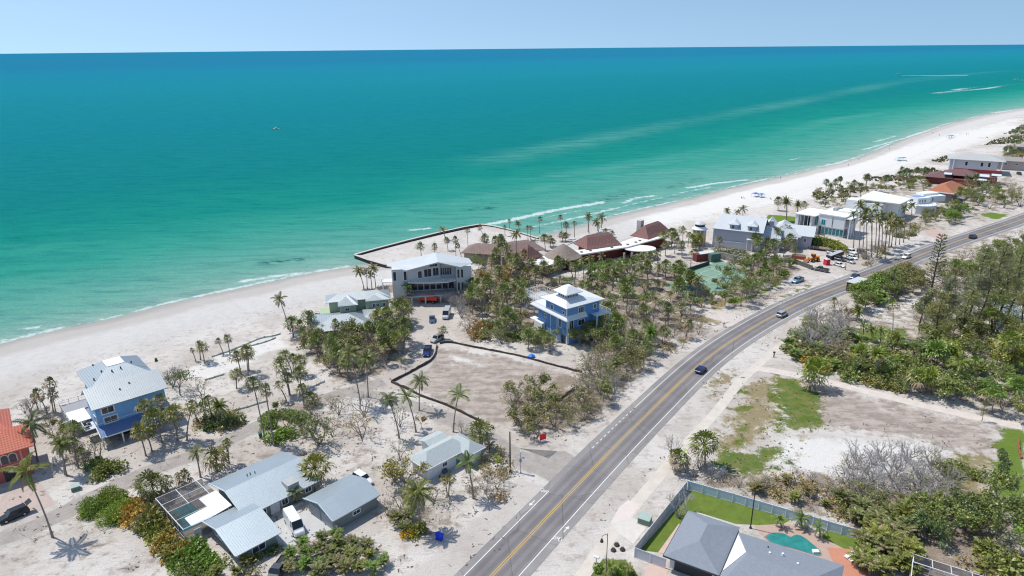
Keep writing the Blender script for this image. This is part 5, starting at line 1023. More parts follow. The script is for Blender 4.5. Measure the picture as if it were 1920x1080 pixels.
o = prop('portable_toilet', 'a', (1478,705), 'bright red upright cabin between the dark pickup and white saloon', 'cabin', 20); part(o, 'cabin', M('red_plastic', (.70,.03,.05), .5), lambda m: m.box(-.9,-.8,.1,.9,.8,2.3)); part(o, 'cabin_roof', M('pale_plastic', (.6,.6,.62), .5), lambda m: m.hip(-1,-.9,1,.9,2.3,2.7,inset=.8,t=.1)); part(o, 'door', M('red_door_plastic', (.55,.02,.04), .5), lambda m: m.box(-.4,-.84,.2,.4,-.802,2.1))
o = prop('dump_trailer', '0', (1565,484), 'long dark dump trailer standing across the builders yard', 'trailer', 30); part(o, 'bed', M('trailer_black', (.04,.04,.045), .6), lambda m: m.add([(-4,-1.1,.9),(4,-1.1,.9),(4,1.1,.9),(-4,1.1,.9),(-4,-1.2,1.7),(4,-1.2,2.5),(4,1.2,2.5),(-4,1.2,1.7)], [(3,2,1,0),(4,5,6,7),(0,1,5,4),(1,2,6,5),(2,3,7,6),(3,0,4,7)])); part(o, 'load', M('trailer_load', (.42,.43,.45), .8, .3, 2), lambda m: m.roof([(-3.8,-1,1.78),(3.9,-1,2.58),(3.9,1,2.58),(-3.8,1,1.78)], [(0,1,2,3)], .06))
for x in (-2.5,-1.5):
    for s in (-1.05,1.05): part(o, 'wheel', TYRE, lambda m: m.tube([(x,s-.14,.45),(x,s+.14,.45)], .45, 12))
o = prop('flatbed_trailer', '0', (1537,469), 'brown flatbed trailer with loose timber below the yellow-green hedge', 'trailer', -30); part(o, 'bed', M('timber_bed', (.14,.075,.05), .85), lambda m: m.box(-4.6,-1.2,.7,4.6,1.2,.95)); part(o, 'stakes', M('stakes_tan', (.5,.38,.25), .8), lambda m: [m.box(x-.06,-1.3,.7,x+.06,-1.21,1.6) for x in (-4,-2.4,-.8,.8,2.4,4)])
part(o, 'load', M('rubble_load', (.28,.22,.18), .9, .4, 2, speck=.4), lambda m: m.hip(-4,-.9,4,.9,.96,1.6,inset=1,t=.01))
for x in (-1,0.2):
    for s in (-1.1,1.1): part(o, 'wheel', TYRE, lambda m: m.tube([(x,s-.14,.42),(x,s+.14,.42)], .42, 12))

# ------------------------------------------------------------------ small things on land
UGR = M('utility_green', (.13, .20, .16), .6, .08, 1); UGL = M('utility_green_light', (.36, .44, .40), .5)
def utilbox(key, p, rz, s, label):
    o = prop('utility_box', key, p, label, 'utility box', rz); part(o, 'cabinet', UGR, lambda m: m.box(-1.05*s,-.85*s,.08,1.05*s,.85*s,1.25*s)); part(o, 'lid', UGL, lambda m: m.roof([(-1.1*s,-.95*s,1.3*s),(1.1*s,-.95*s,1.3*s),(1.1*s,.9*s,1.5*s),(-1.1*s,.9*s,1.5*s)], [(0,1,2,3)], .1)); part(o, 'plinth', CONC, lambda m: m.box(-1.25*s,-1.05*s,0,1.25*s,1.05*s,.08)); return o
utilbox('f', (435,680), -30, 1.0, 'green electrical utility box on concrete beside the panel fence'); utilbox('2', (570,432), 35, .72, 'small grey-green utility box on sand left of the round hedge')
POLE = M('pole_dark', (.045, .04, .04), .6); POLG = M('pole_grey', (.30, .30, .31), .5)
def pole(key, b_, t_, r, label, mat, arm=None, cat='pole', name='light_pole'):
    bx, by = zp(key, *b_); tx, ty = zp(key, *t_); g = G(bx, by); h = ph(g, tx, ty)[0]
    o = prop(name, key, b_, label, cat); part(o, 'shaft', mat, lambda m: m.tube([(0,0,0),(0,0,h*.5),(0,0,h)], [r,r*.9,r*.75], 8)); part(o, 'base', mat, lambda m: m.tube([(0,0,0),(0,0,.25)], r*1.9, 8))
    return o, h
def ph(g, tx, ty):
    lo, hi = 0, 40
    for _ in range(40):
        m_ = (lo+hi)/2
        if Pp(g[0], g[1], m_)[1] > ty: lo = m_
        else: hi = m_
    x0 = 0
    for _ in range(6):
        X_, Y_ = Pp(g[0]+x0, g[1], lo); sc = (Pp(g[0]+x0+1, g[1], lo)[0]-X_); x0 += (tx-X_)/sc
    return lo, x0
pole('4', (1267,412), (1265,118), .16, 'tall dark bare pole on the corner where the sandy lane meets the road', POLE)
o, h = pole('4', (1345,425), (1340,275), .07, 'thin post with white globe and small solar panel at the lane corner', POLG, name='sensor_post')
part(o, 'globe', WHITE, lambda m: m.tube([(0,0,h),(0,0,h+.12),(0,0,h+.3),(0,0,h+.42)], [.12,.24,.24,.1], 8)); part(o, 'solar_panel', M('solar_panel_pale', (.55,.58,.62), .3), lambda m: m.obox((.2,-.3,h-.9),(1.1,-.5,h-1.2), .5, .06)); part(o, 'control_box', POLG, lambda m: m.box(-.22,-.3,h-2,.22,-.05,h-1.3))
pole('f', (1228,722), (1243,440), .12, 'tall black pole on the lawn edge behind the grey bungalow', POLE)
o, h = pole('f', (142,1110), (148,760), .07, 'black street lamp with curved arm beside the pavement at the bottom', POLE, name='street_lamp')
part(o, 'arm', POLE, lambda m: m.tube([(0,0,h-.4),(-.35,.1,h-.25),(-.75,.15,h-.6),(-.85,.15,h-1.1)], .05, 6)); part(o, 'lamp_shade', POLE, lambda m: m.tube([(-.85,.15,h-1.1),(-.85,.15,h-1.45),(-.85,.15,h-1.7)], [.1,.22,.3], 10))
def mailbox(key, p, label, col, rz=0):
    o = prop('mailbox', key, p, label, 'mailbox', rz); part(o, 'post', col, lambda m: m.box(-.08,-.08,0,.08,.08,1.1)); part(o, 'box', col, lambda m: loft(m, [(-.45,.2,.18,1.1,1.5),(.4,.2,.18,1.1,1.5),(.45,.18,.15,1.12,1.48)])); return o
mailbox('f', (72,985), 'white mailbox on a post beside the bottom pavement', WHITE, 150); mailbox('g', (868,215), 'grey mailbox at the mouth of the resort drive', POLG, 40)
o = prop('bollard', 'g', (1243,440), 'small dark post beside the start of the sandy path', 'post'); part(o, 'stub', POLE, lambda m: m.box(-.12,-.12,0,.12,.12,1.3)); part(o, 'head', POLE, lambda m: m.box(-.3,-.1,1.3,.3,.1,1.7))
def wheelie(key, p, label, col, rz):
    o = prop('wheelie_bin', key, p, label, 'bin', rz); part(o, 'tub', col, lambda m: m.add([(-.28,-.3,.1),(.28,-.3,.1),(.28,.3,.1),(-.28,.3,.1),(-.38,-.42,1.15),(.38,-.42,1.15),(.38,.42,1.15),(-.38,.42,1.15)], [(3,2,1,0),(4,5,6,7),(0,1,5,4),(1,2,6,5),(2,3,7,6),(3,0,4,7)])); part(o, 'lid', col, lambda m: m.roof([(-.42,-.46,1.2),(.42,-.46,1.2),(.42,.46,1.28),(-.42,.46,1.28)], [(0,1,2,3)], .06)); part(o, 'wheel', TYRE, lambda m: m.tube([(-.25,.38,.13),(.25,.38,.13)], .13, 8)); return o
wheelie('5', (355,880), 'dark green wheelie bin beside the leaning palm by the lane', M('bin_green', (.03,.12,.09), .5), 30)
for i, (x, y) in enumerate(((722,925),(745,932))): wheelie('4', (x, y), ['bright blue bin beside the shadow of the palm, left of two', 'bright blue bin beside the shadow of the palm, right of two'][i], M('bin_blue', (.01,.05,.60), .5), 20+40*i)
o = prop('red_sign', '4', (1512,192), 'bright red board on a small stand under the trees by the road', 'sign', 25); part(o, 'board', M('red_board', (.85,.02,.02), .5), lambda m: (m.box(-.75,-.04,.5,.75,.04,1.9))); part(o, 'leg', POLG, lambda m: m.box(-.6,-.05,0,-.5,.05,.5)); part(o, 'leg', POLG, lambda m: m.box(.5,-.05,0,.6,.05,.5)); part(o, 'foot_bag', WHITE, lambda m: loft(m, [(-.5,.2,.15,0,.25),(0,.3,.25,0,.35),(.5,.2,.15,0,.25)]))
o = prop('blue_tarpaulin', '8', (945,280), 'crumpled bright blue tarpaulin outside the dark barrier', 'tarpaulin', 15); part(o, 'sheet', M('tarp_blue', (.02,.16,.60), .6, .15, 2), lambda m: m.roof([(-1.0,-.6,.2),(0,-.7,.6),(1,-.5,.25),(1.1,.4,.4),(.1,.6,.9),(-.9,.5,.35)], [(0,1,4,5),(1,2,3,4)], .15)); part(o, 'fold', M('tarp_blue_dark', (.02,.10,.45), .6), lambda m: m.roof([(-1.3,-.9,.1),(-.4,-1.0,.25),(-.5,-.5,.3),(-1.2,-.4,.1)], [(0,1,2,3)], .08))
o = prop('white_shed_tank', 'g', (765,195), 'small pale concrete access slab with dark lid in the dry grass', 'slab', 20); part(o, 'slab', CONC, lambda m: m.box(-1.5,-1,0,1.5,1,.15)); part(o, 'cover', BLK, lambda m: m.box(-.5,-.4,.15,.4,.4,.19))
for i, (x, y) in enumerate(((225,850),(200,890),(268,885))):
    o = prop('planter', 'f', (x, y), ['round dark planter by the pavement, farthest of three', 'round dark planter by the pavement, left of the near pair', 'round dark planter by the pavement, right of the near pair'][i], 'planter', group='planters on the bare verge')
    part(o, 'rim', M('planter_dark', (.06,.045,.04), .8), lambda m: m.tube([(0,0,0),(0,0,.12),(0,0,.3)], [.42,.5,.4], 10)); part(o, 'plant', M('planter_plant', (.07,.08,.03), .9), lambda m: [m.add([(0,0,.3),(.3*cos(k),.3*sin(k),.55),(.3*cos(k+.5),.3*sin(k+.5),.5)], [(0,1,2)]) for k in range(8)])
def lounger(key, p, rz, label):
    o = prop('sun_lounger', key, p, label, 'sun lounger', rz, group='white loungers on the red patio'); part(o, 'cushion', WHITE, lambda m: m.box(-.9,-.32,.30,.45,.32,.40)); part(o, 'backrest', WHITE, lambda m: m.obox((.45,0,.36),(1.05,0,.8), .64, .08)); part(o, 'frame', WHITE, lambda m: m.box(-.95,-.35,.22,.6,.35,.285))
    for x in (-.8,.5):
        for s in (-.28,.28): part(o, 'leg', WHITE, lambda m: m.box(x-.03,s-.03,0,x+.03,s+.03,.22))
lounger('e', (610,935), 25, 'white sun lounger on the red patio, nearer the pool'); lounger('e', (648,965), 15, 'white sun lounger on the red patio, nearer the bottom right')

# dark silt barrier round the cleared lot, and green mesh fences
def meshfence(name, key, pts, h, col, label, t=.12, cat='fence', wob=.25, post=2.5):
    P_ = catmull([Vector(G(*zp(key, x, y))) for x, y in pts], 5); P_ = resample(P_, 1.2); o = empty(name, (P_[0].x, P_[0].y, 0)); tag(o, label, cat); mb = MB(); b0 = P_[0]
    vs = []; n = len(P_)
    for i, p in enumerate(P_):
        d = (P_[min(i+1, n-1)]-P_[max(i-1, 0)]).normalized(); nn = Vector((-d.y, d.x)); hh = h*(1+wob*(random.random()-.6)); lean = nn*(random.random()-.5)*.25; q = p-b0
        vs += [(*(q+nn*t/2), -.02), (*(q+nn*t/2+lean), hh), (*(q-nn*t/2+lean), hh), (*(q-nn*t/2), -.02)]
    fs = []
    for i in range(n-1):
        for j in range(3): fs.append((4*i+j, 4*i+j+1, 4*i+5+j, 4*i+4+j))
    mb.add(vs, fs+[(3,2,1,0),(4*n-4,4*n-3,4*n-2,4*n-1)]); mb.build('fabric', col, o)
    for i in range(0, n, max(1, int(post/1.2))): q = P_[i]-b0; mb = MB(); mb.box(q.x-.05, q.y-.05, 0, q.x+.05, q.y+.05, h+.15); mb.build('stake', M('stake_wood', (.16,.11,.08), .9), o)
    return o
SILT = M('silt_fabric', (.075, .06, .054), .9, .3, 1)
meshfence('silt_barrier', '5', [(1340,465),(1430,420),(1560,350),(1640,300),(1665,250),(1680,180)], .7, SILT, 'dark brown barrier curving along the west side of the cleared lot', .2)
meshfence('silt_barrier', '8', [(260,180),(340,172),(500,205),(740,250),(860,275),(1100,340),(1340,402)], .6, SILT, 'dark brown barrier along the far side of the cleared lot')
meshfence('silt_barrier', '8', [(110,572),(300,640),(500,735),(672,822)], .65, SILT, 'straight dark barrier along the near side of the cleared lot', .22, wob=.05)
meshfence('silt_barrier', '5', [(1335,470),(1390,495),(1460,525),(1550,570)], .7, SILT, 'short low piece of dark barrier at the left corner of the cleared lot', .2)
meshfence('silt_barrier', '8', [(1268,520),(1180,585),(1080,655),(980,730),(905,795)], .7, SILT, 'dark barrier on the road side of the cleared lot under the trees', .2)
GMESH = M('green_mesh', (.48, .56, .50), .9, .15, .8)
meshfence('mesh_fence', '5', [(-10,280),(150,225),(350,142),(430,128),(520,100)], .42, GMESH, 'long low green mesh fence along the back of the beach', .04)
meshfence('mesh_fence', '5', [(270,200),(400,165),(480,130)], .42, GMESH, 'short inner green mesh fence above the white sand patch', .04)
meshfence('mesh_fence', '5', [(-60,455),(20,430),(105,405)], .42, GMESH, 'short green mesh fence below the white sand patch', .04)
meshfence('mesh_fence', '5', [(30,735),(130,690),(260,655),(410,610)], .42, GMESH, 'sagging green mesh fence along the lane beside the pair of tall palms', .04)
meshfence('mesh_fence', '5', [(720,520),(790,485),(860,455)], .42, GMESH, 'green mesh fence joining the thicket to the lane', .04)
meshfence('hedge_edging', 'd', [(1880,900),(1885,990),(1900,1060)], .4, M('edging_red', (.30,.10,.06), .9), 'red-brown garden edging at the right edge of the lawn', .3, 'edging')
# rock line and timber pile by the grey stilt house
def rock(r, seed):
    rn = random.Random(seed); mb = MB(); n = 7; vs = []
    for k, (z, s) in enumerate(((0,.9),(.4,1),(.75,.7),(.95,.25))): vs += [(r*s*cos(2*pi*j/n)*rn.uniform(.75,1.15), r*s*sin(2*pi*j/n)*rn.uniform(.75,1.15), r*z*.9) for j in range(n)]
    return mb.add(vs, [(k*n+j, k*n+(j+1) % n, k*n+n+(j+1) % n, k*n+n+j) for k in range(3) for j in range(n)]+[tuple(3*n+j for j in range(n))])
RK = M('rock_pale', (.5,.46,.43), .9, .2, 1); RKM = [rock(.35, i).mesh('rock', RK) for i in range(3)]
rl = resample(catmull([Vector(G(*zp('a', x, y))) for x, y in [(1110,1010),(1200,960),(1300,900),(1375,855)]], 4), 3)
for i, p in enumerate(rl): o = link('rock', RKM[i % 3]); o.location = (p.x, p.y, -.02); o.rotation_euler.z = i; tag(o, 'pale rock in the row edging the grass verge by the road', 'rock', 'rocks edging the grass verge')
o = prop('rubble_heap', '6', (650,500), 'heap of tan timber and rubble beside the grey stilt house', 'heap', 20); part(o, 'mound', M('rubble_tan', (.42,.32,.24), .95, .3, 2, speck=.4), lambda m: m.hip(-5,-2.5,5,2.5,0,1.8,inset=2.4,t=.01)); part(o, 'boards', M('boards_tan', (.46,.30,.20), .9), lambda m: [m.obox((-4+k,-1.5+.2*k,1.0+.1*k),(-2+k,1.5-.1*k,1.7), .25, .08) for k in range(6)])
o = prop('rock_heap', '6', (165,685), 'dark rocks on the sand beside the pale green beach house', 'rocks', 10); part(o, 'stones', M('rock_dark', (.12,.09,.075), .95), lambda m: [m.add([(v[0]*1.8+dx, v[1]*1.8+dy, v[2]*1.8) for v in rock(.5, k).v], rock(.5, k).f) for k, (dx, dy) in enumerate(((-2.6,0),(-1.4,.3),(-.2,0),(1,.4),(2.2,.1)))])

# ------------------------------------------------------------------ on the sea and the beach
BW = M('boat_white', (.74,.75,.76), .4)
def boat(px, py, L, rz, label, wake=0):
    g = G(px, py, SEA); o = empty('motor_boat', (g[0], g[1], SEA), R(rz)); tag(o, label, 'boat'); s = L/8
    mb = MB(); secs = []
    for x, w, z0 in ((-4,1.1,-.2),(-2,1.25,-.3),(1,1.2,-.3),(3,.7,0),(4,.05,.6)): secs.append([(x*s,-w*s,1.0*s),(x*s,-w*.6*s,z0*s),(x*s,w*.6*s,z0*s),(x*s,w*s,1.0*s)])
    k = len(secs); mb.add(sum(secs, []), [(4*i+j, 4*i+(j+1) % 4, 4*i+4+(j+1) % 4, 4*i+4+j) for i in range(k-1) for j in range(4)]+[(3,2,1,0),(4*k-4,4*k-3,4*k-2,4*k-1)]); mb.build('hull', BW, o)
    part(o, 'canopy', BW, lambda m: m.box(-1.4*s,-.9*s,2.5*s,1.0*s,.9*s,2.62*s)); part(o, 'console', CGL, lambda m: m.box(-.5*s,-.5*s,1.0*s,.5*s,.5*s,2.0*s)); part(o, 'canopy_frame', POLG, lambda m: [m.box(x*s-.05,y*s-.05,1.0*s,x*s+.05,y*s+.05,2.5*s) for x in (-1.3,.9) for y in (-.8,.8)]); part(o, 'outboard', BLK, lambda m: m.box(-4.5*s,-.25*s,.1,-4.0*s,.25*s,1.5*s))
    if wake:
        part(o, 'wake', M('wake_foam', (.72,.78,.8), .8, .2, .2), lambda m: m.add([(-3*s,-.8*s,.03),(-wake,-wake*.03,.03),(-wake,wake*.03,.03),(-3*s,.8*s,.03)], [(3,2,1,0)]))
    return o
boat(518, 243, 7.5, 8, 'small white motor boat alone on the calm sea at left'); boat(1683, 142, 16, 178, 'far motor boat at right trailing a long white wake', 190); boat(1017, 110.5, 26, 170, 'tiny distant boat near the horizon with a short wake', 90); boat(1905, 150, 12, 160, 'faint distant boat near the right edge of the sea', 60)

def skinmesh(name, verts, edges, radii, mat):
    me = bpy.data.meshes.new(name); me.from_pydata(verts, edges, []); o = bpy.data.objects.new(name, me); C.objects.link(o)
    md = o.modifiers.new('s', 'SKIN'); sk = me.skin_vertices[0].data
    for i, r in enumerate(radii): sk[i].radius = (r, r)
    sk[0].use_root = True; o.modifiers.new('d', 'SUBSURF').levels = 1
    dg = bpy.context.evaluated_depsgraph_get(); m2 = bpy.data.meshes.new_from_object(o.evaluated_get(dg)); bpy.data.objects.remove(o); m2.name = name; m2.materials.clear(); m2.materials.append(mat); m2.polygons.foreach_set('use_smooth', [True]*len(m2.polygons)); return m2
SKIN = M('skin_tone', (.42,.24,.17), .6)
def body(pose, mat):
    if pose == 'walk': v = [(0,0,.95),(0,.02,1.2),(0,.02,1.42),(0,.02,1.52),(0,.04,1.66),(.18,.02,1.40),(.24,.10,1.15),(.26,.22,.95),(-.18,.02,1.40),(-.24,-.06,1.15),(-.26,-.12,.92),(.10,.1,.85),(.11,.18,.48),(.11,.2,.08),(.11,.32,.04),(-.10,-.08,.85),(-.11,-.12,.48),(-.11,-.28,.1),(-.11,-.18,.04)]
    else: v = [(0,0,.95),(0,0,1.2),(0,0,1.42),(0,0,1.52),(0,.02,1.66),(.18,0,1.40),(.24,.02,1.15),(.26,.05,.92),(-.18,0,1.40),(-.24,.02,1.15),(-.26,.05,.92),(.10,0,.85),(.11,.02,.48),(.12,0,.08),(.13,.12,.04),(-.10,0,.85),(-.11,.02,.48),(-.12,0,.08),(-.13,.12,.04)]
    e = [(0,1),(1,2),(2,3),(3,4),(2,5),(5,6),(6,7),(2,8),(8,9),(9,10),(0,11),(11,12),(12,13),(13,14),(0,15),(15,16),(16,17),(17,18)]
    return skinmesh('person', v, e, [.14,.13,.14,.06,.10,.06,.045,.035,.06,.045,.035,.09,.065,.045,.04,.09,.065,.045,.04], mat)
def swim(col):
    mb = MB(); mb.tube([(0,0,.72),(0,0,.9),(0,0,1.05)], [.17,.19,.17], 10); return mb.mesh('swimwear', M('swim_%d' % int(col[2]*99), col, .8))
HAIR = MB().tube([(0,0,1.66),(0,-.01,1.74),(0,-.01,1.79)], [.115,.1,.03], 8).mesh('hair', M('hair_dark', (.04,.025,.02), .8))
BODY = {'walk': body('walk', SKIN), 'stand': body('stand', SKIN)}; SW = [swim(c) for c in ((.03,.04,.10),(.30,.03,.03),(.03,.03,.03),(.05,.20,.35))]
PPL = [(1419,338,'walk','person in dark trunks wading at the edge of the curved beach, leftmost of four'),(1432,336,'walk','person walking along the wet sand, second from left of four'),(1453,334,'stand','person standing on the wet sand, third from left of four'),(1463,336,'walk','person walking on the sand, rightmost of four'),
 (915,419,'stand','person standing on the outer corner of the sea wall'),(1610,301,'walk','person alone at the waterline below the teal canopy'),(1667,281,'walk','person alone at the waterline left of the teal canopy'),(1453,335,'walk',None),
 (1799,226,'stand','person at the water edge far along the beach, left of a pair'),(1809,225.5,'stand','person at the water edge far along the beach, right of a pair'),(1812,253,'stand','person beside the beach chairs right of the far canopy, left one'),(1816,253,'stand','person beside the beach chairs right of the far canopy, right one'),(1761,255,'stand','person standing left of the far canopy'),(1748,251,'walk','person walking toward the sea left of the far canopy'),
 (1864,213,'walk','far person near the right edge by the surf, left of two'),(1871,214,'walk','far person near the right edge by the surf, right of two'),(1590,312,'walk','person strolling on the beach below the waterline walkers')]
for i, (x, y, ps, lb) in enumerate(PPL):
    if lb is None: continue
    g = G(x, y, -.8); dd = float(shored(np.array([g[0]]), np.array([g[1]]))[0]); z = 0 if dd < -28 else -.5 if dd < -14 else -.95
    if y == 419: z = .98; g = G(900, 422, .98)
    g = G(x, y, z) if y != 419 else g
    r_ = link('person', BODY[ps]); r_.location = (g[0], g[1], z); r_.rotation_euler.z = i*2.1; tag(r_, lb, 'person'); 
    link('swimwear', SW[i % 4], r_); link('hair', HAIR, r_)
def canopy(px, py, label, cols):
    g = G(px, py, -.1); o = empty('beach_canopy', (g[0], g[1], -.15), .4); tag(o, label, 'beach canopy')
    for k, (dx, dy, c) in enumerate(cols): part(o, 'canopy_sheet', M('canopy_%d' % int(c[1]*1000), c, .6), lambda m: m.hip(dx-1.7,dy-1.5,dx+1.7,dy+1.5,2.0,2.6,inset=1.3,t=.05)); part(o, 'canopy_poles', POLG, lambda m: [m.box(dx+a-.04,dy+b_-.04,0,dx+a+.04,dy+b_+.04,1.96) for a in (-1.5,1.5) for b_ in (-1.3,1.3)])
    return o
canopy(1416, 369, 'blue beach canopy nearest the yellow rotunda', [(0,0,(.03,.18,.55)),(1.6,-2.6,(.10,.30,.60))]); canopy(1685, 301, 'teal beach canopy with chairs in the middle of the wide beach', [(0,0,(.05,.42,.55)),(3.4,-.8,(.08,.30,.55)),(-2.6,-1.2,(.45,.62,.66))]); canopy(1779, 259, 'teal beach canopy farthest along the wide beach', [(0,0,(.04,.36,.50)),(3.2,-.2,(.05,.25,.42))])
CHM = MB().box(-.28,-.3,.25,.28,.28,.33).obox((0,.28,.3),(0,.62,.95),.56,.06).mesh('beach_chair', M('chair_fabric', (.16,.13,.14), .8)); LGM = MB().box(-.28,-.3,0,-.24,-.26,.25).box(.24,-.3,0,.28,-.26,.25).box(-.28,.24,0,-.24,.28,.25).box(.24,.24,0,.28,.28,.25).mesh('chair_frame', POLG)
for i, (x, y, w_) in enumerate([(1391,372,'left of the blue canopy, left one'),(1396,372,'left of the blue canopy, right one'),(1423,367,'right of the blue canopy, nearer one'),(1428,367,'right of the blue canopy, farther one'),(1781,262,'in front of the farthest teal canopy'),(1849,258,'alone near the dunes, left one'),(1852,259,'alone near the dunes, right one'),(1446,374,'alone on the sand right of the blue canopy'),(1700,303,'beside the middle teal canopy')]):
    g = G(x, y, 0); o = empty('beach_chair', (g[0], g[1], -.08), i); tag(o, 'dark folding beach chair '+w_, 'beach chair', 'folding chairs on the beach'); link('seat', CHM, o); link('chair_frame', LGM, o)
# ------------------------------------------------------------------ vegetation
def leafmat(name, col, dry=.0, trans=.25):
    m, nt, bs = newmat(name)
    oi = N(nt, 'ObjectInfo'); n1 = noise(nt, 1.1, 2); n2 = noise(nt, 7, 2, .8)
    c = mixc(nt, 1, col, oi.outputs['Color'], 'MULTIPLY')
    k = math_(nt, 'ADD', math_(nt, 'MULTIPLY_ADD', ramp(nt, n2, .25, .75), .9, .5), math_(nt, 'MULTIPLY_ADD', n1, .6, -.3))
    v = N(nt, 'VectorMath', operation='SCALE'); nt.links.new(c, v.inputs[0]); nt.links.new(k, v.inputs['Scale'])
    cc = mixc(nt, math_(nt, 'MULTIPLY', ramp(nt, noise(nt, 3.1, 2, .7), .58, .66), dry), v.outputs[0], (.34, .24, .14))
    nt.links.new(cc, bs.inputs['Base Color']); bs.inputs['Roughness'].default_value = .42; bs.inputs['Specular IOR Level'].default_value = .55
    tr = N(nt, 'BsdfTranslucent'); nt.links.new(cc, tr.inputs[0]); mx = N(nt, 'MixShader'); mx.inputs[0].default_value = trans
    out = nt.nodes['Material Output']; nt.links.new(bs.outputs[0], mx.inputs[1]); nt.links.new(tr.outputs[0], mx.inputs[2]); nt.links.new(mx.outputs[0], out.inputs[0])
    return m
LEAF = leafmat('leaf', (.215, .235, .088), .42, .16); PALM = leafmat('palm_leaf', (.165, .19, .065), .25, .16); DRYP = M('dry_frond', (.34, .26, .17), .85, .2, 3)
BARK = M('palm_bark', (.26, .22, .19), .9, .15, 3); TWIG = M('twig_grey', (.24, .205, .185), .9, .15, 2); DBARK = M('dark_bark', (.06, .05, .045), .9, .2, 2); GTW = M('grey_twig', (.36, .335, .32), .9, .12, 2)
rd = random.Random(11)
def rv3(s=1): return Vector((rd.uniform(-1,1), rd.uniform(-1,1), rd.uniform(-1,1)))*s
def rdir():
    while True:
        v = rv3()
        if .1 < v.length < 1: return v.normalized()
def leafq(mb, p, d, n, L, W, mi=0):
    s = d.cross(n); s = s.normalized() if s.length > 1e-3 else d.orthogonal().normalized()
    mb.add([p-s*W*.15, p+d*L*.5-s*W*.5, p+d*L, p+d*L*.5+s*W*.5], [(0,1,2,3)], mi)
def sabal_crown(nf=34, r=1.5, droop=1.0, dry=.25):
    mb = MB()
    for i in range(nf):
        el = pi/2*(1-1.5*(i/nf)**.9); az = i*2.399+rd.uniform(-.3,.3); d = Vector((cos(az)*cos(el), sin(az)*cos(el), sin(el)))
        rr = r*rd.uniform(.75,1.22); c = d*rr*.55; mi = 1 if (i > nf*(1-dry)) else 0
        mb.obox((0,0,0), c, .05, .04, mi)
        side = d.cross(Vector((0,0,1))); side = side.normalized() if side.length > .05 else Vector((1,0,0)); up = side.cross(d).normalized()
        for k in range(7):
            t = (k-3)/3*1.35+rd.uniform(-.1,.1); b = (d*cos(t)+side*sin(t)+up*.18*(1-abs(t))).normalized(); L = rr*.72*(1-.14*abs(t))*rd.uniform(.8,1.15); m = c+b*L*.6; e = c+b*L*.95-Vector((0,0,.35*L*droop)); w = up.cross(b).normalized()*.10
            mb.add([c, m-w, e, m+w], [(0,1,2,3)], mi)
    return mb
def frond(mb, d, L, droop, w=.55, mi=0, nl=17, base=Vector((0,0,0)), stiff=.0):
    pts = []; p = Vector(base); v = d.normalized(); seg = L/6
    for i in range(7): pts.append(p.copy()); p = p+v*seg; v = (v-Vector((0,0,droop*.17*(i+1)/2))).normalized()
    mb.tube(pts, [.05,.045,.04,.035,.03,.02,.01], 3, mi, False)
    for i in range(nl):
        t = .12+.86*i/nl*1.0; f = t*6; k = min(5, int(f)); q = pts[k]+(pts[k+1]-pts[k])*(f-k); dv = (pts[k+1]-pts[k]).normalized(); s = dv.cross(Vector((0,0,1))); s = s.normalized() if s.length > .05 else Vector((1,0,0)); u = s.cross(dv)
        l = w*(1-.55*abs(2*t-.9))*rd.uniform(.85,1.1)
        for sg in (-1, 1):
            b = (s*sg+dv*.55-Vector((0,0,.45-stiff))).normalized(); e = q+b*l*1.15; m = q+b*l*.5+u*.03; ww = dv*.10
            mb.add([q-ww*.5, m-ww, e, m+ww], [(0,1,2,3)], mi)
def coco_crown(nf=20, L=3.2, dry=.15, droop=1.0, w=.62, up=1.1):
    mb = MB()
    for i in range(nf):
        el = up-1.75*(i/nf); az = i*2.399+rd.uniform(-.25,.25); frond(mb, Vector((cos(az)*cos(el), sin(az)*cos(el), sin(el))), L*rd.uniform(.8,1.05), droop, w, 1 if i > nf*(1-dry) else 0)
    return mb
def trunk_mesh(h, lean, r0, r1, mat, name='trunk', curve=.5):
    mb = MB(); pts = []; rs = []
    for i in range(7): t = i/6; pts.append((lean*(t**(1+curve)), .12*sin(t*5)*r0*3, h*t)); rs.append(r0*(1.45 if i == 0 else 1)*(1-t)+r1*t)
    return mb.tube(pts, rs, 7).mesh(name, mat)
SAB = [sabal_crown(30, 1.6).mesh('sabal_crown', [PALM, DRYP]), sabal_crown(25, 1.45, 1.4, .3).mesh('sabal_crown', [PALM, DRYP]), sabal_crown(34, 1.8, .9, .18).mesh('sabal_crown', [PALM, DRYP]), sabal_crown(16, 1.2, 1.6, .5).mesh('sabal_crown', [PALM, DRYP])]
COC = [coco_crown(20, 3.0).mesh('coco_crown', [PALM, DRYP]), coco_crown(15, 3.2, .2, 1.25).mesh('coco_crown', [PALM, DRYP]), coco_crown(11, 2.7, .1, .9).mesh('coco_crown', [PALM, DRYP])]
DAT = [coco_crown(34, 2.9, .1, .8, .45, 1.35).mesh('date_crown', [PALM, DRYP])]
ROY = [coco_crown(12, 2.5, .0, 1.3, .6, 1.2).mesh('royal_crown', [PALM, DRYP]), coco_crown(9, 2.3, .2, 1.5, .55, 1.2).mesh('royal_crown', [PALM, DRYP])]
CR = {'s': (SAB, 1.35, .15, .12), 'c': (COC, 2.4, .16, .10), 'd': (DAT, 2.6, .28, .24), 'r': (ROY, 1.85, .20, .12), 'w': ([SAB[3]], 1.2, .13, .09)}
cnt = {'tree': 0}
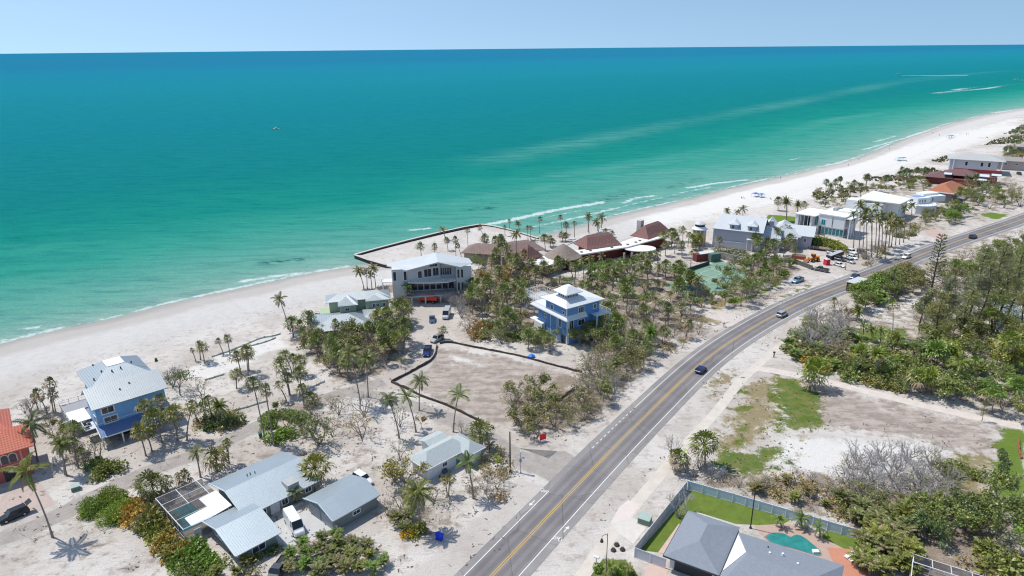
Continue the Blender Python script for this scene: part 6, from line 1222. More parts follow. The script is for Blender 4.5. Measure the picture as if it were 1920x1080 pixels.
def palm_at(x, y, h, lean, k, r, label, group, tint, rz=None, vi=None):
    crowns, rn, r0, r1 = CR[k]; o = empty({'s': 'sabal_palm', 'c': 'coconut_palm', 'd': 'date_palm', 'r': 'royal_palm', 'w': 'fan_palm'}[k], (x, y, 0)); tag(o, label, 'palm tree', group)
    t = link('trunk', trunk_mesh(h, lean, r0, r1, BARK), o)
    c = link('crown', crowns[rd.randrange(len(crowns)) if vi is None else vi % len(crowns)], o); c.location = (lean, 0, h); s = r/rn; c.scale = (s*rd.uniform(.82,1.2), s*rd.uniform(.82,1.2), s*rd.uniform(.85,1.25)); c.rotation_euler = (rd.uniform(-.3,.3), rd.uniform(-.3,.3), rd.uniform(0, 6.28) if rz is None else rz); c.color = (*tint, 1)
    cnt['tree'] += 1; return o
NTH = ['leftmost', 'second from left', 'third from left', 'fourth from left', 'fifth from left', 'sixth from left', 'seventh from left', 'eighth from left', 'ninth from left', 'tenth from left', 'eleventh from left', 'twelfth from left', 'thirteenth from left', 'fourteenth from left']
NUM = {2: 'two', 3: 'three', 4: 'four', 5: 'five', 6: 'six', 7: 'seven', 8: 'eight', 9: 'nine', 10: 'ten', 11: 'eleven', 12: 'twelve', 13: 'thirteen', 14: 'fourteen'}
def palms(key, lst, desc, place, group, tint=(1, 1, 1)):
    """lst: (base x, base y, crown x, crown y, kind, crown radius m)"""
    lst = sorted(lst, key=lambda a: a[2]); n = len(lst)
    for i, (bx, by, cx, cy, k, r) in enumerate(lst):
        px, py = zp(key, bx, by); tx, ty = zp(key, cx, cy); g = G(px, py); h, lean = ph(g, tx, ty)
        lb = '%s %s' % (desc, place) if n == 1 else '%s %s, %s' % (desc, place, (NTH[i]+' of '+NUM[n]) if i < n-1 or n < 3 else 'rightmost of '+NUM[n])
        if n == 2: lb = '%s %s, %s of two' % (desc, place, ('left', 'right')[i])
        j = rd.uniform(.85, 1.15); palm_at(g[0], g[1], max(h, .6), lean, k, r, lb, group, (tint[0]*j*rd.uniform(.93,1.1), tint[1]*j, tint[2]*j*rd.uniform(.85,1.1)), vi=None)
YG = (1.3, 1.2, .75); GR = (1.0, 1.15, .9); DK_ = (.75, .85, .75); OL = (1.25, 1.1, 1.0)

palms('2', [(395,790,195,290,'c',3.6)], 'tall leaning coconut palm with yellow-green fronds', 'in front of the red villa', None, (1.3, 1.25, .7))
palms('1', [(285,1060,235,780,'c',3.4)], 'dark drooping palm with dead brown fronds', 'against the red villa corner', None, (.7, .8, .8))
palms('1', [(355,700,285,560,'w',1.7),(402,690,372,480,'w',2.0),(418,690,395,560,'w',1.4),(288,680,255,580,'w',1.0)], 'ragged thin palm', 'behind the red villa by the beach', 'ragged palms between villa and beach', OL)
palms('1', [(488,1160,470,930,'c',2.2),(575,1060,560,810,'s',1.6),(590,1110,545,920,'s',1.6),(640,1120,610,1000,'s',1.5),(525,1000,505,830,'w',1.5)], 'slim green palm', 'between the red villa and blue beach house', 'palms between the two coloured houses', (1.25,1.3,.8))
palms('2', [(500,330,455,90,'c',2.0)], 'thin palm casting a star shadow', 'on the sand right of the red villa', None, OL)
palms('1', [(1095,1020,1045,835,'s',1.75),(1140,985,1100,850,'s',1.4),(1215,920,1165,740,'s',1.9),(1333,908,1310,710,'s',1.75),(1404,900,1432,690,'s',1.7),(1150,860,1080,640,'s',1.7),(1230,840,1200,600,'s',1.9),(1330,820,1240,690,'s',1.6)], 'round-headed cabbage palm', 'in front of the blue beach house', 'cabbage palms before the blue beach house', YG)
palms('1', [(1640,790,1640,650,'d',2.7),(1560,780,1520,660,'s',1.6),(1480,770,1440,640,'s',1.5),(1590,740,1560,600,'s',1.5)], 'bushy green palm', 'right of the blue beach house', 'palms right of the blue beach house', (1.15,1.2,.75))
palms('1', [(1468,310,1440,225,'w',.8),(1505,300,1495,180,'s',1.0),(1535,325,1515,210,'s',1.3),(1675,258,1635,160,'w',.9),(1725,258,1705,145,'s',1.3)], 'small palm', 'on the beach right of the blue beach house', 'small beach palms by the mesh fence', OL)
palms('1', [(1805,390,1775,270,'s',1.6),(1862,415,1850,240,'s',1.5),(1868,380,1862,270,'s',1.4),(1775,515,1780,410,'s',1.8)], 'stout cabbage palm', 'below the long green mesh fence', 'cabbage palms below the mesh fence', (1.3,1.15,.85))
palms('5', [(388,912,300,480,'s',1.4),(455,945,392,530,'s',1.35)], 'very tall slim palm', 'beside the green wheelie bin', 'pair of tall slim palms')
palms('5', [(572,565,510,350,'s',1.8),(590,400,540,270,'s',1.4),(600,400,600,290,'s',1.5),(550,615,490,490,'s',1.4),(680,640,665,520,'s',1.7),(575,560,555,440,'s',1.5),(655,510,650,400,'s',1.4),(655,420,650,310,'s',1.4),(770,640,745,590,'s',1.4)], 'leaning cabbage palm', 'in the grove above the sandy lane', 'cabbage palms above the sandy lane', (1.2,1.2,.85))
palms('5', [(1105,640,1020,250,'c',2.9),(1163,580,1150,290,'c',2.3)], 'tall curved olive coconut palm', 'left of the lane at the thicket edge', 'tall coconut palms at the thicket edge', (1.2,1.1,.7))
palms('5', [(1395,890,1315,590,'c',2.5),(1520,840,1450,570,'c',2.6),(1545,680,1550,450,'c',2.4),(1800,840,1840,555,'c',3.0)], 'tall coconut palm', 'along the near side of the cleared lot', 'coconut palms along the cleared lot', (1.05,1.1,.8))
palms('5', [(120,1080,95,925,'w',1.0)], 'thin bare-topped palm', 'between the lane and the pale ranch roof', None, YG)
palms('3', [(385,340,350,150,'c',1.9)], 'small curved coconut palm', 'above the ranch house roof by the lane', None, OL)
palms('3', [(512,295,500,200,'s',2.3)], 'thick round cabbage palm', 'between the lane and the ranch roof', None, (1.35,1.2,.85))
palms('3', [(1270,400,1235,270,'s',2.3)], 'thick round cabbage palm', 'between the ranch house and the garage', None, (1.4,1.25,.75))
palms('3', [(1110,540,1090,450,'c',1.6),(600,240,590,80,'w',1.1)], 'small yellow-green palm', 'around the ranch house', 'small palms around the ranch house', YG)
palms('2', [(1165,500,1140,400,'s',2.1),(1250,440,1250,370,'w',1.4),(1370,400,1380,340,'w',1.6)], 'dry cabbage palm', 'beside the pool screen', 'dry palms beside the pool screen', OL)
palms('4', [(590,865,570,570,'c',3.0)], 'big coconut palm over tangled shrubs', 'at the middle of the bottom sand lot', None, (1.15,1.1,.7))
palms('4', [(990,620,945,340,'c',2.7)], 'drooping dark coconut palm', 'at the front corner of the white bungalow', None, (.85,1.0,.75))
palms('4', [(1040,260,1040,130,'s',2.0),(1110,270,1115,215,'c',1.3)], 'leafy cabbage palm', 'behind the white bungalow by the lane', 'palms behind the white bungalow', (1.25,1.2,.8))
palms('4', [(795,600,775,480,'w',1.0),(805,600,815,470,'w',1.0)], 'tiny thin fan palm', 'on bare sand in front of the white bungalow', 'tiny fan palms', YG)
palms('0', [(541,618,524,560,'c',3.0)], 'wind-bent coconut palm', 'alone on the beach left of the green cottage', None, OL)
palms('6', [(490,490,450,350,'c',2.4),(515,490,510,350,'c',2.4),(550,490,540,380,'c',2.2),(580,490,560,330,'c',2.2)], 'windswept coconut palm', 'on the beach beside the grey stilt house', 'windswept palms beside the stilt house', OL)
palms('6', [(820,600,815,460,'c',2.0)], 'dark coconut palm', 'in front of the left corner of the stilt house', None, (.8,1.1,.8))
palms('6', [(680,820,665,720,'s',1.8),(620,880,620,760,'s',1.6),(700,950,715,850,'s',1.5),(580,780,570,720,'s',1.6),(650,1000,640,900,'s',1.6),(370,1000,370,920,'c',2.4),(470,900,460,800,'s',1.6),(410,900,400,830,'s',1.5),(560,900,545,840,'s',1.4),(760,900,760,640,'w',1.9)], 'leafy cabbage palm', 'in the thicket beside the green cottage', 'palms in the thicket by the green cottage', (1.1,1.15,.85))
palms('6', [(1085,870,1080,800,'s',1.9)], 'bright small cabbage palm', 'over the silver car at the lot corner', None, YG)
palms('h', [(950,585,945,450,'w',1.3),(1075,535,1040,430,'w',1.3),(780,520,760,440,'c',2.2),(1305,640,1300,480,'c',2.4)], 'palm', 'on the square sand spit behind the stilt house', 'palms on the sand spit', OL)
palms('h', [(600,640,590,570,'s',1.6),(700,620,700,570,'s',1.6),(860,650,855,520,'w',1.4),(800,600,790,520,'w',1.6),(900,650,870,560,'w',1.3)], 'palm with ragged crown', 'just behind the stilt house roof', 'ragged palms behind the stilt house', DK_)
palms('h', [(1228,490,1225,420,'w',.9),(1262,440,1260,380,'w',1.0),(1335,450,1325,395,'c',1.9),(1400,520,1395,430,'w',1.1),(1420,520,1418,430,'w',1.1),(1485,470,1490,362,'w',1.3),(1655,460,1642,350,'w',1.2),(1688,510,1685,408,'s',1.4),(1748,500,1748,395,'s',1.4),(1857,470,1850,345,'c',2.2)], 'thin palm against the surf', 'behind the resort', 'thin palms between the resort and surf', DK_)
palms('7', [(1130,220,1120,160,'c',2.2),(1150,190,1150,110,'c',2.8),(1120,210,1110,140,'c',2.3),(1050,220,1055,100,'c',2.0)], 'tall dark coconut palm', 'behind the resort main roof', 'coconut palms behind the resort', DK_)
palms('7', [(770,340,765,270,'s',1.7),(790,330,780,290,'s',1.3),(730,360,720,270,'s',1.5),(860,290,850,245,'s',1.7),(640,340,640,295,'c',2.3),(515,470,515,230,'c',2.4),(430,430,410,330,'s',1.8),(405,430,400,290,'s',1.6),(320,400,325,330,'c',1.7),(880,290,885,250,'s',1.5)], 'dense palm', 'between the brown roofs and red pagoda roofs', 'palms among the resort roofs', OL)
palms('7', [(1580,215,1575,195,'s',1.4),(1610,230,1620,205,'s',1.4),(1200,260,1230,230,'s',1.3),(1180,250,1180,215,'s',1.4)], 'short palm', 'by the far pagoda roof', 'short palms by the far pagoda', DK_)
palms('7', [(1020,630,1010,440,'c',2.3),(1070,590,1070,420,'c',2.2),(1140,520,1150,400,'c',2.0),(935,560,880,440,'c',2.2),(1385,700,1390,560,'c',2.4),(1240,640,1250,500,'c',2.2),(1500,640,1490,490,'s',1.9),(1395,500,1390,440,'w',1.2)], 'coconut palm', 'in the garden in front of the resort', 'coconut palms in the resort garden', (1.15,1.1,.7))
palms('7', [(940,900,940,775,'c',1.7),(1045,850,1045,740,'c',1.7)], 'small palm', 'against the front of the deep blue tiered house', 'small palms against the tiered house', (1.0,1.15,.9))
palms('7', [(435,920,440,830,'c',1.8),(1525,1070,1520,965,'c',2.3),(1265,1000,1265,900,'s',2.2)], 'green palm', 'in the shrubs around the tiered house', 'palms around the tiered house', (1.0,1.25,.7))
palms('a', [(340,620,340,500,'s',1.8),(460,720,465,620,'w',1.3),(670,610,675,520,'s',1.6),(215,760,210,620,'w',1.6),(395,650,390,560,'s',1.7),(270,640,270,560,'s',1.7),(500,600,495,545,'s',1.6)], 'cabbage palm', 'between the round canopy and the green court', 'cabbage palms by the green court', (1.15,1.1,.8))
palms('a', [(735,360,735,300,'c',2.1),(805,370,810,310,'c',2.1),(850,370,850,285,'c',2.4),(1115,300,1115,230,'s',1.7),(1178,380,1180,240,'d',3.1),(1260,330,1265,260,'d',2.5),(1320,310,1315,250,'s',1.8),(1578,130,1580,65,'s',1.5),(1770,130,1780,60,'s',1.8)], 'palm', 'along the beach edge of the grey mansion and lawn', 'palms along the beach edge of the mansions', (1.1,1.0,.7))
# tall royal palms in front of the white houses
palms('c', [(675,340,690,-60,'r',2.4),(735,345,730,-10,'r',2.4),(770,290,780,-10,'r',2.2),(800,295,815,20,'r',2.3),(850,275,855,10,'r',2.2),(880,270,880,40,'r',2.2),(905,255,920,20,'r',2.2),(955,240,965,30,'r',2.3),(1015,220,1025,-40,'r',2.2),(1055,200,1080,-60,'r',2.2),(640,260,640,0,'r',2.0),(830,240,820,-60,'r',2.4),(580,425,590,290,'w',1.2)], 'tall pale-trunked royal palm', 'in the row before the white houses', 'royal palms before the white houses', (1.15,1.15,.7))
palms('c', [(775,330,770,50,'r',2.1),(815,330,840,70,'r',2.0),(870,300,900,80,'r',2.1),(925,250,940,80,'r',2.0),(985,235,990,60,'r',2.0),(705,330,720,40,'r',2.2)], 'shorter royal palm', 'in the second rank of the palm row', 'second rank of royal palms', (1.3,1.15,.6))
palms('g', [(322,410,322,260,'d',2.3)], 'bright green stubby palm', 'between the tiered house and the road', None, (1.0,1.4,.6))
palms('g', [(620,120,620,10,'w',1.5),(450,200,445,70,'s',1.6)], 'small palm', 'by the mouth of the resort drive', 'palms by the resort drive', DK_)
palms('c', [(945,640,945,430,'c',2.3),(500,730,495,660,'s',1.6),(670,800,670,740,'d',2.9),(615,950,610,870,'c',2.0),(715,940,715,840,'c',2.0),(780,960,775,870,'c',2.0),(842,970,850,870,'c',2.0),(930,940,935,690,'w',1.8)], 'palm', 'at the roadside edge of the right-hand woods', 'palms at the edge of the right woods', (1.1,1.2,.6))
palms('d', [(350,520,350,400,'s',2.8),(300,500,310,380,'s',2.0),(1160,560,1130,430,'s',2.2),(1370,600,1365,490,'c',2.4),(1440,520,1450,310,'c',2.6),(1230,550,1210,440,'s',2.0),(830,440,820,260,'d',2.5),(695,340,700,250,'s',2.0)], 'yellow-green palm', 'along the far side of the sandy path', 'palms along the sandy path', (1.35,1.45,.55))
palms('f', [(888,265,875,90,'s',2.2),(700,300,700,190,'w',2.0),(660,290,660,170,'w',1.4)], 'stocky cabbage palm', 'beside the pavement before the right-hand lot', 'cabbage palms beside the pavement', (1.2,1.25,.7))
palms('f', [(1460,715,1450,650,'c',1.4),(1610,720,1610,650,'c',1.5),(1750,790,1745,720,'c',1.5)], 'small garden palm', 'along the fence behind the pool', 'garden palms behind the pool', (1.0,1.3,.6))
palms('f', [(1165,1130,1160,1050,'s',1.5),(1335,1160,1345,1070,'s',1.4),(185,1080,180,1010,'c',1.3),(310,1080,315,1010,'c',1.0)], 'fan palm', 'at the bottom edge before the grey bungalow', 'fan palms at the bottom edge', (1.3,1.3,.6))
palms('b', [(735,690,745,610,'s',2.2),(540,690,542,620,'s',1.5),(1500,700,1500,610,'c',2.6),(1560,690,1560,600,'c',2.6)], 'palm', 'in the dunes near the maroon roofed house', 'palms in the far dunes', DK_)

# ---- broadleaf trees, shrubs, bare trees (unit-size meshes, then copied)
def branches(mb, p, d, L, r, depth, tips, spread=.75, mi=0, grav=.0, nk=(2, 3)):
    q = p+d*L; mb.tube([p, p+d*L*.5+rv3(.05*L), q], [r, r*.85, r*.65], 5 if depth > 1 else 3, mi, False)
    if depth == 0: tips.append((q, d)); return
    if depth <= 2: tips.append((p+d*L*.6, d))
    for _ in range(rd.choice(nk)):
        n = (d+rdir()*spread+Vector((0,0,.12-grav))).normalized(); branches(mb, q, n, L*rd.uniform(.62,.85), r*.6, depth-1, tips, spread, mi, grav, nk)
def tree_mesh(h, stems, depth, leaves, lsize, clump, spread=.75, trunkmat=TWIG, seedh=.3, flat=1.0, name='tree'):
    wb = MB(); tips = []
    for s in range(stems):
        a = 2*pi*s/stems+rd.uniform(-.4,.4); d = Vector((cos(a)*.45*(stems > 1), sin(a)*.45*(stems > 1), 1)).normalized(); branches(wb, Vector((.1*cos(a), .1*sin(a), 0)), d, h*seedh, .05*h*.42, depth, tips, spread)
    lb = MB(); per = max(1, leaves//max(1, len(tips)))
    for q, d in tips:
        m = per if rd.random() < .85 else per//3
        for _ in range(m):
            o = rdir()*clump*rd.random()**.5; o.z *= flat; leafq(lb, q+o+Vector((0,0,.1)), (rdir()+Vector((0,0,.2))).normalized(), rdir(), lsize*rd.uniform(.6,1.3), lsize*rd.uniform(.4,.8))
    return wb.mesh('branches', trunkmat), (lb.mesh('foliage', LEAF) if leaves else None)
def bush_mesh(n, ls, rz=.8, lump=5, name='bush'):
    lb = MB(); cs = [(Vector((rd.uniform(-.6,.6), rd.uniform(-.6,.6), rd.uniform(.15,.6)*rz)), rd.uniform(.3,.55)) for _ in range(lump)]
    for i in range(n):
        c, r = cs[i % lump]; d = rdir(); p = c+d*r*rd.uniform(.55,1.05)
        if p.z < 0: p.z = abs(p.z)*.5
        leafq(lb, p, (d+rdir()*.8).normalized(), rdir(), ls*rd.uniform(.6,1.3), ls*rd.uniform(.4,.8))
    wb = MB()
    for _ in range(7): d = Vector((rd.uniform(-.6,.6), rd.uniform(-.6,.6), 1)).normalized(); wb.tube([(0,0,0), tuple(d*.4*rz), tuple(d*.8*rz+rv3(.08))], [.025,.018,.008], 4, 0, False)
    return wb.mesh('stems', TWIG), lb.mesh('foliage', LEAF)
TREE = [tree_mesh(6, 1, 4, 1100, .40, .6), tree_mesh(6, 3, 3, 1000, .40, .6), tree_mesh(6, 4, 3, 620, .38, .55, .85), tree_mesh(6, 2, 4, 800, .34, .5, .9)]
DENSE = [tree_mesh(6, 3, 3, 1800, .42, .75, .85), tree_mesh(6, 2, 4, 1900, .40, .65, .9)]
SPARSE = [tree_mesh(6, 4, 4, 420, .36, .45, .8), tree_mesh(6, 3, 4, 300, .36, .4, .9)]
BARE = [tree_mesh(6, 5, 4, 0, .3, .3, .7, GTW), tree_mesh(6, 7, 4, 0, .3, .3, .6, GTW, .26)]
def areca():
    mb = MB(); wb = MB()
    for s in range(9):
        a = rd.uniform(0, 6.28); r = rd.uniform(0, .8); b = Vector((r*cos(a), r*sin(a), 0)); h = rd.uniform(.5, 2.2); t = b+Vector((cos(a)*.3, sin(a)*.3, h)); wb.tube([b, t], [.06,.04], 4)
        for k in range(7): az = k*2.4+a; el = rd.uniform(.5, 1.25); frond(mb, Vector((cos(az)*cos(el), sin(az)*cos(el), sin(el))), rd.uniform(1.4, 2.1), 1.0, .42, 1 if rd.random() < .15 else 0, 9, t)
    return wb.mesh('stems', TWIG), mb.mesh('fronds', [PALM, DRYP])
AREC = [areca(), areca(), areca()]
BUSH = [bush_mesh(800, .24), bush_mesh(700, .24, .7, 7), bush_mesh(1000, .2, .9, 8)]
THIN = [bush_mesh(260, .20), bush_mesh(200, .22, .8, 6)]
def casuarina():
    wb = MB(); lb = MB(); h = 15; pts = [(.3*sin(i*.9), .3*cos(i*.7), h*i/8) for i in range(9)]; wb.tube(pts, [.24-.024*i for i in range(9)], 6)
    for i in range(46):
        t = rd.uniform(.22, 1); p = Vector((.3*sin(t*8*.9), .3*cos(t*8*.7), h*t)); a = i*2.4; L = (1.15-t)*3.4+.6; d = Vector((cos(a), sin(a), rd.uniform(.2,.8))).normalized(); q = p+d*L; wb.tube([p, p+d*L*.5, q], [.06,.04,.015], 3, 0, False)
        for _ in range(46):
            s = rd.uniform(.25, 1.05); o = p+d*L*s+rdir()*.5; leafq(lb, o, (Vector((0,0,-.6))+rdir()*.7+d*.4).normalized(), rdir(), rd.uniform(.45,.9), .09)
    return wb.mesh('trunk', DBARK), lb.mesh('foliage', LEAF)
CAS = [casuarina(), casuarina()]
def norfolk():
    wb = MB(); lb = MB(); h = 14; wb.tube([(0,0,h*i/6) for i in range(7)], [.22-.03*i for i in range(7)], 6)
    for k in range(17):
        z = h*(.22+.78*k/17); L = 2.1*(1-.82*k/17)+.25
        for j in range(5):
            a = j*1.2566+k*.5; d = Vector((cos(a), sin(a), .22)); e = Vector((0,0,z))+d*L; wb.tube([(0,0,z), e], [.05,.02], 3, 0, False)
            for i in range(10): p = Vector((0,0,z))+d*L*rd.uniform(.25,1); leafq(lb, p, (d+Vector((0,0,.5))+rdir()*.5).normalized(), rdir(), .5, .16)
    return wb.mesh('trunk', DBARK), lb.mesh('foliage', LEAF)
NORF = norfolk()
KIND = {'tree': (TREE, 6, 'leafy_tree', 'tree'), 'dense': (DENSE, 6, 'dense_tree', 'tree'), 'sparse': (SPARSE, 6, 'sparse_tree', 'tree'), 'bare': (BARE, 6, 'bare_tree', 'tree'), 'bush': (BUSH, 1, 'bush', 'bush'), 'thin': (THIN, 1, 'thin_bush', 'bush'), 'areca': (AREC, 4, 'areca_palm', 'palm clump'), 'cas': (CAS, 15, 'pine_tree', 'tree')}
TI = {'green': (1.1, 1.2, .8), 'dark': (.75, .92, .78), 'olive': (1.25, 1.15, .95), 'brown': (1.7, 1.25, 1.15), 'orange': (2.2, 1.35, .75), 'yellow': (1.45, 1.4, .7), 'bright': (1.05, 1.45, .6), 'grey': (1.6, 1.45, 2.2), 'red': (1.75, 1.1, 1.15)}
def plant(kind, x, y, h, tint, label, group, wide=1.0, vi=None):
    ms, u, nm, cat = KIND[kind]; w_, l_ = ms[rd.randrange(len(ms)) if vi is None else vi % len(ms)]
    o = empty(nm, (x, y, 0), rd.uniform(0, 6.28)); tag(o, label, cat, group); s = h/u; t = TI[tint] if isinstance(tint, str) else tint; j = rd.uniform(.8, 1.15)
    for mname, me in (('branches', w_), ('foliage', l_)):
        if me is None: continue
        c = link(me.name.split('.')[0], me, o); c.scale = (s*wide, s*wide, s); c.color = (t[0]*j*rd.uniform(.92,1.1), t[1]*j, t[2]*j, 1)
    cnt['tree'] += 1; return o
ADJ = {'green': 'green', 'dark': 'dark green', 'olive': 'olive', 'brown': 'brownish', 'orange': 'orange-leaved', 'yellow': 'yellowing', 'bright': 'bright green', 'grey': 'grey', 'red': 'reddish'}
def scatter(key, poly, spec, spacing, place, seed=1):
    """fill a surveyed outline; spec: (kind, tint, weight, hmin, hmax, wide)"""
    spacing *= 1.09; rs = random.Random(seed); P_ = [G(*zp(key, x, y)) for x, y in poly]; xs = [p[0] for p in P_]; ys = [p[1] for p in P_]; A = (max(xs)-min(xs))*(max(ys)-min(ys)); pts = []; tries = int(A/spacing**2*14)+40
    cand = np.array([(rs.uniform(min(xs), max(xs)), rs.uniform(min(ys), max(ys))) for _ in range(tries)]); ok = polysd(cand[:, 0], cand[:, 1], P_) > 0
    for x, y in cand[ok]:
        if all((x-a)**2+(y-b)**2 > spacing**2 for a, b in pts): pts.append((x, y))
    W = sum(s[2] for s in spec); made = []
    for x, y in pts:
        r = rs.uniform(0, W)
        for s in spec:
            r -= s[2]
            if r <= 0: break
        if s[0] in CR:
            t = TI[s[1]] if isinstance(s[1], str) else s[1]; nm = {'s': 'cabbage palm', 'c': 'coconut palm', 'w': 'thin fan palm', 'd': 'date palm', 'r': 'royal palm'}[s[0]]
            palm_at(x, y, rs.uniform(s[3], s[4]), rs.uniform(-.8, .8), s[0], s[5], '%s %s %s' % (ADJ.get(s[1], 'green'), nm, place), '%s %ss %s' % (ADJ.get(s[1], 'green'), nm, place), t); continue
        nm = {'tree': 'leafy tree', 'dense': 'dense leafy tree', 'sparse': 'thinly leaved tree', 'bare': 'bare branching tree', 'bush': 'leafy bush', 'thin': 'thin twiggy bush', 'areca': 'clumping feather palm', 'cas': 'tall wispy pine'}[s[0]]
        plant(s[0], x, y, rs.uniform(s[3], s[4]), s[1], '%s %s %s' % (ADJ[s[1]], nm, place), '%s %s %s' % (ADJ[s[1]], nm, place), s[5])
    return len(pts)

def one(key, x, y, kind, h, tint, label, wide=1.0, vi=None): g = G(*zp(key, x, y)); return plant(kind, g[0], g[1], h, tint, label, None, wide, vi)
# round hedge and burning-coloured shrubs, bottom left
HB = [bush_mesh(6500, .085, .62, 9)]; KIND['hedge'] = (HB, 1, 'hedge', 'hedge')
for x, y, h, lb in ((740,590,3.6,'rounded dense green sea-grape hedge, big left lobe of three beside the lane'),(890,630,3.6,'rounded dense green sea-grape hedge, front lobe of three beside the orange shrub'),(850,530,3.6,'rounded dense green sea-grape hedge, rear lobe of three nearest the lane')):
    one('2', x, y, 'hedge', h, (1.35, 1.6, .65), lb, 1.0)
one('2', 1030, 640, 'bush', 3.8, 'orange', 'orange-leaved shrub at the right end of the round hedge', .9); one('2', 1060, 560, 'bush', 2.4, 'orange', 'small orange shrub between hedge and dry palm'); one('2', 1110, 680, 'bush', 3.0, 'olive', 'olive shrub behind the orange-leaved shrub')
scatter('2', [(1120,620),(1215,600),(1265,760),(1350,860),(1360,940),(1270,920),(1150,850)], [('bush','orange',2,1.4,2.3,1.2),('bush','yellow',4,1.4,2.2,1.2),('bush','olive',3,1.4,2.2,1.2)], 1.6, 'in the row left of the pool screen', 2)
scatter('2', [(1330,930),(1450,910),(1560,1000),(1560,1090),(1440,1100),(1350,1000)], [('bush','green',4,1.8,2.6,1.2),('bush','bright',2,1.6,2.4,1.2),('areca','green',1,2.0,2.8,1)], 1.8, 'in front of the ranch house front wing', 3)
scatter('2', [(1600,980),(1900,1000),(1980,1100),(1500,1110)], [('thin','olive',3,1.5,2.5,1.2),('areca','yellow',3,2,3,1)], 2.0, 'at the bottom edge left of the grey pickup', 4)
scatter('3', [(1060,930),(1200,830),(1400,800),(1500,860),(1680,850),(1760,1000),(1740,1100),(1050,1100)], [('areca','olive',4,2.6,3.8,1.05),('areca','yellow',2,2.4,3.4,1.05),('areca','bright',2,2.4,3.2,1)], 1.9, 'in the thicket at the bottom middle', 5)
scatter('4', [(290,740),(520,640),(560,760),(560,880),(380,880)], [('areca','olive',3,2.4,3.6,1),('sparse','olive',2,3.5,5,1),('bush','yellow',1,1.5,2.2,1)], 1.9, 'below the big coconut palm', 6)
scatter('4', [(560,640),(700,600),(860,600),(880,680),(700,720),(600,820)], [('sparse','olive',3,3,4.4,1.1),('sparse','brown',2,3,4,1.1),('thin','brown',1,1.5,2.2,1.2)], 2.6, 'right of the big coconut palm', 7)
one('4', 500, 885, 'bush', 1.5, (3.6,2.3,.4), 'small golden yellow bush at the bottom of the sand lot'); one('4', 480, 500, 'tree', 6.2, (1.5,1.2,.7), 'rust-tinged sea-grape tree left of the white bungalow', 1.3, 1); one('4', 400, 480, 'tree', 5.4, 'olive', 'olive sea-grape tree nearest the white parked car', 1.2, 2)
one('4', 440, 330, 'sparse', 5.5, 'bright', 'thin bright-topped tree at the corner of the white bungalow roof', .8); one('4', 640, 420, 'sparse', 3, 'dark', 'small dark thin tree at the left wall of the white bungalow', .7)
scatter('4', [(1040,330),(1180,310),(1250,380),(1240,450),(1080,450)], [('tree','brown',3,2.6,3.8,1.2),('tree','yellow',1,2.6,3.4,1.2),('thin','brown',2,1.6,2.2,1.2)], 2.1, 'right of the white bungalow', 8)
scatter('4', [(960,520),(1080,480),(1220,500),(1210,620),(1000,620)], [('sparse','red',2,2.4,3.6,1.1),('thin','red',2,1.6,2.6,1.2),('sparse','brown',2,2.4,3.4,1.1)], 2.0, 'in the russet patch before the bungalow', 9)
scatter('3', [(850,590),(1000,560),(1100,520),(1180,480),(1220,440),(1160,470),(1000,530),(900,640)], [('bush','bright',2,.8,1.4,1),('bush','yellow',1,.8,1.3,1)], 1.5, 'along the front wall of the ranch house', 10)
one('3', 790, 965, 'bush', 1.2, 'yellow', 'small yellow-green shrub at the corner of the front wing'); one('3', 910, 880, 'bush', 1.2, 'dark', 'dark low shrub against the front wing wall', 1.6)
# between red villa and blue house
scatter('1', [(170,700),(300,660),(420,720),(520,850),(640,1000),(700,1060),(560,1140),(420,1000),(300,820)], [('sparse','olive',4,3,5.5,1),('sparse','brown',3,3,5,1),('tree','olive',2,3,5,1)], 2.5, 'between the red villa and the blue beach house', 11)
scatter('2', [(680,250),(850,260),(860,340),(740,360)], [('bush','green',2,1.6,2.4,1.2),('tree','green',1,3,4,1)], 1.8, 'left of the sandy turning in front of the blue beach house', 12)
one('1', 745, 1060, 'sparse', 6.5, 'dark', 'slender dark thin tree at the near corner of the blue beach house', .7); one('1', 230, 690, 'bare', 4.5, 'grey', 'bare grey tree behind the red villa roof')
one('2', 1040, 430, 'bare', 3.2, 'grey', 'bare grey shrub by the lane left of the dry palm'); one('2', 1370, 400, 'sparse', 3, 'olive', 'thin shrub behind the pool screen')
one('1', 1350, 560, 'tree', 7.5, (.7,.9,.6), 'tall shaggy grey-green tree right of the blue beach house roof', 1.0, 3); one('1', 1300, 500, 'bare', 6.5, 'grey', 'bare grey branching tree behind the shaggy tree'); one('1', 1520, 600, 'sparse', 6, 'brown', 'nearly bare tree between shaggy tree and small beach palms')
scatter('1', [(1480,760),(1720,720),(1800,790),(1680,840),(1500,820)], [('bush','dark',2,1.4,2.2,1.3),('thin','brown',2,1.2,2,1.3)], 1.9, 'under the bushy palms beside the lane', 13)
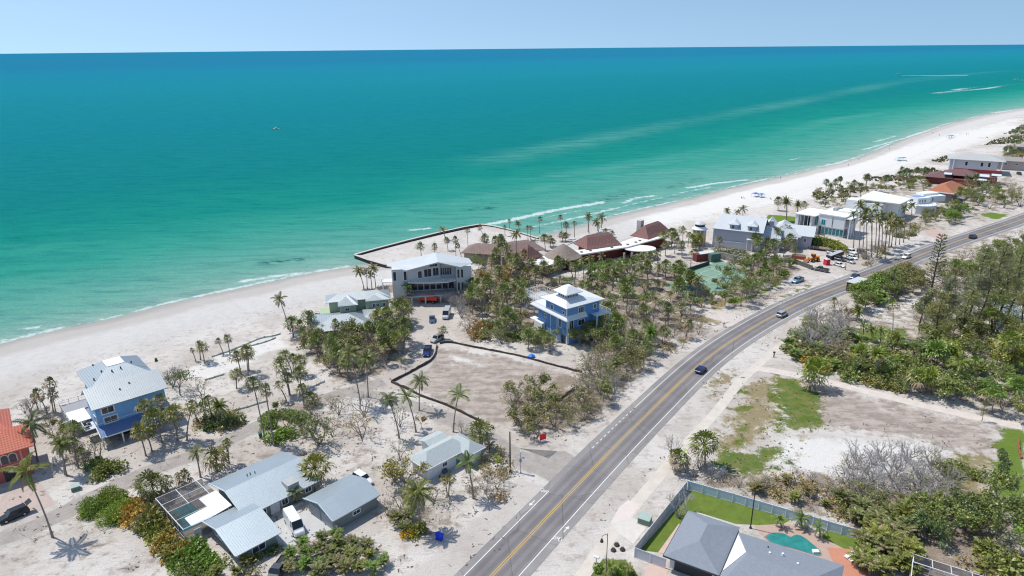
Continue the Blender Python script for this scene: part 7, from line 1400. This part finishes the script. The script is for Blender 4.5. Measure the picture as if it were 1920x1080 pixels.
# middle-left yards
one('5', 800, 930, 'tree', 8, (1.1,1.15,.95), 'wide spreading grey-green tree right of the tall slim palms', 1.25, 2); one('5', 1115, 885, 'sparse', 7, (2.2,1.5,1.1), 'sparse brownish tree casting branchy shadow above the bungalow', 1.0); one('5', 1130, 720, 'bare', 6, 'grey', 'bare grey tree below the curved coconut palms', 1.2, 0); one('5', 1400, 800, 'sparse', 5.5, 'green', 'thin small tree between coconut palms', .8)
one('5', 1560, 810, 'tree', 3.4, 'brown', 'small brown-leaved tree near the bungalow roof', .9); one('5', 1860, 850, 'sparse', 3, 'olive', 'small thin bush behind the bungalow by the lane', 1.1)
scatter('5', [(380,740),(470,680),(560,720),(660,780),(720,900),(640,900),(480,900),(420,850)], [('tree','green',4,3.5,5.5,1),('dense','bright',1,2.6,3.6,1),('bush','bright',2,1.8,2.6,1.1)], 2.4, 'in the grove behind the green wheelie bin', 14)
scatter('5', [(700,700),(880,640),(960,720),(900,880),(760,860)], [('sparse','olive',4,3,5,1),('sparse','brown',2,3,5,1),('tree','olive',1,3,4.5,1)], 3.0, 'around the wide spreading tree', 15)
# thicket beside the green cottage
scatter('0', [(546,632),(580,626),(640,634),(700,642),(742,650),(735,660),(700,690),(660,715),(620,705),(580,660)], [('tree','olive',3,4.5,7,1.2),('dense','olive',2,4,6.5,1.15),('sparse','brown',2,3.5,5.5,1.2),('s','green',3,3.5,5.5,1.9)], 2.9, 'in the thicket below the green cottage', 16)
scatter('0', [(640,650),(700,640),(720,690),(660,710)], [('bare','grey',2,4,6,1),('sparse','brown',2,4,5,1)], 3.2, 'in the dry part of the thicket', 17)
scatter('0', [(700,615),(745,600),(765,650),(752,690),(720,690)], [('s','green',5,4,6.5,1.7),('tree','olive',2,3,4.5,1),('s','yellow',2,4,6,1.6)], 2.9, 'on the drive side of the thicket', 18)
scatter('6', [(650,600),(820,590),(870,660),(860,760),(780,800),(700,740)], [('s','olive',3,4,6,1.7),('tree','olive',3,3,5,1.1),('sparse','brown',2,3,5,1)], 2.8, 'between the green cottage and the drive', 19)
# big garden between stilt house, resort and tiered house
scatter('0', [(878,585),(868,545),(905,520),(945,505),(990,520),(990,555),(985,600),(950,620),(900,610)], [('s','green',3,5,8,2.1),('tree','olive',4,4,7,1.2),('tree','brown',2,4,6,1.1),('s','olive',3,6,9,1.9),('dense','orange',1,4,5.5,1)], 3.6, 'right of the stilt house', 20)
scatter('6', [(1120,570),(1250,490),(1330,560),(1320,680),(1220,720),(1130,660)], [('bare','grey',5,5,7,1.2),('sparse','grey',2,5,6,1.1)], 3.0, 'in the grey bare clump in front of the stilt house', 21)
scatter('6', [(1230,760),(1320,740),(1400,800),(1340,850),(1240,830)], [('sparse','red',3,3,4.4,1.2),('bush','red',2,2,3,1.2)], 2.6, 'above the far barrier of the cleared lot', 22)
scatter('0', [(890,625),(940,610),(990,610),(1030,640),(1050,665),(1000,660),(940,650),(900,640)], [('tree','green',3,3.5,5.5,1.15),('s','green',3,3,5,1.7),('bush','dark',2,2,3.2,1.2),('tree','olive',2,3,5,1)], 3.0, 'between the cleared lot and the tiered house', 23)
scatter('0', [(880,478),(940,470),(985,500),(1040,520),(1050,500),(1085,540),(1040,545),(985,540),(940,520),(900,510)], [('s','olive',4,4,7,1.8),('tree','green',4,4,6,1.1),('tree','bright',2,3,5,1.1),('s','green',2,5,7,1.8)], 3.7, 'in front of the pagoda roofs', 24)
scatter('0', [(1085,545),(1150,520),(1200,505),(1250,520),(1300,545),(1325,575),(1290,590),(1240,600),(1180,590),(1140,610),(1120,580)], [('s','green',4,4,7,2.0),('c','olive',2,5,8,2.6),('tree','green',4,4,6,1.15),('tree','olive',3,3,5,1),('dense','bright',1,4,5,1)], 4.3, 'in the garden between the tiered house and the court', 25)
scatter('7', [(1060,560),(1160,500),(1300,480),(1320,540),(1200,600),(1080,620)], [('dense','bright',5,4,6,1.1),('tree','bright',3,4,6,1.1)], 3.7, 'in the bright patch before the resort', 26)
scatter('0', [(1140,610),(1200,590),(1240,600),(1300,600),(1290,640),(1250,640),(1210,665),(1160,650)], [('s','olive',3,4,6,1.8),('sparse','olive',3,3.5,5.5,1.1),('bare','brown',3,3,5,1.1),('thin','brown',2,1.6,2.6,1.2)], 3.5, 'right of the tiered house', 27)
scatter('7', [(940,960),(1060,890),(1180,900),(1210,1040),(1100,1100),(960,1080)], [('dense','olive',4,5,7,1.1),('tree','green',3,5,7,1.1)], 3.0, 'at the near corner of the tiered house', 28)
scatter('7', [(1350,830),(1480,780),(1480,900),(1380,930)], [('bare','brown',4,3.5,5,1.2),('sparse','brown',2,3,5,1.2)], 2.8, 'in the dry clump right of the tiered house', 29)
# trees on the road side of the lot
scatter('0', [(962,745),(1000,735),(1045,760),(1040,800),(1000,825),(970,805),(958,780)], [('tree','olive',4,4.5,6.5,1.15),('sparse','brown',3,4,6.5,1.15),('sparse','olive',3,4,6,1.1),('tree','dark',1,3,4.5,1.1)], 2.8, 'at the near corner of the cleared lot', 30)
scatter('0', [(1040,770),(1080,740),(1110,760),(1095,790),(1060,800)], [('sparse','red',2,3.4,5,1.1),('tree','olive',3,3,5,1.1)], 2.8, 'between the lot corner and the road', 31)
scatter('0', [(1085,700),(1110,660),(1150,640),(1190,650),(1200,690),(1170,720),(1140,750),(1110,780),(1080,760),(1095,730)], [('tree','olive',2,4.5,7,1.2),('sparse','olive',4,4,6.5,1.2),('sparse','brown',3,4,6,1.2),('bare','grey',2,4,6,1.15)], 2.8, 'between the cleared lot and the road', 32)
scatter('0', [(1140,650),(1200,640),(1215,690),(1180,700)], [('s','green',2,3.5,5,1.8),('tree','green',3,4,6,1.1)], 3.0, 'beside the pale drive near the road', 33)
# round the court
scatter('0', [(1345,520),(1385,500),(1440,490),(1475,500),(1460,535),(1420,560),(1390,575),(1350,580),(1330,560)], [('tree','green',4,4,6.5,1.2),('tree','olive',3,4,6,1.2),('s','green',3,5,8,1.7),('dense','bright',1,3,4.5,1.1),('bush','bright',2,1.5,2.5,1.2),('tree','yellow',1,3.5,5,1.1)], 3.7, 'between the court and the road', 34)
scatter('a', [(880,640),(960,560),(1150,560),(1250,620),(1230,730),(1100,780),(950,740)], [('s','green',4,4,6.5,1.9),('s','olive',2,4,6,1.8),('dense','green',2,3.5,5,1.1)], 5.2, 'in the grove before the grey mansion', 35)
scatter('a', [(640,610),(880,640),(900,700),(760,670),(650,640)], [('bush','grey',3,2,3.4,1.4),('sparse','grey',2,3,4.5,1.2)], 2.7, 'in the hedge at the foot of the grey mansion', 36)
scatter('a', [(220,540),(400,520),(540,540),(540,590),(420,600),(240,600)], [('s','yellow',3,3.5,5.5,1.7),('s','green',3,3.5,6,1.7),('bush','olive',2,2,3,1.2)], 3.7, 'seaward of the green court', 37)
scatter('a', [(280,780),(420,800),(560,930),(620,1000),(480,960),(360,900)], [('s','green',4,4,6,1.8),('tree','green',2,4,5.5,1.1),('s','olive',2,4,6,1.7)], 3.6, 'on the near side of the green court', 38)
scatter('a', [(1330,520),(1580,575),(1600,600),(1560,600),(1320,545)], [('bush','yellow',4,2.4,3.2,1.3),('bush','bright',2,2.4,3.2,1.3)], 1.9, 'in the hedge at the foot of the white modern house', 39)
scatter('0', [(1650,440),(1700,420),(1730,425),(1700,450)], [('thin','olive',3,1.5,2.4,1.4),('bush','olive',1,1.5,2.2,1.3)], 3.5, 'under the palm row', 40)
scatter('0', [(1605,480),(1660,460),(1655,485),(1625,500)], [('bare','grey',3,2.5,3.6,1.4),('thin','brown',3,1.4,2.4,1.5)], 3.2, 'heaped at the foot of the palm row', 41)
# far dunes and gardens
scatter('b', [(330,800),(380,720),(560,680),(760,690),(980,640),(1200,660),(1180,720),(1000,710),(760,740),(640,760),(540,840),(400,830)], [('dense','olive',4,3,4.6,1.2),('tree','yellow',3,3,4.5,1.2),('s','dark',2,4,6,1.8),('tree','brown',2,3,4.5,1.2)], 5.2, 'in the dune gardens behind the white houses', 42)
scatter('b', [(980,620),(1180,600),(1260,640),(1200,660),(1000,660)], [('s','dark',3,4,6,1.9),('dense','green',3,3,5,1.2)], 5.0, 'between the dunes and the maroon roofs', 43)
scatter('b', [(1320,880),(1450,780),(1500,840),(1440,930),(1330,960)], [('dense','bright',4,5,7.5,1.1),('tree','green',3,5,7,1.1),('s','yellow',2,6,8,1.9)], 4.8, 'beside the white curved house', 44)
scatter('b', [(1110,900),(1300,870),(1340,940),(1180,970)], [('dense','olive',3,3,5,1.1),('tree','olive',2,3,5,1.1)], 4.6, 'at the foot of the white curved house', 45)
scatter('b', [(1460,720),(1560,690),(1700,700),(1800,700),(1900,720),(1920,830),(1800,860),(1680,850),(1560,840),(1480,800)], [('tree','olive',5,6,9,1.25),('sparse','brown',3,6,8,1.2),('dense','green',2,5,7,1.2),('tree','dark',2,5,8,1.2)], 6.6, 'in the big garden at the far right', 46)
scatter('b', [(1720,440),(1800,420),(1920,400),(1920,520),(1800,520)], [('tree','brown',4,5,7,1.2),('sparse','olive',3,5,7,1.2),('dense','dark',2,5,7,1.2)], 8.0, 'around the far tan houses', 47)
scatter('0', [(1880,265),(1920,240),(1920,290),(1890,300)], [('tree','olive',4,4,6,1.3),('dense','dark',3,4,6,1.3)], 10, 'in the farthest dunes', 48)
# the woods on the right
scatter('0', [(1478,645),(1520,620),(1560,630),(1600,660),(1640,690),(1700,720),(1745,740),(1700,738),(1600,710),(1520,690),(1485,672)], [('bush','olive',3,2.4,4,1.4),('dense','green',3,3,4.5,1.2),('sparse','brown',1,3,5,1.2),('bush','orange',1,2,3,1.3),('areca','bright',2,3,4.2,1.3),('bush','green',3,2,3.4,1.4)], 2.8, 'along the far side of the sandy path', 50)
scatter('0', [(1500,640),(1520,600),(1570,600),(1590,630),(1560,665),(1520,665)], [('bare','grey',5,5,7,1.35),('sparse','grey',2,5,6.5,1.2)], 3.3, 'in the grey bare clump by the road bend', 51)
scatter('c', [(420,790),(560,720),(590,800),(520,860)], [('tree','red',3,4,5.5,1.1),('sparse','olive',3,4,5.5,1.1)], 3.3, 'behind the grey bare clump', 52)
scatter('c', [(650,600),(780,530),(930,560),(960,640),(880,690),(740,720),(640,740)], [('dense','bright',5,4.5,6.5,1.2),('areca','bright',3,4,5.5,1.2),('dense','green',2,5,7,1.2)], 3.4, 'in the bright clump behind the brown gatehouse', 53)
scatter('c', [(930,520),(1000,470),(1120,500),(1160,600),(1060,620),(960,610)], [('dense','olive',5,5,7,1.15),('tree','olive',3,5,7,1.1)], 3.6, 'behind the lone roadside palm', 54)
scatter('0', [(1600,700),(1640,670),(1700,660),(1760,660),(1800,690),(1860,700),(1900,720),(1905,790),(1840,770),(1760,745),(1700,730)], [('dense','bright',2,4,6,1.2),('dense','green',3,4,7,1.2),('s','bright',2,4,6,2.2),('tree','olive',3,4,6,1.2),('bush','yellow',1,2.4,4,1.3),('dense','dark',1,5,7,1.2),('areca','bright',2,3,4.5,1.3)], 3.7, 'in the near part of the right woods', 55)
scatter('0', [(1730,640),(1800,620),(1860,630),(1920,640),(1920,720),(1860,700),(1800,690),(1740,670)], [('dense','yellow',3,6,9,1.2),('tree','yellow',2,6,9,1.2),('dense','olive',3,6,8,1.2),('sparse','olive',2,6,9,1.2),('dense','green',3,5,8,1.2)], 4.4, 'in the middle of the right woods', 56)
scatter('0', [(1720,590),(1760,540),(1820,510),(1920,490),(1920,590),(1860,600),(1800,620),(1740,620)], [('tree','olive',3,6,9,1.2),('sparse','olive',4,6,9,1.2),('dense','green',3,5,8,1.2),('sparse','grey',2,6,8,1.1)], 5.4, 'in the far part of the right woods', 57)
scatter('0', [(1740,530),(1780,497),(1830,478),(1920,452),(1920,500),(1830,520),(1780,545)], [('dense','green',3,4,6,1.2),('tree','olive',4,4,6.5,1.2),('sparse','brown',2,4,6,1.2),('sparse','olive',3,4,7,1.2)], 5.1, 'at the roadside in the far woods', 58)
scatter('c', [(640,970),(1000,960),(1020,1050),(760,1080),(640,1040)], [('areca','bright',3,3,4.5,1.2),('dense','bright',2,3,5,1.2),('bush','yellow',2,2,3.4,1.2),('s','yellow',2,3,5,2)], 4.0, 'round the small lawn in the woods', 59)
palms('0', [(1790,560,1790,500,'s',1.9),(1870,650,1860,590,'s',2.1),(1900,700,1890,640,'s',2.2)], 'cabbage palm', 'rising inside the right woods', 'cabbage palms inside the woods', (1.3,1.5,.6))
g = G(1745, 590)
def big(key, x, y, ty, label, tint, wide=1.0, vi=0, norf=False):
    px, py = zp(key, x, y); g = G(px, py); h, _ = ph(g, px, zp(key, x, ty)[1])
    if norf:
        o = empty('spruce_like_pine', (g[0], g[1], 0)); tag(o, label, 'tree'); s = h/14
        for me in NORF: c = link(me.name.split('.')[0], me, o); c.scale = (s, s, s); c.color = (*tint, 1)
        return o
    return plant('cas', g[0], g[1], h, tint, label, None, wide, vi)
big('c', 1215, 620, 150, 'tall layered conifer with a pointed top, tallest tree by the road', (.75,.85,.8), norf=True)
for i, (x, y, ty, t) in enumerate([(1280,930,520,'dark'),(1490,900,430,'grey'),(1570,880,380,'olive'),(1440,980,560,'olive'),(1700,900,420,'olive'),(1330,800,480,'grey'),(1790,860,400,'green'),(1130,900,600,'dark'),(1860,980,520,'olive'),(1640,1000,560,'green'),(1220,1060,600,'olive'),(1560,640,250,'green'),(1700,620,230,'olive'),(1850,600,200,'green')]):
    big('c', x, y, ty, 'tall wispy dark-trunked pine in the right woods, %s' % ['leftmost of the front pair','tallest beside the grey trunks','leaning beside the house roof','behind the small lawn','between the pines and white roof','behind the first pine','before the white roof','beside the small lawn palms','nearest the right edge, front','in the yellow-leaved patch','just above the sandy path','at the far roadside, left','at the far roadside, middle','at the far roadside, right edge'][i], TI[t] if t != 'dark' else (.5,.6,.55), 1.15, i)
big('d', 1600, 760, 600, 'lone thin leaning pine on the far side of the sandy path', (1.2,1.1,.9), .8, 1)
# bottom right thickets
scatter('f', [(600,320),(760,330),(980,400),(1180,440),(1500,520),(1900,640),(1920,560),(1900,420),(1700,360),(1500,330),(1350,330),(1280,430),(1100,370),(960,290),(760,260),(640,290)], [('areca','brown',3,2.0,3.2,1.1),('sparse','brown',4,2.4,3.6,1.2),('thin','brown',3,1.4,2.4,1.4),('bare','grey',2,2.4,3.6,1.2),('areca','yellow',1,2.0,3.0,1)], 2.0, 'in the scrub behind the pale fence', 60)
scatter('e', [(520,400),(640,220),(760,200),(900,210),(1100,200),(1260,260),(1400,380),(1380,520),(1200,560),(1000,560),(800,520),(640,480)], [('bare','grey',8,4,6,1.35),('sparse','dark',1,4,5.5,1.1),('bare','brown',2,4,5,1.3),('sparse','olive',2,3.5,5,1.2)], 2.5, 'in the big grey bare thicket', 61)
scatter('e', [(460,520),(640,470),(880,540),(1000,600),(820,700),(760,740),(560,640)], [('areca','olive',4,2.6,4,1.1),('tree','olive',2,3,4.5,1.1),('tree','dark',2,3,4.4,1.1)], 2.3, 'between the bare thicket and the pale fence', 62)
scatter('e', [(760,700),(1000,600),(1080,700),(1090,900),(1060,1080),(700,1090),(680,960),(720,860)], [('areca','yellow',6,3,4.6,1.2),('areca','olive',4,3,4.6,1.2)], 1.9, 'in the yellow-green thicket beside the red patio', 63)
scatter('e', [(1080,620),(1250,560),(1450,600),(1480,760),(1400,820),(1240,800),(1120,820)], [('dense','green',5,4,6,1.15),('dense','dark',4,4,6,1.15),('tree','dark',2,4,5.5,1.1)], 2.5, 'behind the bottom screen enclosure', 64)
scatter('e', [(1440,540),(1650,600),(1700,760),(1560,800),(1460,700)], [('sparse','brown',4,3,5,1.2),('tree','yellow',2,3,5,1.1),('thin','brown',3,1.6,2.6,1.4)], 2.7, 'in the dry gap at the bottom right', 65)
scatter('e', [(1680,520),(1800,560),(1930,700),(1930,1000),(1800,960),(1680,840),(1700,600)], [('dense','bright',3,4.5,6.5,1.15),('dense','green',4,4.5,6.5,1.15),('tree','grey',2,4,6,1.1),('tree','yellow',1,4,5,1.1)], 2.8, 'in the green thicket at the right edge', 66)
scatter('e', [(1500,960),(1700,900),(1920,1000),(1920,1090),(1560,1080)], [('bush','green',3,1.6,3,1.3),('bush','yellow',2,1.6,2.6,1.3),('thin','brown',2,1.4,2.4,1.4)], 2.2, 'at the bottom right corner', 67)
one('f', 690, 640, 'bare', 5.8, (1.5,1.5,1.5), 'bare pale tree with thick branches inside the panel fence corner', .95, 0); one('f', 640, 200, 'bare', 6, 'grey', 'bare tree leaning over the pavement beside the cabbage palm', .7, 0)
scatter('e', [(1300,270),(1450,260),(1540,330),(1400,360)], [('bush','green',1,1.2,2.0,1.4)], 2.8, 'in the low green patch behind the bare thicket', 68)
for i, y in enumerate((158, 195, 228, 270, 305, 345)): one('e', 1765, y, 'bush', 1.1, 'dark', 'small dark clipped shrub in the garden row, %s from the top' % ('first','second','third','fourth','fifth','sixth')[i])
scatter('f', [(40,1060),(120,1000),(330,1000),(330,1080)], [('bush','bright',2,.7,1.2,1),('thin','brown',1,.7,1.1,1)], 1.5, 'in the planted bed by the street lamp', 69)
scatter('0', [(1240,650),(1290,610),(1330,600),(1300,640),(1260,670)], [('sparse','brown',3,2,3.4,1.3),('thin','brown',3,1.4,2.2,1.4)], 3.3, 'on the leafy verge above the road', 70)
scatter('1', [(1640,700),(1760,690),(1780,740),(1700,790)], [('thin','brown',1,1.2,1.8,1.4)], 2.0, 'at the lane edge by the mesh fence', 71)

# ---- uncountable ground litter, weeds and dune grass (stuff)
def litter(name, mat, zones, L, W, seed, tilt=.25, up=0.03, kind='stuff'):
    rg = np.random.default_rng(seed); V = []; n = 0
    for key, poly, dens in zones:
        P_ = [G(*zp(key, x, y)) for x, y in poly]; xs = [p[0] for p in P_]; ys = [p[1] for p in P_]; A = (max(xs)-min(xs))*(max(ys)-min(ys)); k = int(A*dens)
        x = rg.uniform(min(xs), max(xs), k); y = rg.uniform(min(ys), max(ys), k); cl = np.sin(x*.9+np.sin(y*.7)*2)*np.sin(y*.8+x*.35); ok = (polysd(x, y, P_) > 0) & (cl+rg.uniform(-1, 1, k)*.7 > .35); x = x[ok]; y = y[ok]; k = len(x)
        a = rg.uniform(0, 6.28, k); l = L*rg.uniform(.4, 1.6, k); w = W*rg.uniform(.5, 1.5, k); c, s = np.cos(a), np.sin(a); t = rg.uniform(0, tilt, k)
        q = np.stack([np.stack([x-c*l/2-s*w/2, y-s*l/2+c*w/2, np.full(k, up)], 1), np.stack([x-c*l/2+s*w/2, y-s*l/2-c*w/2, np.full(k, up)], 1), np.stack([x+c*l/2+s*w/2, y+s*l/2-c*w/2, up+t], 1), np.stack([x+c*l/2-s*w/2, y+s*l/2+c*w/2, up+t], 1)], 1); V.append(q.reshape(-1, 3)); n += k
    V = np.concatenate(V); o = link(name, npmesh(name, V, np.arange(len(V)).reshape(-1, 4), [mat])); tag(o, kind='stuff'); return o
YARD = [('0',[(60,760),(560,620),(740,600),(850,640),(740,720),(880,800),(980,860),(980,1010),(860,1070),(560,1080),(280,1080),(0,1000)],.4),('0',[(850,560),(1330,480),(1500,480),(1480,560),(1220,690),(1060,840),(960,830),(1090,700)],.8),('0',[(1470,640),(1900,440),(1920,800),(1500,700)],.9),('f',[(600,300),(1600,200),(2200,300),(2500,1080),(1900,640),(1280,480)],1.0),('4',[(200,300),(860,600),(1280,300),(1250,640),(700,900),(300,880)],.6),('0',[(480,740),(700,720),(760,860),(560,860)],.6)]
litter('leaf_litter', M('litter_brown', (.13,.09,.065), .95, .3, 2), YARD, .45, .16, 1, .2)
litter('dead_twigs', M('litter_grey', (.22,.195,.18), .95, .3, 2), [(k, p, d*.6) for k, p, d in YARD], .9, .07, 2, .4)
WEED = M('weed_green', (.10,.12,.04), .9, .4, 2)
litter('weeds', WEED, [('0',[(1340,900),(1380,700),(1560,700),(1560,810),(1460,880)],.9),('0',[(1560,800),(1740,780),(1880,830),(1800,880),(1620,870)],.35),('g',[(650,680),(830,540),(980,550),(850,760)],1.2),('f',[(0,620),(120,560),(300,440),(560,180),(600,190),(330,480),(60,800)],.7),('5',[(900,780),(1060,760),(1040,900),(920,920)],.8),('g',[(1080,340),(1250,230),(1380,260),(1200,360)],1.0)], .35, .2, 3, .35)
DUNE = M('dune_grass', (.13,.135,.06), .9, .4, .5)
def tufts(name, mat, zones, h, seed):
    rg = np.random.default_rng(seed); V = []
    for key, poly, dens in zones:
        P_ = [G(*zp(key, x, y)) for x, y in poly]; xs = [p[0] for p in P_]; ys = [p[1] for p in P_]; k = int((max(xs)-min(xs))*(max(ys)-min(ys))*dens); x = rg.uniform(min(xs), max(xs), k); y = rg.uniform(min(ys), max(ys), k); ok = polysd(x, y, P_) > 0; x = x[ok]; y = y[ok]; k = len(x)
        for _ in range(3):
            a = rg.uniform(0, 6.28, k); w = rg.uniform(.3, .7, k); hh = h*rg.uniform(.5, 1.2, k); c, s = np.cos(a)*w, np.sin(a)*w; o = rg.uniform(-.3, .3, (2, k))
            V.append(np.stack([np.stack([x-c, y-s, np.zeros(k)-.05], 1), np.stack([x+c, y+s, np.zeros(k)-.05], 1), np.stack([x+c*.7+o[0], y+s*.7+o[1], hh], 1), np.stack([x-c*.7+o[0], y-s*.7+o[1], hh], 1)], 1).reshape(-1, 3))
    V = np.concatenate(V); o = link(name, npmesh(name, V, np.arange(len(V)).reshape(-1, 4), [mat])); tag(o, kind='stuff'); return o
tufts('dune_grass', DUNE, [('b',[(1220,490),(1300,460),(1460,430),(1440,460),(1300,500)],.35),('b',[(1000,555),(1250,545),(1270,580),(1100,580)],.4),('b',[(700,620),(900,600),(1160,610),(1000,640),(760,640)],.4),('b',[(560,690),(760,690),(700,730),(560,730)],.3),('b',[(1620,370),(1700,330),(1840,300),(1920,300),(1920,340),(1780,360)],.25),('b',[(1760,290),(1860,240),(1920,210),(1920,260)],.18),('1',[(1160,310),(1200,300),(1210,320),(1170,330)],.5),('a',[(1370,170),(1600,140),(1650,200),(1400,220)],.25)], .9, 5)
